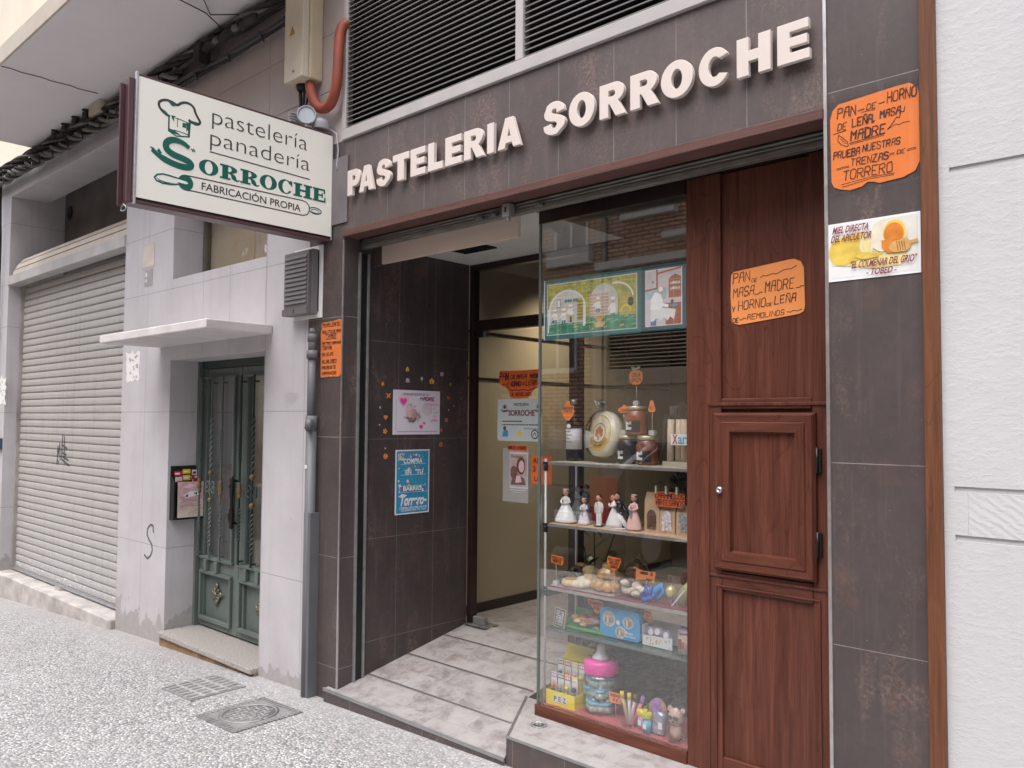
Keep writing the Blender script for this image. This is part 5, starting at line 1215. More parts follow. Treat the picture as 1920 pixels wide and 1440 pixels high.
# mother's day poster
def heart(cx, cy, r, asp): return [(cx+r*.0625*16*math.sin(t)**3*.95, cy+r*asp*.0625*(13*math.cos(t)-5*math.cos(2*t)-2*math.cos(3*t)-math.cos(4*t))) for t in [2*math.pi*i/24 for i in range(24)]]
f = Flat(.352, .252, mat('lilac_white_paper', (.76, .72, .80), .55, var=.03, vs=6)); A = .352/.252
f.poly(heart(.21, .76, .12, A), LPINK, 1); f.poly(heart(.21, .745, .075, A), MAGENTA, 2); f.poly(heart(.59, .175, .045, A), MAGENTA, 1); f.poly(heart(.655, .255, .028, A), MAGENTA, 1)
f.circ(.72, .58, .11, mat('blush_print', (.72, .60, .67), .6), 1); TW = mat('twig_print', (.20, .13, .12), .6)
f.circ(.34, .53, .085, LPINK, 2, ry=.17); f.circ(.42, .45, .085, mat('dusty_rose', (.60, .33, .36), .6, var=.2, vs=40), 2.5, ry=.13); f.circ(.33, .44, .06, CERAM_P, 3, ry=.10)
rnd = random.Random(4)
for i in range(34):
    a = rnd.uniform(185, 360); f.stroke([(.40+.15*math.cos(R(a))*rnd.uniform(.6, 1.3), .42+.14*math.sin(R(a))*rnd.uniform(.5, 1.25)), (.40+.15*math.cos(R(a+40))*rnd.uniform(.5, 1.2), .42+.14*math.sin(R(a+40))*rnd.uniform(.4, 1.2)+.03)], .006, TW, 4)
f.stroke([(.33, .66), (.38, .70), (.37, .62)], .005, TW, 4); f.stroke([(.43, .62), (.46, .65), (.44, .60)], .006, TW, 4)
f.hand('GRAN SORTEO DIA DE LA', .20, .885, .74, .045, PURPLE, .005); f.hand('MADRE', .56, .775, .87, .075, mat('wine_print', (.35, .05, .16), .6), .012)
for i, (tx, x0, x1) in enumerate((('PARA', .78, .95), ('TI', .84, .90), ('QUE', .83, .94), ('ME', .84, .91), ('QUIERES', .78, .95))): f.hand(tx, x0, .66-.09*i, x1, .04, PINK, .006)
f.rect(.08, .062, .94, .067, GREY_T); f.rect(.08, .075, .94, .078, GREY_T); f.stroke([(.06, .10), (.06, .80)], .004, GREY_T)
f.place('hearts_poster', "lilac-white Mother's Day poster with pink hearts and a nest on the dark entrance wall", 'poster', (-3.5485, .343, 1.418), EAST)
# blue neighbourhood poster
f = Flat(.252, .362, PAPER); f.rect(.03, .02, .97, .98, mat('bright_blue_poster', (.035, .30, .52), .45, var=.12, vs=14), 1)
rnd = random.Random(9)
for i in range(70):
    x, y = rnd.uniform(.08, .9), rnd.choice((.92, .90, .73, .70, .56, .53, .40, .37, .44)); f.circ(x, y+rnd.uniform(-.02, .02), rnd.uniform(.012, .04), rnd.choice((CYAN, RED, GREEN, YELLOW, PAPER, PURPLE, BLUE, TEAL, ORANGE, LPINK)), 2+i*.02, 7)
for v in (.775, .605, .435, .335): f.rect(.15 if v > .4 else .08, v, .88 if v > .4 else .94, v+.006, PAPER, 4)
f.text('COMPRA', .22, .785, .78, .865, PAPER, .035, 6); f.text('EN', .28, .615, .45, .69, PAPER, .035, 6); f.text('TU', .60, .615, .80, .69, PAPER, .035, 6); f.text('BARRIO', .22, .36, .76, .43, PAPER, .035, 6)
f.text('Torrero', .10, .13, .82, .30, PAPER, .045, 6, .05); f.stroke([(.10, .28), (.2, .31), (.32, .29)], .025, PAPER, 6.5); f.hand('HOY', .07, .90, .25, .045, PAPER, .012, 6); f.hand('CASA', .07, .84, .22, .04, PAPER, .012, 6)
f.hand('COMERCIO CERCANO CALIDAD', .12, .085, .92, .025, PAPER, .008, 6); f.hand('TU BARRIO EN TU VIDA', .16, .05, .88, .022, PAPER, .007, 6); f.circ(.88, .20, .035, PAPER, 6, 10)
f.mb.use(TAPE)
f.place('blue_poster', 'blue neighbourhood shopping poster with white lettering, below the hearts poster', 'poster', (-3.5485, .366, .970), EAST)
# foam stickers
stk = [('star',0.270,1.698,0.029),('butterfly',0.312,1.634,0.033),('crescent',0.255,1.568,0.015),('heart',0.293,1.514,0.030),('dot',0.251,1.473,0.009),('flower',0.290,1.437,0.033),('dot',0.293,1.344,0.009),('smiley',0.297,1.299,0.030),('cup',0.445,1.789,0.028),('purple',0.447,1.725,0.028),('balloon',0.553,1.737,0.025),('tulip',0.631,1.729,0.036),('bun',0.710,1.773,0.025),('star',0.779,1.716,0.024),('heart',0.766,1.633,0.027),('dot',0.768,1.561,0.008),('dot',0.810,1.587,0.007),('butterfly',0.751,1.501,0.028),('flower',0.708,1.442,0.027),('smiley',0.708,1.358,0.029)]
OF = mat('orange_foam', (.72, .25, .05), .7, var=.06); OFD = mat('dark_red_foam', (.42, .10, .05), .7)
seen = {}
nm = {'dot': 'tiny pale dot sticker', 'star': 'star sticker', 'butterfly': 'butterfly sticker', 'crescent': 'small pale crescent sticker', 'heart': 'heart sticker', 'flower': 'flower sticker', 'smiley': 'round smiley sticker', 'cup': 'yellow cake-shaped sticker above the purple sticker', 'purple': 'purple cupcake sticker under the yellow cake sticker', 'balloon': 'pale green balloon sticker above the hearts poster', 'tulip': 'orange and yellow teapot-like flower sticker above the hearts poster', 'bun': 'round lilac sticker, topmost to the right of the balloon'}
where = {'star': ('orange {} at the top left of the hearts poster', 'dull orange {} right of the hearts poster, farther into the doorway'), 'butterfly': ('orange {} just left of the hearts poster', 'dim orange {} right of the hearts poster near its lower corner'), 'heart': ('orange {} left of the hearts poster, above the flower sticker', 'dull red {} right of the hearts poster, below the star sticker'),
         'flower': ('orange {} left of the hearts poster, under the heart sticker', 'red-brown {} touching the right edge of the hearts poster'), 'smiley': ('orange {} alone left of the blue poster', 'dark red {} right of the blue poster top'), 'dot': ('{} between the orange heart and flower stickers on the dark wall', '{} just above the orange smiley left of the blue poster', '{} below the dull red heart on the dark wall', '{} rightmost of all on the dark wall')}
for kd, y, z, s in stk:
    i = seen.get(kd, 0); seen[kd] = i+1
    lb = where[kd][i].format(nm[kd]) if kd in where else nm[kd]
    c = OF if i == 0 else mat('dull_orange_foam', (.40, .13, .05), .7)
    f = Flat(s, s, c, [(0, 0), (.001, 0), (0, .001)], .001); f.mb = MB(c); T = lambda pts, m: f.mb.use(m).prism([(u*s, v*s) for u, v in pts], lambda u, v, d: (u, d, v), 0, -.002)
    pol = lambda n_, fn: [(.5+.5*fn(2*math.pi*k/n_)*math.cos(2*math.pi*k/n_), .5+.5*fn(2*math.pi*k/n_)*math.sin(2*math.pi*k/n_)) for k in range(n_)]
    if kd == 'star': T([(.5+(.5 if k % 2 == 0 else .24)*math.sin(math.pi*k/6), .5+(.5 if k % 2 == 0 else .24)*math.cos(math.pi*k/6)) for k in range(12)], c)
    elif kd == 'butterfly': T([(.5, .35), (.8, .05), (.9, .35), (.75, .5), (1, .95), (.7, .9), (.5, .6), (.3, .9), (0, .95), (.25, .5), (.1, .35), (.2, .05)], c)
    elif kd == 'crescent': T([(.8, 1), (.3, .8), (.15, .5), (.3, .2), (.8, 0), (.5, .3), (.45, .5), (.5, .7)], PAPER_D)
    elif kd == 'heart': T([(u, v) for u, v in heart(.5, .52, .5, 1)], c if i == 0 else OFD)
    elif kd == 'flower': T(pol(30, lambda a: .78+.22*math.cos(5*a)), c); f.circ(.5, .5, .14, BROWN, 2)
    elif kd == 'dot': T(pol(8, lambda a: 1), mat('pale_foam', (.55, .47, .45), .7))
    elif kd == 'smiley':
        T(pol(20, lambda a: 1), c); f.circ(.35, .62, .07, BROWN, 2, 8); f.circ(.65, .62, .07, BROWN, 2, 8); f.ring(.5, .5, .28, .08, BROWN, 2, 8, a0=200, a1=340)
    elif kd == 'cup': T([(.05, .25), (.2, .05), (.8, .05), (.95, .25), (.85, .5), (.6, .95), (.4, .95), (.15, .5)], mat('yellow_foam', (.72, .52, .12), .7)); f.circ(.5, .3, .2, OF, 2, 10)
    elif kd == 'purple': T([(.1, .1), (.9, .1), (1, .4), (.85, .85), (.4, .98), (.05, .7)], mat('lilac_foam', (.55, .33, .62), .7)); f.rect(.2, .12, .85, .35, PURPLE, 2)
    elif kd == 'balloon': T([(.5+.33*math.cos(a), .62+.38*math.sin(a)) for a in [2*math.pi*k/16 for k in range(16)]], mat('pale_green_foam', (.52, .60, .40), .7)); f.stroke([(.5, .24), (.46, .1), (.5, -.3)], .06, PAPER_D, 1)
    elif kd == 'tulip': T([(.2, .05), (.8, .05), (.98, .4), (.9, .75), (.68, .62), (.5, 1), (.32, .62), (.1, .75), (.02, .4)], mat('yellow_foam', (0, 0, 0))); f.circ(.5, .35, .27, OFD, 2, 12); f.circ(.5, .45, .12, OF, 3, 8)
    else: T(pol(16, lambda a: 1), mat('lilac_foam', (0, 0, 0))); f.circ(.5, .5, .25, PURPLE, 2, 10)
    f.place('foam_sticker', lb, 'sticker', (-3.5490, y-s/2, z-s/2), EAST, 'foam stickers on the dark entrance wall')
# notices on the glass door
f = Flat(.325, .165, ORANGE_D, [(.30, .02), (.5, .0), (.72, .03), (.80, .2), (.88, .32), (.98, .52), (1, .75), (1, 1), (.6, .985), (.02, 1), (.0, .7), (.05, .5), (.20, .36), (.26, .2)])
f.hand('PAN', .03, .66, .24, .25, INK, .018); f.hand('DE', .29, .70, .41, .13, INK, .014); f.hand('MASA', .45, .70, .68, .14, INK, .014); f.hand('MADRE', .76, .70, 1.0, .14, INK, .014); f.hand('Y HORNO', .21, .44, .54, .15, INK, .015); f.hand('DE', .57, .47, .64, .08, INK, .010); f.hand('LEÑA', .67, .46, .90, .15, INK, .015)
f.stroke([(.09, .50), (.14, .53), (.2, .48), (.26, .34), (.33, .27), (.4, .31), (.5, .28), (.62, .31), (.72, .27), (.82, .33), (.93, .36), (.99, .44)], .014, INK); f.hand('DE REMOLINOS', .30, .09, .80, .11, INK, .010)
f.place('handwritten_notice', 'red-orange bowl-shaped handwritten notice on the glass door above the white notice', 'notice', (-3.315, .9545, 1.630))
f = Flat(.345, .243, mat('blueish_white_paper', (.62, .68, .68), .5, var=.03), [(.03, 0), (1, 0), (1, 1), (0, 1), (0, .06)])
f.text('PASTELERIA', .38, .84, .72, .91, GREY_T, .005); f.text('SORROCHE', .26, .60, .84, .74, WN, .03); f.rect(.11, .455, .56, .485, GREY_T); f.rect(.11, .375, .93, .40, GREY_T)
for x in (.17, .93): f.circ(x, .80, .055, GREY_T); f.circ(x, .80, .045, PAPER_D, 2); f.circ(x, .81, .03, GREY_T, 3); f.stroke([(x-.08, .74), (x-.04, .71), (x+.04, .71), (x+.08, .74)], .02, GREY_T, 3)
for i in range(12): f.rect(.12+.036*i, .452, .128+.036*i, .49, mat('blueish_white_paper', (0, 0, 0)), 2); f.rect(.13+.064*i, .37, .142+.064*i, .405, mat('blueish_white_paper', (0, 0, 0)), 2)
f.rect(.60, .29, .93, .302, GREY_T); f.circ(.17, .30, .035, BROWN, 1, ry=.055); f.poly([(.12, .10), (.25, .10), (.25, .24), (.20, .27), (.13, .22)], CYAN, 2); f.poly([(.45, .16), (.5, .24), (.56, .2), (.55, .08)], YELLOW); f.circ(.85, .17, .08, GREY_T); f.circ(.85, .17, .06, PAPER_D, 2); f.stroke([(.81, .14), (.85, .21), (.88, .13)], .015, GREY_T, 3)
f.place('white_notice', 'white printed bakery notice on the glass door beneath the red-orange notice', 'notice', (-3.322, .9545, 1.383))
f = Flat(.155, .036, ORANGE_D, [(0, .1), (1, 0), (.97, .9), (.02, 1)]); f.hand('RAMO DE LA SUERTE', .05, .3, .95, .45, INK, .02); f.place('orange_strip', 'narrow orange handwritten strip on the glass door above the plastic sleeve', 'notice', (-3.24, .953, 1.325))
f = Flat(.20, .31, mat('milky_sleeve', (.42, .40, .38), .3, var=.06, vs=5)); f.rect(.28, .26, .98, .93, PAPER_D); f.rect(.30, .29, .95, .90, mat('sepia_picture', (.50, .42, .40), .5, var=.3, vs=26), 2)
f.circ(.72, .68, .17, BROWN, 3, ry=.16); f.circ(.74, .67, .11, LPINK, 4, ry=.11); f.circ(.45, .55, .14, mat('sepia_dark', (.20, .11, .10), .5, var=.3, vs=30), 3, ry=.13); f.poly([(.32, .32), (.9, .33), (.85, .45), (.6, .52), (.4, .46)], mat('sepia_dark', (0, 0, 0)), 3); f.poly([(.5, .36), (.75, .38), (.7, .5), (.55, .5)], LPINK, 4); f.text('PANADERIA', .36, .82, .82, .87, BROWN, .01, 4); f.rect(.30, .22, .9, .235, PAPER_D); f.rect(.36, .18, .8, .19, PAPER_D)
f.place('picture_sleeve', 'plastic sleeve with a brownish picture on the glass door', 'poster', (-3.275, .9535, 1.030))
f = Flat(.15, .16, ORANGE_D); f.text('AF', .06, .72, .40, .92, INK, .01); f.text('3', .06, .42, .20, .62, INK, .01); f.text('LE', .14, .10, .42, .25, INK, .01); f.place('handwritten_notice', 'orange square notice half hidden by the display window edge, on the glass door', 'notice', (-3.050, .953, 1.145))
# two tile pictures hung inside the display window
TEALB = mat('teal_border', (.035, .16, .17), .4, var=.12, vs=7)
f = Flat(.523, .27, TEALB, thick=.006); f.rect(.0, .0, .012, 1, PAPER_D, 1)
f.rect(.035, .07, .965, .93, PAPER_D, 1); f.rect(.042, .085, .958, .915, OLIVE, 2)
rnd = random.Random(2)
for i in range(110): x, y = rnd.uniform(.05, .94), rnd.uniform(.66, .90); f.rect(x, y, x+.02, y+.012, rnd.choice((GREEN, YELLOW, BROWN, LGREEN)), 3)
f.poly([(.042, .085), (.958, .085), (.958, .34), (.7, .36), (.4, .30), (.042, .33)], mat('green_floor_print', (.05, .27, .17), .5, var=.4, vs=22), 3)
for i in range(60): x, y = rnd.uniform(.05, .93), rnd.uniform(.10, .30); f.stroke([(x, y), (x+.03, y+.015)], .006, rnd.choice((YELLOW, GREEN, LGREEN, TEAL)), 4)
WALLP = mat('pale_arch_print', (.60, .60, .56), .5, var=.15, vs=14)
f.poly([(.07, .25)] + [(.26+.19*math.cos(R(180-180*i/14)), .50+.29*math.sin(R(180-180*i/14))) for i in range(15)] + [(.45, .25)], WALLP, 4); f.poly([(.50, .32)] + [(.64+.14*math.cos(R(180-180*i/12)), .58+.25*math.sin(R(180-180*i/12))) for i in range(13)] + [(.78, .32)], WALLP, 4)
f.stroke([(.07+.0, .25), (.07, .5)]+[(.26+.19*math.cos(R(180-180*i/14)), .50+.29*math.sin(R(180-180*i/14))) for i in range(15)]+[(.45, .22)], .016, PAPER, 5); f.stroke([(.44, .20), (.44, .56)], .022, PAPER, 5); f.stroke([(.035+.02, .12), (.055, .5)], .014, PAPER, 5)
f.stroke([(.76+.17*math.cos(R(100-90*i/8)), .56+.26*math.sin(R(100-90*i/8))) for i in range(9)], .016, PAPER, 5)
f.rect(.50, .34, .69, .68, mat('pinkish_racks_print', (.56, .40, .33), .5, var=.15, vs=30), 5)
for i in range(6): f.rect(.50, .38+.05*i, .69, .387+.05*i, PAPER, 6)
f.rect(.37, .28, .43, .64, OLIVE, 5)
for i in range(6): f.rect(.37, .31+.055*i, .43, .325+.055*i, BROWN, 6)
f.poly([(.80, .30), (.95, .30), (.95, .60), (.90, .66), (.80, .62)], mat('oven_print', (.46, .40, .10), .5, var=.2, vs=20), 5); f.circ(.905, .50, .03, GREY_T, 6, ry=.07); f.ring(.86, .36, .045, .014, YELLOW, 6, ry=.09, a0=0, a1=180)
f.rect(.08, .36, .33, .40, YELLOW, 6); f.rect(.10, .28, .115, .36, BROWN, 6); f.rect(.29, .26, .31, .36, BROWN, 6); f.rect(.15, .52, .19, .66, GREY_T, 6); f.rect(.155, .53, .185, .65, PAPER, 7)
for x in (.245, .275, .30, .335, .36): f.circ(x, .62, .014, TEAL, 6)
for x, y0, h, leg in ((.13, .26, .24, 1), (.225, .24, .26, 1), (.30, .33, .22, 0), (.585, .38, .24, 1), (.735, .26, .34, 1)):
    f.poly([(x-.028, y0+h*.25), (x+.028, y0+h*.25), (x+.022, y0+h*.72), (x-.022, y0+h*.72)], PAPER, 7); f.circ(x, y0+h*.82, .014, SKIN, 8); f.poly([(x-.016, y0+h*.87), (x+.016, y0+h*.87), (x+.02, y0+h), (x-.02, y0+h)], PAPER, 9); f.stroke([(x-.02, y0+h*.62), (x-.045, y0+h*.42)], .012, PAPER, 8)
    if leg: f.rect(x-.018, y0, x-.004, y0+h*.26, TEAL, 7); f.rect(x+.004, y0, x+.018, y0+h*.26, TEAL, 7)
f.poly([(.56, .14), (.64, .14), (.655, .22), (.545, .22)], mat('straw_print', (.52, .40, .22), .5, var=.3, vs=40), 8)
for i in range(9): f.stroke([(.60, .20), (.545+.014*i, .31+.01*(i % 3))], .006, DIP, 8)
for i in range(1, 12): f.stroke([(.042+.0763*i, .085), (.042+.0763*i, .915)], .0012, WALLP, 10)
for i in range(1, 6): f.stroke([(.042, .085+.138*i), (.958, .085+.138*i)], .0012, WALLP, 10)
f.place('bakery_tile_picture', 'wide teal-framed tile picture of bakers at work under arches, hung in the display window', 'picture', (-2.380, .2675, 1.866))
f = Flat(.210, .27, mat('navy_teal_border', (.02, .085, .13), .4, var=.12, vs=7), thick=.006); f.rect(.09, .07, .91, .93, PAPER, 1); f.rect(.11, .085, .89, .915, mat('pale_kitchen_print', (.66, .60, .64), .5, var=.1, vs=20), 2)
RB = mat('red_brown_print', (.40, .11, .06), .5, var=.2, vs=30)
f.rect(.11, .48, .58, .64, mat('pale_blue_tiles', (.38, .56, .62), .5, var=.15, vs=40), 3); f.stroke([(.36, .915), (.36, .64), (.11, .62)], .035, RB, 4); f.stroke([(.36, .86), (.88, .915)], .035, RB, 4); f.poly([(.62, .48), (.89, .48), (.89, .78), (.84, .80), (.76, .83), (.68, .80), (.62, .76)], RB, 4)
for v in (.60, .68): f.rect(.65, v, .87, v+.035, PAPER_D, 5); [f.circ(.68+.05*k, v+.028, .02, (ORANGE, PAPER, YELLOW, CYAN)[k % 4], 6, 8) for k in range(4)]
f.rect(.50, .34, .89, .40, RB, 5); f.rect(.55, .085, .89, .34, RB, 4); f.circ(.70, .42, .035, GREY_T, 6, ry=.03); f.circ(.74, .365, .09, CYAN, 6, ry=.018); f.poly([(.23, .32), (.50, .34), (.78, .30), (.74, .15), (.66, .20), (.60, .14), (.52, .20), (.44, .14), (.36, .2), (.28, .14), (.22, .15)], PAPER, 7)
f.poly([(.22, .32), (.46, .32), (.50, .45), (.44, .56), (.32, .58), (.22, .48)], PAPER, 8); f.stroke([(.40, .50), (.50, .38), (.60, .36)], .06, PAPER, 9); f.circ(.455, .585, .045, SKIN, 9); f.circ(.45, .62, .05, PAPER, 10, ry=.035); f.rect(.22, .085, .34, .2, BLUE, 6); f.circ(.27, .74, .025, GREEN, 5)
for i in range(1, 5): f.stroke([(.11+.156*i, .085), (.11+.156*i, .915)], .003, WALLP, 11); f.stroke([(.11, .085+.166*i), (.89, .085+.166*i)], .003, WALLP, 11)
f.place('kitchen_tile_picture', 'upright navy-framed tile picture of a cook bent over a kitchen table', 'picture', (-1.855, .2675, 1.868))
# ================================================================== DISPLAY RACK
rack = thing('display_rack', 'glass shelf rack with thin white posts and black corner joints in the display window', 'shelf', (-2.01, .40, .242))
RX0, RX1, RY0, RY1 = -2.387, -1.645, .288, .515
POSTM = mat('white_metal_post', (.66, .66, .65), .4, .2, .05)
for x, y in ((RX0, RY0), (RX0, RY1), (RX1+.002, RY1)):
    mb = MB(POSTM); mb.tube([(x, y, .2425), (x, y, 1.33)], .0055, 10); part(mb, 'post', rack)
SZ = [1.316, 1.040, .757, .577]
LIN = [mat('cream_shelf_cloth', (.50, .46, .37), .7, var=.1, vs=20), mat('peach_shelf_paper', (.62, .43, .27), .6, var=.22, vs=22), mat('maroon_shelf_paper', (.22, .035, .045), .6, var=.25, vs=20), None]
for z, ln in zip(SZ, LIN):
    mb = MB(G_SHELF if ln else G_GREEN); mb.box(RX0+.003, RX1-.002, RY0+.004, RY1-.003, z-.0075, z-.0025)
    if ln: mb.use(ln).box(RX0+.012, RX1-.003, RY0+.0075, RY1-.02, z-.0022, z-.0003)
    else: mb.use(mat('green_plate', (.035, .17, .085), .25, var=.1)).box(RX0+.004, RX1-.003, RY0+.006, RY1-.006, z-.0098, z-.0077)
    mb.use(ALU if ln else G_EDGE).box(RX0+.006, RX1-.002, RY0-.004, RY0+.0038, z-.013, z-.001)
    part(mb, 'glass_shelf', rack)
    if ln:
        mb = MB(BLACK); mb.box(RX0-.012, RX0+.016, RY0-.0065, RY0+.010, z-.016, z-.0005); mb.box(RX0-.009, RX0+.008, RY0-.0065, RY0+.0095, z-.042, z-.0165)
        part(mb, 'corner_joint', rack, .002)

# ------------------------------------------------------------------ price tags
STICK = mat('thin_wire_stick', (.55, .50, .42), .4, .4); CLEAR = mat('frosted_acrylic', (.68, .72, .74), .12, var=.05, trans=.3)
def tag_card(label, ol, w, h, x, y, z0, zc, lines, base=True, m=None, rz=0, extra=None):
    """card of w x h with its lower edge at zc, held up from z0"""
    t = thing('price_tag', label, 'price tag', (x, y, z0), 'orange card tags among the goods in the display window')
    f = Flat(w, h, m or ORANGE, ol, .0012)
    for tx, x0, v, x1, hh in lines: f.hand(tx, x0, v, x1, hh, INK_B, .03)
    if extra: extra(f)
    f.mb.v = [(a-w/2, b-.004, c+zc-z0) for a, b, c in f.mb.v]
    c = part(f.mb, 'card', t, 0, True); c.rotation_euler[1] = rz
    if zc - z0 > .012:
        mb = MB(STICK); mb.tube([(0, 0, .004), (0, -.001, (zc-z0)*.5), (.001, -.002, zc-z0+.010)], .0013, 6); part(mb, 'stick', t, 0, True)
    if base:
        mb = MB(CLEAR); mb.box(-.013, .013, -.010, .010, .0003, .022); part(mb, 'base', t, .002, True)
    return t
BOTT = [(.36, 1), (.36, .82), (.10, .68), (.0, .45), (.10, .22), (.28, .10), (.36, 0), (.62, 0), (.72, .10), (.92, .24), (1, .45), (.92, .68), (.66, .82), (.66, 1)]
PUMP = [(.3, 0), (.7, 0), (.95, .2), (1, .5), (.95, .82), (.7, .95), (.5, .9), (.3, .95), (.06, .82), (0, .5), (.06, .2)]
MUSH = [(.2, 0), (.95, .08), (1, .3), (.85, .42), (.95, .6), (.75, .85), (.5, 1), (.35, .7), (.05, .6), (0, .3)]
PEAR = [(.2, 0), (.8, 0), (1, .2), (.85, .5), (.68, .95), (.5, 1), (.32, .95), (.15, .5), (0, .2)]
SHLD = [(.12, 1), (.95, .93), (1, .72), (.82, .3), (.45, 0), (.1, .35), (0, .72)]
BOW = [(0, .12), (.02, 1), (.4, .82), (1, .88), (.9, .05), (.45, .22)]
PUZZ = [(.05, 1), (.3, .9), (.6, .95), (.95, .85), (1, .55), (.75, .4), (.72, .05), (.45, 0), (.35, .35), (.05, .6), (0, .8)]
TOOTH = [(.2, 1), (.8, 1), (.85, .6), (1, .25), (.9, .02), (.5, .05), (.05, .1), (0, .3), (.18, .55)]
leaf = lambda f: (f.poly([(.3, .95), (.1, 1.15), (.25, 1.25), (.5, 1.1), (.72, 1.26), (.85, 1.1), (.6, .95)], mat('pale_leaf', (.42, .50, .36), .7), 1))
# ------------------------------------------------------------------ top shelf
z = SZ[0]
t = thing('wine_bottle', 'dark glass bottle with pale label at the left end of the top shelf', 'bottle', (-2.345, .44, z))
mb = MB(mat('dark_bottle_glass', (.018, .012, .010), .12, var=.1)); mb.lathe([(0, 0), (.036, .002), (.037, .02), (.037, .165), (.034, .185), (.018, .215), (.0135, .23), (.0135, .27), (0, .27)], (-2.345, .44, z), 22); part(mb, 'bottle_body', t)
mb = MB(PAPER_D); mb.lathe([(.0372, .055), (.0376, .055), (.0376, .150), (.0372, .150)], (-2.345, .44, z), 22); mb.use(GREY_T)
for k in range(4): mb.box(-2.365, -2.335+.01*(k % 2), .4018, .4022, z+.135-.016*k, z+.138-.016*k)
part(mb, 'label', t)
mb = MB(mat('cork_foil', (.40, .36, .32), .4, .5)); mb.lathe([(0, .262), (.0145, .262), (.0148, .285), (0, .287)], (-2.345, .44, z), 14); mb.use(PAPER).lathe([(0, 0), (.012, 0), (.012, .002), (0, .002)], (-2.345, .401, z+.16), 14, M=Matrix.Rotation(R(90), 3, 'X')); part(mb, 'stopper', t)
tag_card('orange bottle-shaped card hanging at the neck of the dark wine bottle', BOTT, .074, .092, -2.342, .395, z+.185, z+.187, (('BODEGA', .1, .58, .9, .1), ('TINTO', .15, .4, .85, .12)), False)
# round cake box
t = thing('round_cake_box', 'round flat cake in clear wrap with a yellow printed label, standing on the top shelf', 'cake', (-2.17, .42, z))
Mr = Matrix.Rotation(R(80), 3, 'X'); Mz = Matrix.Rotation(R(-16), 3, 'Z'); MM = Mz @ Mr
mb = MB(mat('pale_cake', (.80, .75, .62), .45, var=.04)); mb.lathe([(0, -.058), (.096, -.058), (.104, -.05), (.104, -.008), (.098, 0), (0, 0)], (-2.165, .395, z+.132), 34, M=MM); part(mb, 'cake_disc', t)
def disc(mb, r0, r1, d, m, a0=0, a1=360, n=36, o=(0, 0)):
    mb.use(m); vs = []
    for i in range(n+1):
        a = R(a0+(a1-a0)*i/n)
        for r in (r0, r1):
            q = MM @ Vector((o[0]+r*math.cos(a), o[1]+r*math.sin(a), d)); vs.append((q.x-2.165, q.y+.395, q.z+z+.132))
    mb.add(vs, [(2*i, 2*i+1, 2*i+3, 2*i+2) for i in range(n)])
mb = MB(PAPER); CLY = mat('label_cream', (.76, .70, .52), .4, var=.04); LY = mat('label_yellow', (.66, .42, .07), .4)
disc(mb, 0, .082, .0012, CLY); disc(mb, .046, .074, .0018, LY, 200, 340); disc(mb, .077, .082, .0018, LY); disc(mb, .050, .074, .0018, mat('label_pale_yellow', (.72, .64, .36), .4), 345, 395); disc(mb, .050, .074, .0018, mat('label_pale_yellow', (0, 0, 0)), 145, 195)
disc(mb, .041, .045, .0024, BROWN); disc(mb, 0, .0405, .0022, mat('label_centre', (.80, .74, .58), .4)); disc(mb, .092, .096, .0012, mat('label_pale_yellow', (.72, .64, .36), .4))
for a, r in ((90, .022), (200, .017), (340, .017), (30, .018), (150, .018), (90, .008)): disc(mb, 0, .012, .003, mat('orange_brown_print', (.58, .20, .08), .5, var=.15), o=(r*math.cos(R(a)), r*math.sin(R(a))), n=10)
disc(mb, 0, .007, .0035, mat('orange_brown_print', (0, 0, 0)), o=(0, -.020), n=8); disc(mb, 0, .006, .0036, mat('orange_brown_print', (0, 0, 0)), o=(0, -.028), n=8)
txt = 'PARIANMARTIN'
for i, ch in enumerate(txt):
    if ch == ' ': continue
    st, W = hand(ch, 0, 0); a0 = 207+126*i/(len(txt)-1)
    for pl in st:
        for (ax, ay), (bx, by) in zip(pl, pl[1:]):
            vs = []
            for (px, py) in ((ax, ay), (bx, by)):
                for s in (-.0016, .0016):
                    ca = R(a0+(px-W/2)*15); rr_ = .0525+py*.0001; rr_ = .055 - 0 + (py-.5)*-(-.013); ca2 = ca
                    rr_ = .060 - (py-.5)*.013
                    q = MM @ Vector(((rr_+s)*math.cos(ca2+s*9), (rr_+s)*math.sin(ca2+s*9), .0032)); vs.append((q.x-2.165, q.y+.395, q.z+z+.132))
            mb.use(BROWN).add(vs, [(0, 1, 3, 2)])
part(mb, 'printed_label', t)
mb = MB(G_FILM); mb.lathe([(0, -.06), (.107, -.06), (.108, .004), (0, .006)], (-2.165, .395, z+.132), 26, M=MM); mb.use(G_PLASTIC)
for i in range(9):
    a = R(60+60*i/8); rnd = random.Random(i); mb.tube([(-2.165+.02*math.cos(a), .40, z+.24), (-2.165+.045*math.cos(a)*1.2, .40+rnd.uniform(-.01, .01), z+.262+rnd.uniform(0, .018))], [.007, .012], 6)
part(mb, 'clear_wrap', t)
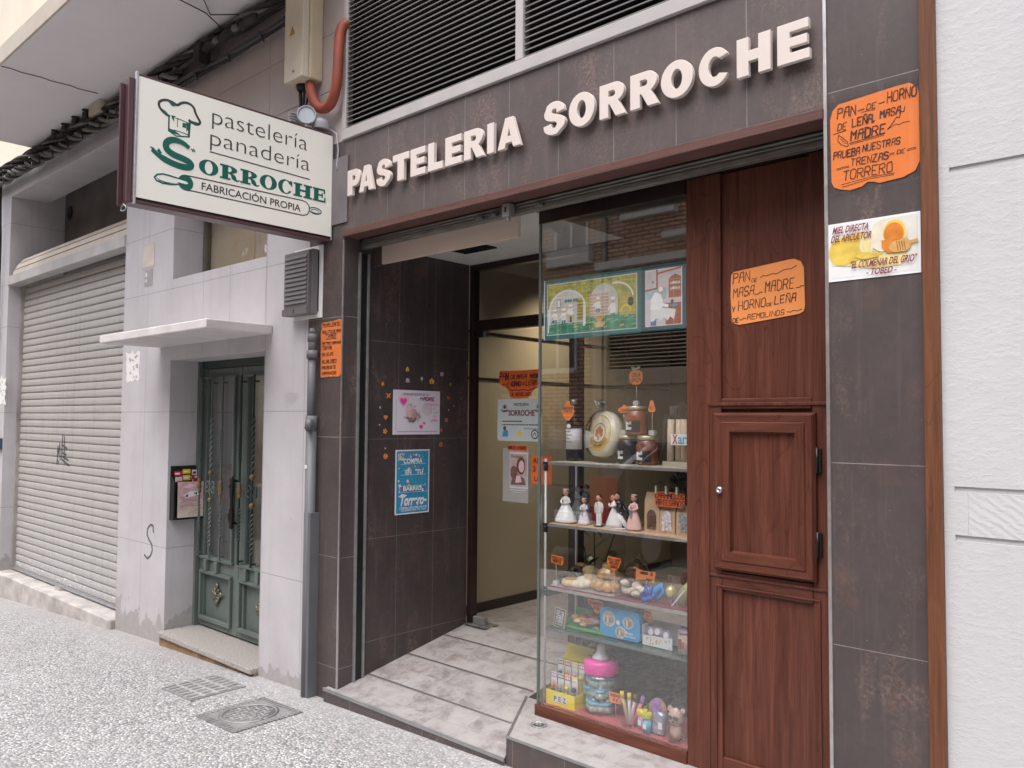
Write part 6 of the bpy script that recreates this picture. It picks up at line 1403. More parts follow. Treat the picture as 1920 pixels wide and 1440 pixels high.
# jars
HJ = [('glass jar with reddish preserve and black label stacked on two other jars', -1.985, .42, z+.127, (.30, .085, .035)), ('glass jar of very dark preserve with black label, lower left of the stacked jars', -2.03, .42, z, (.020, .014, .016)), ('glass jar of brown-red preserve with black label, lower right of the stacked jars', -1.92, .405, z, (.20, .060, .035))]
for k, (lb, x, y, zz, c) in enumerate(HJ):
    t = thing('preserve_jar', lb, 'jar', (x, y, zz), 'jars of preserve on the top shelf'); r = .050 if k != 1 else .047
    mb = MB(mat(('red_preserve', 'dark_preserve', 'brown_preserve')[k], c, .12, var=.3, vs=30, coat=.6)); mb.lathe([(0, .001), (r-.006, .001), (r, .010), (r, .055 if k == 2 else .072), (r-.001, .085), (r*.78, .100), (r*.76, .108), (0, .108)], (x, y, zz), 24); part(mb, 'jar_body', t)
    mb = MB(mat('cream_gold_lid', (.58, .52, .36), .3, .5)); mb.lathe([(0, .1085), (r*.84, .1085), (r*.85, .124), (0, .1255)], (x, y, zz), 22); part(mb, 'lid', t)
    mb = MB(mat('black_jar_label', (.016, .015, .016), .5)); vs = []; n = 10
    for i in range(n+1):
        a = R(-120+80*i/n); vs += [(x+(r+.0008)*math.cos(a), y+(r+.0008)*math.sin(a), zz+.012), (x+(r+.0008)*math.cos(a), y+(r+.0008)*math.sin(a), zz+.062)]
    mb.add(vs, [(2*i, 2*i+2, 2*i+3, 2*i+1) for i in range(n)])
    mb.use(PAPER)
    for ln, tx in enumerate(('DULCE', 'DEL', 'OBRADOR')):
        v_, W = hand(tx, 0, .1)
        for pl in v_:
            for (ax, ay), (bx, by) in zip(pl, pl[1:]):
                vs = []
                for px, py in ((ax, ay), (bx, by)):
                    for s in (-.0016, .0016):
                        a = R(-117+px/W*(34 if ln != 1 else 16)); rr_ = r+.0013; vs.append((x+rr_*math.cos(a)+s*.6, y+rr_*math.sin(a), zz+.047-.012*ln+py*.009+s))
                mb.add(vs, [(0, 1, 3, 2)])
    part(mb, 'label', t)
tag_card('orange pumpkin-shaped card on a tall wire above the topmost jar', PUMP, .070, .066, -1.985, .42, z+.253, z+.345, (('CALA', .22, .52, .8, .22), ('BAZA', .2, .2, .85, .22)), extra=leaf)
tag_card('small orange mushroom-shaped card left of the topmost jar', MUSH, .056, .036, -2.035, .398, z+.126, z+.222, (('TOMA', .2, .15, .9, .3),))
tag_card('small orange pear-shaped card right of the topmost jar', PEAR, .038, .05, -1.885, .39, z+.126, z+.225, (('PE', .25, .2, .75, .25),))
# bag of white sticks
t = thing('biscuit_bag', 'clear bag of long pale wafer sticks at the right end of the top shelf', 'bag', (-1.735, .40, z))
mb = MB(mat('pale_wafer', (.74, .60, .46), .5, var=.1, vs=20))
for i in range(5):
    x = -1.795+.032*i; mb.tube([(x, .385+.012*(i % 2), z+.022), (x+.004, .385+.012*(i % 2), z+.195)], .0145, 12)
mb.use(mat('wafer_tray', (.55, .50, .40), .6, var=.15)).box(-1.82, -1.66, .365, .43, z+.001, z+.021); part(mb, 'wafers', t)
mb = MB(G_PLASTIC); mb.prism([(-1.825, z+.001), (-1.65, z+.001), (-1.655, z+.21), (-1.81, z+.215)], lambda u, v, d: (u, d, v), .358, .44)
for i in range(12):
    rnd = random.Random(i+40); x = -1.80+.013*i; mb.tube([(x, .39, z+.21), (x+rnd.uniform(-.01, .01), .39+rnd.uniform(-.02, .02), z+.255+rnd.uniform(-.01, .014))], [.008, .013], 5)
part(mb, 'clear_bag', t)
f = Flat(.10, .045, PAPER, thick=.0008); f.text('X', .08, .1, .32, .95, RED, .03); f.text('ara', .34, .1, .92, .75, CYAN, .02); f.mb.v = [(a-1.775, b+.357, c+z+.09) for a, b, c in f.mb.v]; part(f.mb, 'label', t)

# ------------------------------------------------------------------ figurines (second shelf)
z = SZ[1]
def figurine(lb, x, y, h, kind, face=0, dress=CERAM, hair=HAIR, coat=None):
    """a small painted figure; everything scaled from its height"""
    t = thing('cake_figurine', lb, 'figurine', (x, y, z), 'ceramic first-communion and wedding figurines on the second shelf', rotz=face); k = h
    mb = MB(mat('figurine_base', (.55, .60, .66), .25, coat=.4) if kind != 'boy' else BLACK); mb.lathe([(0, 0), (.26*k, 0), (.27*k, .012*k), (.24*k, .03*k), (0, .03*k)] if kind in ('gown', 'couple') else [(0, 0), (.17*k, 0), (.17*k, .02*k), (0, .025*k)], (0, 0, .0004), 20); part(mb, 'plinth', t, 0, True)
    mb = MB(dress)
    if kind == 'gown': mb.lathe([(0, .028*k), (.34*k, .03*k), (.345*k, .06*k), (.29*k, .2*k), (.2*k, .38*k), (.115*k, .53*k), (.075*k, .57*k), (.09*k, .63*k), (.10*k, .70*k), (.075*k, .745*k), (.035*k, .765*k), (.03*k, .80*k), (0, .80*k)], (0, 0, 0), 22, 1, .8)
    elif kind == 'girl': mb.lathe([(0, .022*k), (.245*k, .025*k), (.24*k, .06*k), (.17*k, .32*k), (.085*k, .55*k), (.07*k, .58*k), (.095*k, .66*k), (.085*k, .72*k), (.035*k, .755*k), (.032*k, .79*k), (0, .79*k)], (0, 0, 0), 20, 1, .8)
    else:
        for s in (-1, 1): mb.tube([(.05*k*s, -.01*k, .022*k), (.05*k*s, 0, .05*k), (.052*k*s, .005*k, .25*k), (.045*k*s, 0, .45*k)], [.045*k, .042*k, .05*k, .062*k], 12); mb.ell((.05*k*s, -.03*k, .04*k), .04*k, .065*k, .025*k, 10)
        mb.lathe([(0, .40*k), (.115*k, .41*k), (.12*k, .45*k), (.10*k, .56*k), (.125*k, .68*k), (.10*k, .735*k), (.04*k, .755*k), (.035*k, .79*k), (0, .79*k)], (0, 0, 0), 18, 1, .65)
    for s in (-1, 1):
        if kind == 'boy': mb.tube([(.115*k*s, 0, .71*k), (.15*k*s, .0, .58*k), (.14*k*s, -.02*k, .44*k)], [.038*k, .034*k, .028*k], 10)
        else: mb.tube([(.085*k*s, 0, .71*k), (.145*k*s, -.03*k, .60*k), (.05*k*s, -.125*k, .555*k)], [.034*k, .032*k, .026*k], 10)
    part(mb, 'figure_body', t, 0, True)
    mb = MB(SKIN); mb.ell((0, -.01*k, .875*k), .085*k, .088*k, .10*k, 16); mb.ell((0, -.098*k, .868*k), .016*k, .018*k, .018*k, 8)
    for s in (-1, 1): mb.ell((.086*k*s, 0, .87*k), .014*k, .02*k, .026*k, 8)
    if kind == 'boy':
        for s in (-1, 1): mb.ell((.14*k*s, -.025*k, .415*k), .026*k, .026*k, .036*k, 8)
    else: mb.ell((0, -.135*k, .56*k), .04*k, .03*k, .035*k, 8)
    mb.use(BLACK)
    for s in (-1, 1): mb.ell((.032*k*s, -.090*k, .892*k), .010*k, .006*k, .012*k, 8)
    mb.use(RED).ell((0, -.091*k, .832*k), .020*k, .006*k, .006*k, 8); part(mb, 'head', t, 0, True)
    mb = MB(hair); mb.ell((0, .02*k, .905*k), .098*k, .092*k, .092*k, 14)
    if kind != 'boy':
        for s in (-1, 1): mb.tube([(.07*k*s, .03*k, .93*k), (.10*k*s, .02*k, .84*k), (.085*k*s, .01*k, .70*k)], [.03*k, .036*k, .018*k], 8)
        mb.tube([(0, .08*k, .93*k), (0, .105*k, .8*k), (0, .08*k, .66*k)], [.05*k, .07*k, .03*k], 8)
    part(mb, 'hair', t, 0, True)
    if kind != 'boy':
        mb = MB(CERAM); mb.tube([(.095*k*math.cos(R(180*i/8)), -.055*k+.05*k*abs(math.cos(R(180*i/8))), .945*k+.02*k*math.sin(R(180*i/8))) for i in range(9)], .014*k, 6); part(mb, 'headband', t, 0, True)
        if kind == 'girl': mb = MB(mat('grey_ribbon', (.32, .30, .36), .5)); mb.box(-.012*k, .018*k, -.135*k, -.08*k, .56*k, .60*k); mb.box(-.02*k, .02*k, -.165*k, -.13*k, .34*k, .56*k); part(mb, 'sash', t, 0, True)
    else:
        mb = MB(GOLD)
        for q in range(3): mb.ell((0, -.082*k, .52*k+.06*k*q), .010*k, .008*k, .010*k, 6)
        mb.tube([(-.03*k, -.07*k, .73*k), (0, -.09*k, .67*k), (.03*k, -.07*k, .73*k)], .006*k, 5); part(mb, 'buttons', t, 0, True)
    return t
figurine('figurine of a girl in a wide glossy white gown, leftmost on the second shelf', -2.323, .355, .158, 'gown', .15)
figurine('smallest figurine, a girl in a pale gown with a grey ribbon down the front', -2.219, .355, .122, 'girl', .1, mat('glazed_lilac', (.74, .70, .78), .25, coat=.4))
figurine('figurine of a boy in a white suit standing on a black base', -2.141, .36, .142, 'boy', -.1)
figurine('figurine of a brown-haired girl with pinkish dress, next to the kraft paper bags', -1.957, .36, .156, 'girl', -.1, CERAM_P, mat('light_brown_hair', (.14, .07, .035), .45))
def couple(lb, x, y, h, dance):
    t = thing('couple_figurine', lb, 'figurine', (x, y, z), 'ceramic first-communion and wedding figurines on the second shelf', rotz=.1); k = h
    mb = MB(mat('figurine_base', (0, 0, 0))); mb.lathe([(0, 0), (.38*k, 0), (.39*k, .015*k), (.36*k, .035*k), (0, .035*k)], (0, 0, .0004), 22, 1, .6); part(mb, 'plinth', t, 0, True)
    SUIT = mat('black_glaze', (.02, .02, .025), .25, coat=.4) if dance else mat('grey_blue_glaze', (.13, .16, .20), .3, coat=.3); GOWN = CERAM if dance else mat('dull_silver_glaze', (.30, .31, .33), .3, coat=.3)
    mb = MB(SUIT); lx = .10*k
    for s in (-1, 1): mb.tube([(lx+.06*k*s, .02*k, .04*k), (lx+.055*k*s, .02*k, .25*k), (lx+.045*k*s, .0, .46*k)], [.045*k, .05*k, .06*k], 10)
    L = .05*k if dance else 0
    mb.lathe([(0, .42*k), (.105*k, .43*k), (.10*k, .56*k), (.12*k, .69*k), (.09*k, .745*k), (.035*k, .765*k), (.03*k, .79*k), (0, .79*k)], (lx-L*.5, 0, 0), 16, 1, .65)
    mb.tube([(lx+.08*k, -.02*k, .71*k), (lx+.06*k, -.10*k, .58*k), (lx-.10*k, -.13*k, .56*k)], [.035*k, .032*k, .026*k], 9)
    if dance: mb.tube([(lx+.02*k, .06*k, .70*k), (lx+.16*k, .08*k, .45*k), (lx+.34*k, .08*k, .14*k)], [.05*k, .06*k, .03*k], 8)
    part(mb, 'groom_body', t, 0, True)
    mb = MB(GOWN); bx = -.13*k
    n_ = [(0, .036*k), (.25*k, .04*k), (.23*k, .14*k), (.15*k, .36*k), (.075*k, .53*k), (.07*k, .57*k), (.09*k, .65*k), (.07*k, .70*k), (.03*k, .72*k), (.028*k, .75*k), (0, .75*k)]
    mb.lathe(n_, (bx+(.09*k if dance else 0), -.04*k, 0), 20, 1, .75); mb.tube([(bx-.06*k, -.05*k, .66*k), (bx-.0*k, -.12*k, .60*k), (lx-.04*k, -.09*k, .64*k)], [.03*k, .028*k, .022*k], 9)
    if dance: mb.tube([(bx+.10*k, .02*k, .5*k), (bx+.26*k, -.02*k, .28*k), (bx+.50*k, -.02*k, .06*k)], [.05*k, .10*k, .05*k], 10)
    part(mb, 'bride_body', t, 0, True)
    for nme, hx, hz, hr in (('groom_head', lx-L, .865*k, HAIR), ('bride_head', bx+(.05*k if dance else 0), .82*k, HAIR)):
        mb = MB(SKIN if dance else mat('grey_skin', (.36, .27, .24), .4)); mb.ell((hx, -.02*k, hz), .075*k, .078*k, .09*k, 14); mb.ell((hx, -.10*k, hz-.004*k), .013*k, .014*k, .014*k, 8)
        mb.use(BLACK)
        for s in (-1, 1): mb.ell((hx+.028*k*s, -.092*k, hz+.014*k), .009*k, .006*k, .010*k, 6)
        mb.use(hr).ell((hx, .012*k, hz+.028*k), .085*k, .08*k, .078*k, 12)
        if nme == 'bride_head': mb.tube([(hx, .06*k, hz+.03*k), (hx-.02*k, .08*k, hz-.12*k)], [.06*k, .03*k], 8)
        part(mb, nme, t, 0, True)
couple('figurine of a dark greyish bridal pair standing behind the leftmost girl in white', -2.292, .44, .178, False)
couple('figurine of a groom in black holding a bride in a flowing white gown', -2.05, .36, .158, True)
t = solo(MB(mat('dark_red_box', (.36, .03, .035), .4)).box(-2.262, -2.215, .455, .50, z, z+.072).use(PAPER_D).box(-2.2148, -2.195, .46, .50, z, z+.066).use(mat('dark_red_box', (0, 0, 0))).box(-2.1948, -2.155, .455, .50, z, z+.070), 'gift_box', 'dark red and white little gift box behind the small figurines', 'box', bevel=.002)
f = Flat(.066, .062, BLACK, thick=.02)
for i in range(4):
    for j in range(2): f.circ(.15+.22*i, .3+.25*j, .055, PAPER_D, 1, 8)
f.place('dark_tin', 'small black tin with rows of pale dots at the left end of the second shelf', 'tin', (-2.378, .50, z))
mb = MB(BLACK); rnd = random.Random(11)
for i in range(40): mb.ell((-1.80+rnd.gauss(0, .028), .47+rnd.gauss(0, .012), z+.20+rnd.gauss(0, .022)), .012, .004, .012, 6, .4)
mb.tube([(-1.80, .48, z), (-1.80, .475, z+.20)], .004, 6); mb.tube([(-1.80, .47, z+.19), (-1.87, .46, z+.18), (-1.895, .46, z+.205)], .0025, 5); mb.lathe([(0, 0), (.03, 0), (.028, .02), (0, .022)], (-1.80, .48, z), 12)
solo(mb, 'dried_flower', 'black artificial flower head rising behind the kraft paper bags', 'ornament')
KRAFT = mat('kraft_paper', (.56, .40, .25), .65, var=.08, vs=14)
for i, (x, w_, h_, lb, cc) in enumerate(((-1.872, .072, .165, 'tall kraft paper bag with a window showing dark sweets, leftmost of the bags', (.13, .07, .05)), (-1.798, .073, .118, 'kraft paper bag with a window showing white and lilac sweets, middle of the bags', (.66, .60, .66)), (-1.719, .073, .12, 'kraft paper bag with a window showing grey sweets, rightmost of the bags', (.30, .32, .34)))):
    t = thing('sweets_bag', lb, 'bag', (x, .385, z), 'kraft bags of handmade sweets on the second shelf')
    mb = MB(KRAFT); mb.prism([(-.022, 0), (.022, 0), (.020, h_*.75), (.003, h_), (-.003, h_), (-.020, h_*.75)], lambda u, v, d: (x+d, .385+u, z+.0003+v), -w_/2, w_/2); part(mb, 'paper_bag', t, .001)
    mb = MB(mat('bag_sweets_%d' % i, cc, .3, var=.5, vs=80, bump=1, bs=90)); mb.prism([(.5*w_*.62*math.cos(R(a))*1.0, .032+(.032 if a > 0 else 0)+.030*math.sin(R(a))) for a in list(range(0, 181, 20))]+[(-.5*w_*.62, .012), (.5*w_*.62, .012)], lambda u, v, d: (x+u, .385+d, z+v), -.0245, -.0225)
    rnd = random.Random(20+i)
    for q in range(9): mb.ell((x+rnd.uniform(-.018, .018), .363, z+.02+rnd.uniform(0, .055)), .008, .004, .008, 8, .2)
    part(mb, 'window', t)
f = Flat(.142, .062, ORANGE_D, [(0, .08), (.1, .0), (.9, .0), (1, .1), (1, .92), (.5, 1), (0, .95)], .0012); f.hand('CARAMELOS', .03, .56, .97, .32, INK, .024); f.hand('ARTESANOS', .06, .10, .98, .34, INK, .024)
f.mb.v = [(a-1.850, b+.352, c+z+.112) for a, b, c in f.mb.v]
t = thing('price_tag', 'orange handwritten sweets card pegged across the tops of the kraft bags', 'price tag', (-1.78, .352, z+.112), 'orange card tags among the goods in the display window')
part(f.mb, 'card', t)
for x in (-1.838, -1.79, -1.74):
    mb = MB(mat('pale_green_peg', (.50, .58, .38), .6)); mb.box(x-.004, x+.004, .340, .349, z+.165, z+.197); part(mb, 'peg', t, .001)

# ------------------------------------------------------------------ pastry shelf (third)
z = SZ[2]
CRUST = mat('golden_crust', (.42, .22, .075), .5, var=.35, vs=34, bump=.4, bs=60); PALE = mat('pale_biscuit', (.62, .46, .26), .6, var=.2, vs=40, bump=.4, bs=70); CHOC = mat('chocolate_glaze', (.045, .024, .018), .35, var=.2); SUGAR = mat('sugar_glaze', (.66, .58, .46), .5, var=.15, vs=50, bump=.5, bs=80)
tr = solo(MB(mat('silver_card_tray', (.55, .52, .54), .3, .5)).box(-2.375, -2.03, .31, .49, z, z+.004), 'pastry_tray', 'thin silvery card under the pastries on the third shelf', 'tray', bevel=.001)
def torus(mb, c, R_, r, tilt=0, n=18):
    mb.tube([(c[0]+R_*math.cos(2*math.pi*i/n), c[1]+R_*math.sin(2*math.pi*i/n)*math.cos(tilt), c[2]+R_*math.sin(2*math.pi*i/n)*math.sin(tilt)) for i in range(n+1)], r, 10)
mb = MB(CHOC); torus(mb, (-2.355, .40, z+.026), .030, .018, .5); torus(mb, (-2.33, .44, z+.045), .026, .016, .9); solo(mb, 'chocolate_ring', 'pair of dark chocolate ring pastries at the left of the third shelf', 'pastry')
mb = MB(PALE); mb.lathe([(0, .0), (.038, .001), (.042, .015), (.038, .03), (.02, .033), (0, .030)], (-2.285, .345, z+.0045), 20); mb.use(CRUST).tube([(-2.285+.028*(1-i/40)*math.cos(i*.5), .345+.028*(1-i/40)*math.sin(i*.5), z+.038) for i in range(40)], .0055, 6); solo(mb, 'cinnamon_swirl', 'round pale pastry with a brown swirl on top, front left of the third shelf', 'pastry')
mb = MB(CRUST); mb.ell((-2.325, .47, z+.075), .032, .022, .014, 14, .06); mb.ell((-2.30, .475, z+.065), .032, .022, .014, 14, .06); mb.use(PALE).ell((-2.25, .45, z+.062), .046, .03, .026, 16, .06); mb.ell((-2.235, .43, z+.03), .05, .03, .024, 16, .06); solo(mb, 'filled_bun', 'heap of golden and pale buns behind the swirl pastry', 'pastry')
mb = MB(SUGAR)
for x, y, dz in ((-2.24, .33, .02), (-2.215, .335, .022), (-2.195, .345, .03), (-2.228, .35, .038)): mb.ell((x, y, z+dz), .026, .02, .018, 14, .15)
solo(mb, 'sugared_cake', 'cluster of white sugared biscuits at the front of the third shelf', 'pastry')
t = thing('pastry_bag', 'clear bag of golden glazed rolls in the middle of the third shelf', 'bag', (-2.10, .37, z)); rnd = random.Random(3)
mb = MB(mat('glazed_roll', (.55, .32, .12), .3, var=.3, vs=26, coat=.4))
for x, y, dz in ((-2.155, .36, .03), (-2.12, .345, .032), (-2.085, .35, .03), (-2.055, .36, .034), (-2.14, .39, .07), (-2.10, .385, .075), (-2.065, .385, .07), (-2.12, .40, .10), (-2.09, .40, .105)): mb.ell((x, y, z+dz), .028, .028, .026, 14, .08)
part(mb, 'rolls', t); mb = MB(G_PLASTIC); mb.ell((-2.105, .372, z+.064), .078, .055, .0625, 18, .10); part(mb, 'clear_bag', t)
t = thing('bread_bag', 'clear bag of brown bread rolls behind the golden rolls', 'bag', (-2.02, .45, z))
mb = MB(mat('brown_bread', (.26, .11, .05), .5, var=.3, vs=22, bump=.3, bs=50))
for x, dz, r in ((-2.035, .035, .033), (-1.99, .035, .033), (-2.03, .085, .030), (-1.985, .08, .032), (-2.0, .115, .022)): mb.ell((x, .455, z+dz), r, r*.9, r, 14, .08)
part(mb, 'rolls', t); mb = MB(G_PLASTIC); mb.ell((-2.01, .455, z+.072), .065, .048, .071, 18, .1); mb.tube([(-2.01, .455, z+.135), (-2.0, .46, z+.165)], [.008, .022], 8); part(mb, 'clear_bag', t)
t = thing('biscuit_bag', 'clear bag of pale spotted biscuits tied with blue ribbon, right of the golden rolls', 'bag', (-1.93, .36, z))
mb = MB(mat('spotted_biscuit', (.58, .50, .40), .55, var=.35, vs=60)); rnd = random.Random(8)
for i in range(16): mb.ell((-1.955+rnd.uniform(-.055, .065), .36+rnd.uniform(-.02, .02), z+.018+rnd.uniform(0, .045)*(1-abs(i-8)/16)), .022, .017, .013, 12, .15)
part(mb, 'biscuits', t); mb = MB(G_PLASTIC); mb.ell((-1.945, .36, z+.036), .098, .04, .035, 18, .15); part(mb, 'clear_bag', t)
RIB = mat('blue_ribbon', (.01, .10, .50), .35, var=.15); mb = MB(RIB)
for i in range(5): a = R(60*i); mb.tube([(-1.862, .335, z+.025), (-1.862+.035*math.cos(a), .32, z+.03+.03*math.sin(a)), (-1.85+.02*math.cos(a+.6), .33, z+.028)], [.008, .015, .006], 6)
mb.use(mat('bright_blue_ribbon', (.02, .24, .55), .3)).tube([(-1.85, .335, z+.03), (-1.825, .33, z+.055), (-1.805, .335, z+.075), (-1.80, .34, z+.05), (-1.825, .33, z+.02)], [.010, .018, .014, .012, .008], 7); part(mb, 'ribbon', t)
mb = MB(mat('pale_gold_ball', (.60, .52, .24), .2, .4)); mb.ell((-1.768, .345, z+.055), .024, .024, .027, 16); mb.use(STICK).tube([(-1.768, .345, z+.001), (-1.768, .345, z+.03)], .002, 6); mb.use(G_PLASTIC).tube([(-1.768, .345, z+.08), (-1.745, .34, z+.11)], [.006, .012], 8); solo(mb, 'wrapped_sweet', 'pale golden ball lollipop on a stick right of the blue ribbon', 'sweet')
mb = MB(mat('tan_card_box', (.42, .30, .19), .6, var=.08)); mb.box(-1.845, -1.68, .44, .50, z, z+.10); mb.use(mat('dark_red_bow', (.20, .02, .03), .4))
for i in range(8): a = R(45*i); mb.ell((-1.745+.02*math.cos(a), .432, z+.095+.02*math.sin(a)), .013, .008, .013, 8)
solo(mb, 'tan_gift_box', 'tan gift box with dark red rosette at the right end of the third shelf', 'box', bevel=.003)
t = solo(MB(PAPER_D).prism([(-1.76, z+.002), (-1.70, z+.075), (-1.695, z+.072), (-1.755, z-.0)], lambda u, v, d: (u, d, v), .33, .331).use(mat('olive_wrap', (.35, .33, .10), .35)).tube([(-1.735, .36, z+.002), (-1.71, .36, z+.06), (-1.69, .36, z+.10)], [.02, .026, .012], 8), 'wrapped_cone', 'cone of sweets in clear and olive wrapping at the right edge of the third shelf', 'sweet')
tag_card('small orange banner-shaped card at the left end of the third shelf', rr(.25, 3, .08), .070, .037, -2.357, .33, z, z+.098, (('ROSCON', .08, .55, .9, .3), ('MANTEQ', .15, .14, .92, .3)), rz=.08)
tag_card('orange shield-shaped card standing above the golden rolls', SHLD, .074, .064, -2.04, .335, z, z+.102, (('RELLENA', .1, .72, .92, .15), ('MOJAS', .2, .48, .85, .16), ('GRANDE', .25, .25, .75, .15)), False)
tag_card('pale orange bow-shaped card above the spotted biscuits', BOW, .100, .058, -1.912, .385, z, z+.066, (('TROZO', .2, .62, .6, .12), ('6', .75, .58, .83, .2), ('KILO', .55, .18, .8, .14)), False, ORANGE_P)

# ------------------------------------------------------------------ green shelf (fourth)
z = SZ[3]
f = Flat(.064, .088, mat('light_wood_edge', (.50, .38, .25), .6), thick=.005); f.rect(.08, .05, .92, .95, mat('slate_face', (.055, .06, .065), .7), 1)
for i in range(7): f.hand(('PASTAS', 'DE TE', 'TURRON', 'BOMBON', 'ROSCO', 'CAFE', 'LIMON')[i], .18, .80-.11*i, .82, .06, PAPER_D, .025)
f.place('small_chalkboard', 'tiny wood-edged chalkboard leaning at the left end of the green shelf', 'chalkboard', (-2.370, .33, z), tilt=.14)
mb = MB(mat('bright_green_tray', (.05, .30, .08), .4, var=.08)); mb.prism([(-2.375, z), (-2.10, z), (-2.095, z+.012), (-2.38, z+.012)], lambda u, v, d: (u, d, v), .34, .50); mb.box(-2.375, -2.11, .494, .50, z+.0125, z+.055)
solo(mb, 'green_tray', 'bright green plastic tray holding biscuits on the green shelf', 'tray', bevel=.002)
rnd = random.Random(6); mb = MB(mat('rosy_biscuit', (.42, .16, .10), .5, var=.4, vs=40))
for i in range(26):
    mb.use((mat('rosy_biscuit', (0, 0, 0)), PALE, mat('lilac_icing', (.48, .34, .44), .4), CRUST)[i % 4]).ell((-2.285+rnd.uniform(0, .15), .345+rnd.uniform(0, .1), z+.020+rnd.uniform(0, .028)), .020, .018, .009, 12, .1)
solo(mb, 'biscuit_pile', 'pile of reddish, lilac and pale biscuits on the green tray', 'biscuits')
t = thing('blue_tin', 'bright blue tin box with round picture medallions and white lettering on the green shelf', 'tin', (-2.015, .375, z))
mb = MB(mat('bright_blue_tin', (.01, .30, .62), .25, var=.03, coat=.3)); bx0, bx1 = -2.120, -1.915
mb.prism([(bx0+(bx1-bx0)*u, z+.0005+.125*v) for u, v in rr(.14, 5, .09)], lambda u, v, d: (u, d, v), .34, .42); part(mb, 'tin_body', t, .003)
f = Flat(.205, .125, PAPER, [(0, 0), (.001, 0), (0, .001)], .0002); f.mb = MB(PAPER); PIC = mat('plaza_picture', (.46, .38, .32), .5, var=.4, vs=60)
for cx, cy, r, ry in ((.24, .62, .155, .27), (.72, .60, .13, .20), (.53, .24, .13, .2), (.47, .55, .05, .09)):
    f.circ(cx, cy, r, PAPER_D, 1, 22, ry); f.circ(cx, cy, r*.92, PIC, 2, 22, ry*.92)
    for k in range(4): f.rect(cx-r*.6+k*r*.35, cy-ry*.5, cx-r*.45+k*r*.35, cy+ry*(.2+.12*(k % 2)), (GREY_T, PAPER, BROWN, TEAL)[k], 3)
f.circ(.47, .55, .04, PAPER, 4, 14, .07); f.text('Pastas', .66, .22, .84, .33, PAPER, .01, 3); f.text('de Aragon', .66, .10, .90, .20, PAPER, .01, 3)
f.mb.v = [(a+bx0, b+.3394, c+z) for a, b, c in f.mb.v]; part(f.mb, 'printed_front', t)
mb = MB(PAPER_D); mb.lathe([(0, 0), (.020, 0), (.020, .0015), (0, .0015)], (bx1+.0002, .38, z+.06), 16, M=Matrix.Rotation(R(90), 3, 'Y')); mb.use(PIC).lathe([(0, .0017), (.016, .0017), (0, .0019)], (bx1+.0002, .38, z+.06), 16, M=Matrix.Rotation(R(90), 3, 'Y')); part(mb, 'side_medallion', t)
t = thing('carton_tray', 'open white carton with lilac flowered round sweets beside the blue tin', 'carton', (-1.835, .38, z))
mb = MB(PAPER_D); mb.box(-1.905, -1.902, .345, .42, z+.0005, z+.082); mb.prism([(-1.9018, z+.0005), (-1.762, z+.0005), (-1.762, z+.046), (-1.9018, z+.040)], lambda u, v, d: (u, d, v), .343, .346); mb.box(-1.9018, -1.765, .415, .418, z+.0005, z+.09)
mb.use(DIP)
for i in range(16): q = random.Random(i); mb.ell((-1.895+q.random()*.125, .3425, z+.006+q.random()*.03), .003, .001, .004, 6)
part(mb, 'carton', t)
mb = MB(mat('lilac_wrap', (.45, .38, .56), .4, var=.2, vs=40))
for x, dz in ((-1.872, .052), (-1.84, .058), (-1.845, .03), (-1.80, .05), (-1.79, .035)): mb.lathe([(0, 0), (.022, .0), (.023, .008), (0, .009)], (x, .365, z+dz), 16, M=Matrix.Rotation(R(80), 3, 'X')); mb.use(PAPER).lathe([(.010, .0092), (.014, .0098), (.010, .0100)], (x, .365, z+dz), 14, M=Matrix.Rotation(R(80), 3, 'X')); mb.use(mat('lilac_wrap', (0, 0, 0)))
part(mb, 'round_sweets', t)
mb = MB(mat('picture_tin', (.56, .44, .36), .4, var=.4, vs=40)); mb.lathe([(0, 0), (.035, 0), (.035, .07), (.030, .078), (0, .078)], (-1.705, .36, z), 22); mb.use(BROWN).box(-1.722, -1.708, .3235, .325, z+.02, z+.06); mb.use(RED).box(-1.705, -1.697, .3235, .325, z+.02, z+.05); mb.use(mat('lilac_lid', (.42, .28, .46), .4)).lathe([(0, .0785), (.036, .0785), (.036, .09), (0, .092)], (-1.705, .36, z), 22)
solo(mb, 'round_tin', 'round pinkish picture tin with lilac lid at the right end of the green shelf', 'tin')
tag_card('orange puzzle-shaped card on a wire above the green tray', PUZZ, .092, .062, -2.165, .375, z, z+.080, (('CORAZON', .15, .62, .9, .15), ('3 E', .4, .3, .7, .16)))
tag_card('orange bell-shaped card on a wire right of the blue tin', TOOTH, .054, .054, -1.893, .37, z, z+.088, (('ARRO', .2, .68, .82, .16), ('DE', .35, .4, .7, .16), ('ANIS', .15, .14, .9, .16)))

# ------------------------------------------------------------------ floor of the display
DY = -.030
def shift_front(names):
    for o in list(COL.objects):
        if o.parent is None and o.name.split('.')[0] in names and o.location.y > .25: o.location.y += DY

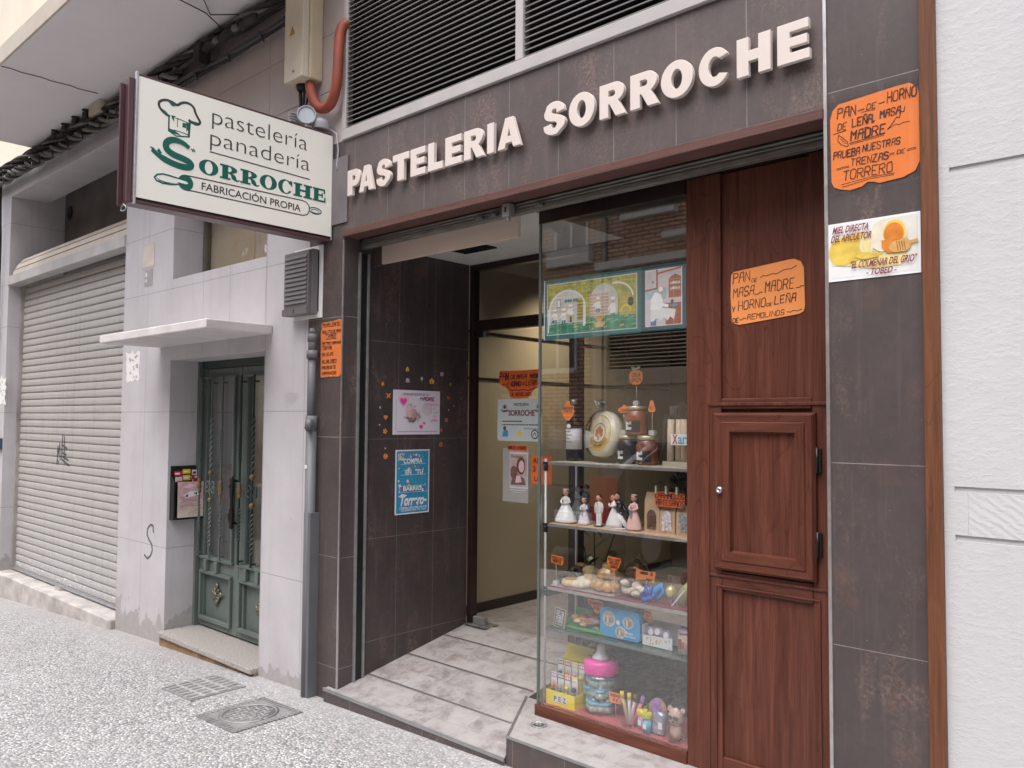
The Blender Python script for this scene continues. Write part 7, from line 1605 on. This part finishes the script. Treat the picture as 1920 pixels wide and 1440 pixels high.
z = .2425
t = thing('sweet_dispenser_box', 'yellow open carton of toy sweet dispensers in blister packs, left end of the display floor', 'carton', (-2.29, .36, z))
YEL = mat('yellow_carton', (.82, .66, .02), .4, var=.03); MP = Matrix.Rotation(R(0), 3, 'Z')
mb = MB(YEL); x0, x1 = -2.375, -2.215
mb.box(x0, x1, .315, .317, z, z+.062); mb.box(x0, x1, .428, .43, z, z+.062); mb.prism([(.3172, z), (.4278, z), (.4278, z+.062), (.3172, z+.062)], lambda u, v, d: (d, u, v), x0, x0+.002); mb.prism([(.3172, z), (.4278, z), (.4278, z+.062), (.3172, z+.062)], lambda u, v, d: (d, u, v), x1-.002, x1)
mb.box(x0+.0022, x1-.0022, .3172, .4278, z, z+.003); mb.prism([(.44, z+.17), (.47, z+.235), (.475, z+.235), (.445, z+.165)], lambda u, v, d: (d, u, v), x0, x1-.01); mb.box(x0, x1-.01, .431, .433, z+.062, z+.17)
part(mb, 'carton', t)
f = Flat(.16, .062, YEL, [(0, 0), (.001, 0), (0, .001)], .0002); f.mb = MB(PAPER)
for i, ch in enumerate('PEZ'): f.rect(.26+.16*i, .25, .26+.16*i+.15, .75, PAPER_D, 1); f.text(ch, .285+.16*i, .32, .385+.16*i, .68, GREY_T, .03, 2)
f.mb.v = [(a+x0, b+.3146, c+z) for a, b, c in f.mb.v]; part(f.mb, 'logo', t)
for i in range(8):
    r_ = i // 4; c_ = i % 4; cx = x0+.022+.039*c_; cy = .335+.05*r_; h0 = .045*r_
    mb = MB(PAPER_D); mb.box(cx-.016, cx+.016, cy+.008, cy+.009, z+.004+h0*.2, z+.135+h0)
    mb.use((PURPLE, GREY_T, RED, YELLOW)[(i+r_) % 4]).box(cx-.015, cx+.015, cy+.0072, cy+.0079, z+.112+h0, z+.130+h0); mb.use(PAPER)
    for k in range(3): mb.box(cx-.012+.009*k, cx-.006+.009*k, cy+.0066, cy+.0071, z+.116+h0, z+.127+h0)
    mb.use((BLACK, mat('grey_toy', (.20, .20, .22), .4), YEL, GREEN)[(i*3+r_) % 4]).box(cx-.006, cx+.006, cy-.004, cy+.006, z+.01+h0*.3, z+.062+h0*.8)
    mb.use((ORANGE, mat('dark_toy_head', (.10, .08, .08), .4), YEL, SKIN)[(i*3+r_) % 4]).ell((cx, cy, z+.080+h0*.9), .011, .009, .012, 10)
    mb.use(G_PLASTIC).box(cx-.012, cx+.012, cy-.010, cy+.0065, z+.012+h0*.3, z+.098+h0)
    part(mb, 'blister_pack', t)
mb = MB(mat('dusty_blue_sweets', (.28, .33, .42), .5, var=.25, vs=60)); rnd = random.Random(12)
for i in range(30): mb.ell((-2.29+rnd.gauss(0, .035), .468+rnd.uniform(-.01, .03), z+.215+abs(rnd.gauss(0, .012))), .014, .012, .010, 8, .3)
mb.use(PALE).box(-2.36, -2.22, .455, .505, z, z+.205)
solo(mb, 'sweets_carton', 'carton heaped with dusty blue sweets behind the yellow dispenser carton', 'carton', bevel=.001)
t = thing('giant_baby_bottle', 'giant clear plastic baby bottle with hot pink collar and white teat, filled with little bottles', 'bottle', (-2.135, .40, z))
mb = MB(m_glass('clear_bottle_plastic', (.84, .90, .93), .17)); B0 = [(0, .001), (.066, .002), (.078, .02), (.080, .06), (.066, .092), (.064, .10), (.078, .135), (.076, .155), (.070, .165)]
mb.lathe(B0, (-2.135, .40, z), 26); part(mb, 'bottle_shell', t)
mb = MB(MAGENTA); mb.lathe([(.070, .165), (.074, .167), (.074, .212), (.068, .222), (.03, .225), (0, .225)], (-2.135, .40, z), 26)
for i in range(40): a = 2*math.pi*i/40; mb.tube([(-2.135+.0742*math.cos(a), .40+.0742*math.sin(a), z+.170), (-2.135+.0742*math.cos(a), .40+.0742*math.sin(a), z+.209)], .0016, 4)
part(mb, 'collar', t)
mb = MB(mat('milky_teat', (.80, .80, .84), .3)); mb.lathe([(.040, .2255), (.036, .235), (.022, .252), (.017, .275), (.018, .280), (.012, .287), (0, .288)], (-2.135, .40, z), 20); part(mb, 'teat', t)
BABY = mat('baby_blue', (.16, .48, .68), .3)
for i, (dx, dy, dz) in enumerate(((-.035, -.035, .012), (.03, -.038, .012), (.0, .03, .012), (-.01, -.03, .068), (.038, .0, .07), (-.035, .015, .066), (-.03, -.025, .118), (.03, -.025, .12), (0, .025, .115), (.055, -.02, .012), (-.062, .0, .012), (.0, -.062, .014), (-.045, -.03, .066), (.03, -.045, .068), (.05, .0, .118), (-.052, -.012, .12), (0, -.05, .118))):
    mb = MB(mat('pale_sweets_fill', (.66, .68, .60), .4, var=.3, vs=80) if i % 2 else LGREEN); c = (-2.135+dx*.9, .40+dy*.9, z+dz)
    mb.lathe([(0, 0), (.021, .001), (.022, .012), (.019, .026), (.0, .026)], c, 12); mb.use(BABY).lathe([(.0, .0262), (.022, .0262), (.022, .036), (.008, .040), (0, .040)], c, 12); mb.use(PAPER).lathe([(.008, .0402), (.005, .051), (0, .052)], c, 8); part(mb, 'toy_bottle', t)
t = tag_card('orange square card on a wire in front of the giant baby bottle', rr(.05, 2, jit=.02), .062, .045, -2.032, .335, z, z+.066, (('BIBERON', .1, .6, .9, .2), ('3 E', .3, .2, .75, .22)), False)
t = thing('candy_stick_bag', 'clear twisted bag of candy tubes with yellow and pink tops beside the baby bottle', 'bag', (-1.945, .345, z))
for i, (dx, c, tp) in enumerate(((-.028, PALE, YELLOW), (-.006, PAPER_D, YELLOW), (.012, LPINK, GOLD), (.034, PINK, PURPLE))):
    mb = MB(c); mb.tube([(-1.945+dx*.35, .345, z+.004), (-1.945+dx*1.1, .348, z+.075), (-1.945+dx*1.5, .35, z+.100)], .007, 8); mb.use(tp).tube([(-1.945+dx*1.5, .35, z+.1002), (-1.945+dx*1.7, .352, z+.128)], .0085, 8); part(mb, 'candy_tube', t)
mb = MB(G_PLASTIC); mb.lathe([(0, .001), (.040, .002), (.042, .025), (.026, .058), (.050, .10), (.056, .122)], (-1.945, .345, z), 14); part(mb, 'clear_bag', t)
for i, (x, y, c1, c2, lb) in enumerate(((-1.887, .345, mat('pink_lilac_tube', (.62, .28, .50), .35, var=.35, vs=50), YELLOW, 'little pink-lilac sweet tube with a frilly yellow lid'), (-1.850, .325, mat('sky_blue_tube', (.12, .45, .66), .35, var=.35, vs=50), mat('lime_lid', (.56, .58, .06), .35), 'little sky-blue sweet tube with a lime-yellow lid'))):
    t = thing('sweet_tube', lb, 'sweet tube', (x, y, z), 'little sweet tubes on the display floor')
    mb = MB(c1); mb.lathe([(0, 0), (.018, 0), (.0185, .055), (0, .056)], (x, y, z), 18); mb.use(PAPER).box(x-.009, x+.007, y-.0192, y-.0184, z+.02, z+.04); part(mb, 'tube', t)
    mb = MB(c2); mb.lathe([(0, .0562), (.020, .0562), (.0205, .074), (.014, .078), (0, .078)], (x, y, z), 14); [mb.ell((x+.017*math.cos(a), y+.017*math.sin(a), z+.076), .006, .006, .006, 6) for a in [k*.785 for k in range(8)]]; part(mb, 'lid', t)
mb = MB(mat('peach_wafer', (.56, .26, .16), .55, var=.15, vs=30)); mb.lathe([(0, -.006), (.040, -.006), (.043, 0), (.040, .006), (0, .006)], (-1.868, .43, z+.065), 20, M=Matrix.Rotation(R(78), 3, 'X')); mb.use(GREEN).tube([(-1.92, .43, z+.004), (-1.925, .42, z+.05), (-1.905, .42, z+.075)], [.006, .012, .004], 6); mb.use(CLEAR).box(-1.885, -1.85, .425, .44, z, z+.024)
solo(mb, 'peach_biscuit', 'peach-coloured round biscuit standing behind the sweet tubes', 'biscuit')
t = thing('sweets_pouch', 'silvery lilac pouch of sweets with a purple tie on the display floor', 'bag', (-1.802, .345, z))
mb = MB(mat('silvery_lilac_net', (.34, .33, .42), .3, .3, .3, 60)); mb.prism([(-1.832, z+.0005), (-1.778, z+.0005), (-1.772, z+.085), (-1.80, z+.098), (-1.83, z+.085)], lambda u, v, d: (u, d, v), .325, .362); part(mb, 'pouch', t, .012, seg=3)
mb = MB(PURPLE); [mb.ell((-1.815+.011*math.cos(k*1.05), .338, z+.108+.018*math.sin(k*1.05)), .016, .009, .016, 8, .25) for k in range(6)]; mb.use(PAPER).box(-1.798, -1.78, .3235, .3245, z+.03, z+.055); part(mb, 'tie', t)
t = thing('mouse_face_bag', 'clear bag holding a pinkish round-faced sweet figure with dark glasses', 'sweet', (-1.722, .335, z))
PKF = mat('pinkish_marshmallow', (.62, .42, .37), .5, var=.12, vs=30)
mb = MB(PKF); mb.ell((-1.722, .335, z+.090), .033, .026, .036, 16); mb.ell((-1.722, .338, z+.035), .026, .022, .034, 14); mb.ell((-1.750, .338, z+.118), .012, .008, .013, 10); mb.ell((-1.694, .338, z+.118), .012, .008, .013, 10); part(mb, 'sweet_figure', t)
mb = MB(mat('dark_green_glasses', (.025, .045, .03), .3)); mb.box(-1.749, -1.727, .305, .3085, z+.088, z+.102); mb.box(-1.719, -1.697, .305, .3085, z+.088, z+.102); mb.box(-1.7268, -1.7192, .306, .3085, z+.095, z+.098); mb.use(BROWN).ell((-1.722, .308, z+.080), .006, .004, .004, 8); mb.tube([(-1.732, .309, z+.070), (-1.722, .307, z+.066), (-1.712, .309, z+.070)], .0015, 5); part(mb, 'glasses', t)
mb = MB(G_PLASTIC); mb.lathe([(0, .0005), (.034, .001), (.037, .05), (.042, .10), (.030, .135), (.012, .15), (.02, .165)], (-1.722, .335, z), 14); part(mb, 'clear_bag', t)
shift_front(('sweet_dispenser_box', 'giant_baby_bottle', 'candy_stick_bag', 'sweet_tube', 'peach_biscuit', 'sweets_pouch', 'mouse_face_bag'))
# plant in the shop behind the display
t = thing('potted_plant', 'dark green leafy potted plant standing inside the shop behind the pastry shelf', 'plant', (-2.80, 1.22, .277)); LEAF = mat('dark_green_leaf', (.018, .055, .022), .4, var=.35)
mb = MB(mat('dark_plant_pot', (.05, .045, .045), .4)); mb.lathe([(0, 0), (.11, 0), (.14, .24), (.13, .25), (.12, .235), (0, .23)], (-2.80, 1.22, .277), 20); part(mb, 'pot', t)
mb = MB(LEAF); st = MB(LEAF); rnd = random.Random(17)
for i in range(11):
    a = rnd.uniform(0, 6.28); l = rnd.uniform(.03, .16); h = rnd.uniform(.55, .98); tip = Vector((-2.80+l*math.cos(a), 1.22+l*math.sin(a), h)); st.tube([(-2.80+.02*math.cos(a), 1.22+.02*math.sin(a), .50), tuple((tip+Vector((-2.80, 1.22, .55)))/2), tuple(tip)], .004, 5)
    for q in range(3):
        b = rnd.uniform(0, 6.28); c = tip + Vector((.05*math.cos(b), .05*math.sin(b), rnd.uniform(-.10, .04))); d = Vector((math.cos(b), math.sin(b), -.5)).normalized(); n_ = d.cross(Vector((0, 0, 1))).normalized()*.03; L = .06
        mb.add([c-d*L, c+n_-d*.01, c+d*L+Vector((0, 0, -.02)), c-n_-d*.01, c+Vector((0, 0, .008))], [(0, 4, 1), (1, 4, 2), (2, 4, 3), (3, 4, 0)], True)
part(mb, 'leaves', t); part(st, 'stems', t)
# interior spot lamp seen through the transom
t = thing('ceiling_spot', 'small lit ceiling spotlight inside the shop, seen through the transom above the glass door', 'lamp', (-3.30, 1.9, 2.6))
mb = MB(mat('lamp_glow', (1, .93, .82), .5, emit=22)); mb.lathe([(0, 2.694), (.04, 2.694), (.04, 2.698), (0, 2.699)], (-3.30, 1.9, 0), 16); part(mb, 'lit_disc', t)
mb = MB(ALU); mb.lathe([(.041, 2.69), (.055, 2.69), (.055, 2.72), (.041, 2.72)], (-3.30, 1.9, 0), 18); part(mb, 'lamp_ring', t)
ld = bpy.data.lights.new('ceiling_spot_light', 'SPOT'); ld.energy = 58; ld.shadow_soft_size = .035; ld.spot_size = R(115); ld.spot_blend = 1.0; ld.color = (1, .86, .66)
lo = bpy.data.objects.new('ceiling_spot_light', ld); COL.objects.link(lo); lo.location = (-3.30, 1.9, 2.685)
# ================================================================== ACROSS THE STREET (seen only as reflections)
WY = -9.0; S_ = 12.05/11.05
fx = lambda x: x*S_
fz = lambda zz: 1.5+(zz-1.5)*S_
op = thing('brick_apartment_house', 'orange-brown brick apartment house across the street, reflected in the shop window', 'building', (-8, WY, 0))
mb = MB(M_BRICK); mb.box(-34, 22, WY-3, WY, -.3, 7.9); part(mb, 'wall', op)  # house made lower than likely, lets more sky light reach the shopfront
SILL = mat('pale_sill_concrete', (.62, .60, .57), .7, var=.05); WG = mat('window_dark_glass', (.05, .055, .06), .08, var=.2, vs=2); WF = mat('grey_window_frame', (.50, .50, .51), .4)
def win(x0, x1, z0, z1, sill=True, n=2, sillx=.08, sh=.11):
    m = MB(WF); y = WY
    for a, b, c, d in ((x0, x1, z0, z0+.05), (x0, x1, z1-.05, z1), (x0, x0+.05, z0+.05, z1-.05), (x1-.05, x1, z0+.05, z1-.05)): m.box(a, b, y+.001, y+.035, c, d)
    for i in range(1, n): xx = x0+(x1-x0)*i/n; m.box(xx-.025, xx+.025, y+.001, y+.034, z0+.05, z1-.05)
    o = part(m, 'window', op); part(MB(WG).box(x0+.05, x1-.05, y+.0005, y+.012, z0+.05, z1-.05), 'pane', o)
    if sill: part(MB(SILL).box(x0-sillx, x1+sillx, y+.0005, y+.16, z0-sh, z0-.001), 'sill', o)
CRM = mat('cream_painted_render', (.62, .51, .38), .7, var=.06, vs=3)
for k in range(-4, 4):
    d = k*6.2
    win(fx(-9.10)+d, fx(-8.36)+d, fz(4.47), fz(5.9), sillx=.10, sh=.30)
    win(fx(-7.55)+d, fx(-6.68)+d, fz(4.90), fz(6.1), n=3)
    win(fx(-5.9)+d, fx(-4.9)+d, fz(4.6), fz(6.0))
    win(fx(-9.45)+d, fx(-8.60)+d, fz(2.38), fz(3.4), n=2, sillx=.03, sh=.06)
    win(fx(-5.6)+d, fx(-4.6)+d, fz(1.2), fz(3.2), False, 3)
    for z0 in (fz(7.3), fz(10)):
        win(fx(-9.1)+d, fx(-8.1)+d, z0, z0+1.4) if z0 < 6 else None; win(fx(-7.3)+d, fx(-6.3)+d, z0, z0+1.4) if z0 < 6 else None
    m = MB(SILL); m.box(fx(-8.09)+d, fx(-6.2)+d, WY+.0005, WY+.22, fz(4.02), fz(4.14)); m.box(fx(-6.80)+d, fx(-5.9)+d, WY+.0005, WY+.22, fz(4.38), fz(4.48)); part(m, 'ledge', op)
    m = MB(CRM); m.box(fx(-8.21)+d, fx(-7.92)+d, WY+.0005, WY+.10, -.3, fz(3.95)); m.box(fx(-7.919)+d, fx(-6.0)+d, WY+.0005, WY+.06, fz(2.10), fz(2.36)); m.box(fx(-7.919)+d, fx(-6.0)+d, WY+.0005, WY+.06, fz(2.96), fz(3.95)); m.box(fx(-7.919)+d, fx(-6.0)+d, WY+.0005, WY+.03, fz(.9), fz(2.099)); part(m, 'render_band', op)
    m = MB(BLACKV); m.box(fx(-7.9)+d, fx(-6.02)+d, WY+.0005, WY+.01, fz(2.37), fz(2.95)); m.use(CRM)
    for i in range(9): zz = fz(2.40+.062*i); m.box(fx(-7.9)+d, fx(-6.02)+d, WY+.011, WY+.035, zz, zz+.022)
    part(m, 'louvre', op)
    m = MB(STEEL_D); m.tube([(fx(-8.0)+d, WY+.06, .1), (fx(-8.0)+d, WY+.06, 7.8)], .05, 8); part(m, 'drainpipe', op)
# overhead cables and a parked car, also only mirrored
car = thing('parked_car', 'dark hatchback parked tail-first towards the shop, faintly mirrored in the shop window', 'car', (-5.95, -6.08, -.2))
CP = mat('dark_car_paint', (.035, .035, .04), .25, .2, .05, coat=.8); CG = mat('car_glass', (.02, .022, .025), .06)
cx, cy, g0 = -5.95, -6.08, gz(-5.95)-.13
mb = MB(CP)
sil = [(-2.0, .28), (2.0, .28), (2.05, .55), (1.95, .82), (1.15, .95), (.55, 1.42), (-1.1, 1.46), (-1.75, 1.20), (-1.98, .92), (-2.05, .5)]
mb.prism(sil, lambda u, v, d: (cx+d, cy-u, g0+v), -.84, .84); part(mb, 'body', car, .06, seg=3)
mb = MB(CG); mb.prism([(1.02, .97), (.50, 1.37), (-1.05, 1.40), (-1.6, 1.17), (-1.7, .97)], lambda u, v, d: (cx+d, cy-u, g0+v), -.852, .852); part(mb, 'windows', car, .02)
for u in (-1.25, 1.3):
    for s in (-1, 1):
        w_ = part(MB(BLACK).tube([(cx+s*.70, cy-u, g0+.31), (cx+s*.88, cy-u, g0+.31)], .31, 24), 'wheel', car); part(MB(ALU).tube([(cx+s*.875, cy-u, g0+.31), (cx+s*.887, cy-u, g0+.31)], .20, 20), 'rim', w_)
mb = MB(mat('tail_lamp_red', (.5, .03, .02), .2)); part(mb.box(cx-.86, cx-.62, cy+1.9, cy+2.07, g0+.78, g0+1.1), 'tail_lamp', car); part(MB(mat('tail_lamp_red', (0, 0, 0))).box(cx+.62, cx+.86, cy+1.9, cy+2.07, g0+.78, g0+1.1), 'tail_lamp', car)
part(MB(CG).prism([(-.62, .98), (.62, .98), (.52, 1.36), (-.52, 1.36)], lambda u, v, d: (cx+u, cy+1.98-(v-.9)*.62+d, g0+v), -.02, .03), 'rear_window', car)
f = Flat(.52, .11, PAPER); f.text('2632 CTL', .10, .18, .92, .82, GREY_T, .01); f.mb.v = [(cx+.66-a, cy+2.075-b, g0+.60+c) for a, b, c in f.mb.v]
part(f.mb, 'number_plate', car)
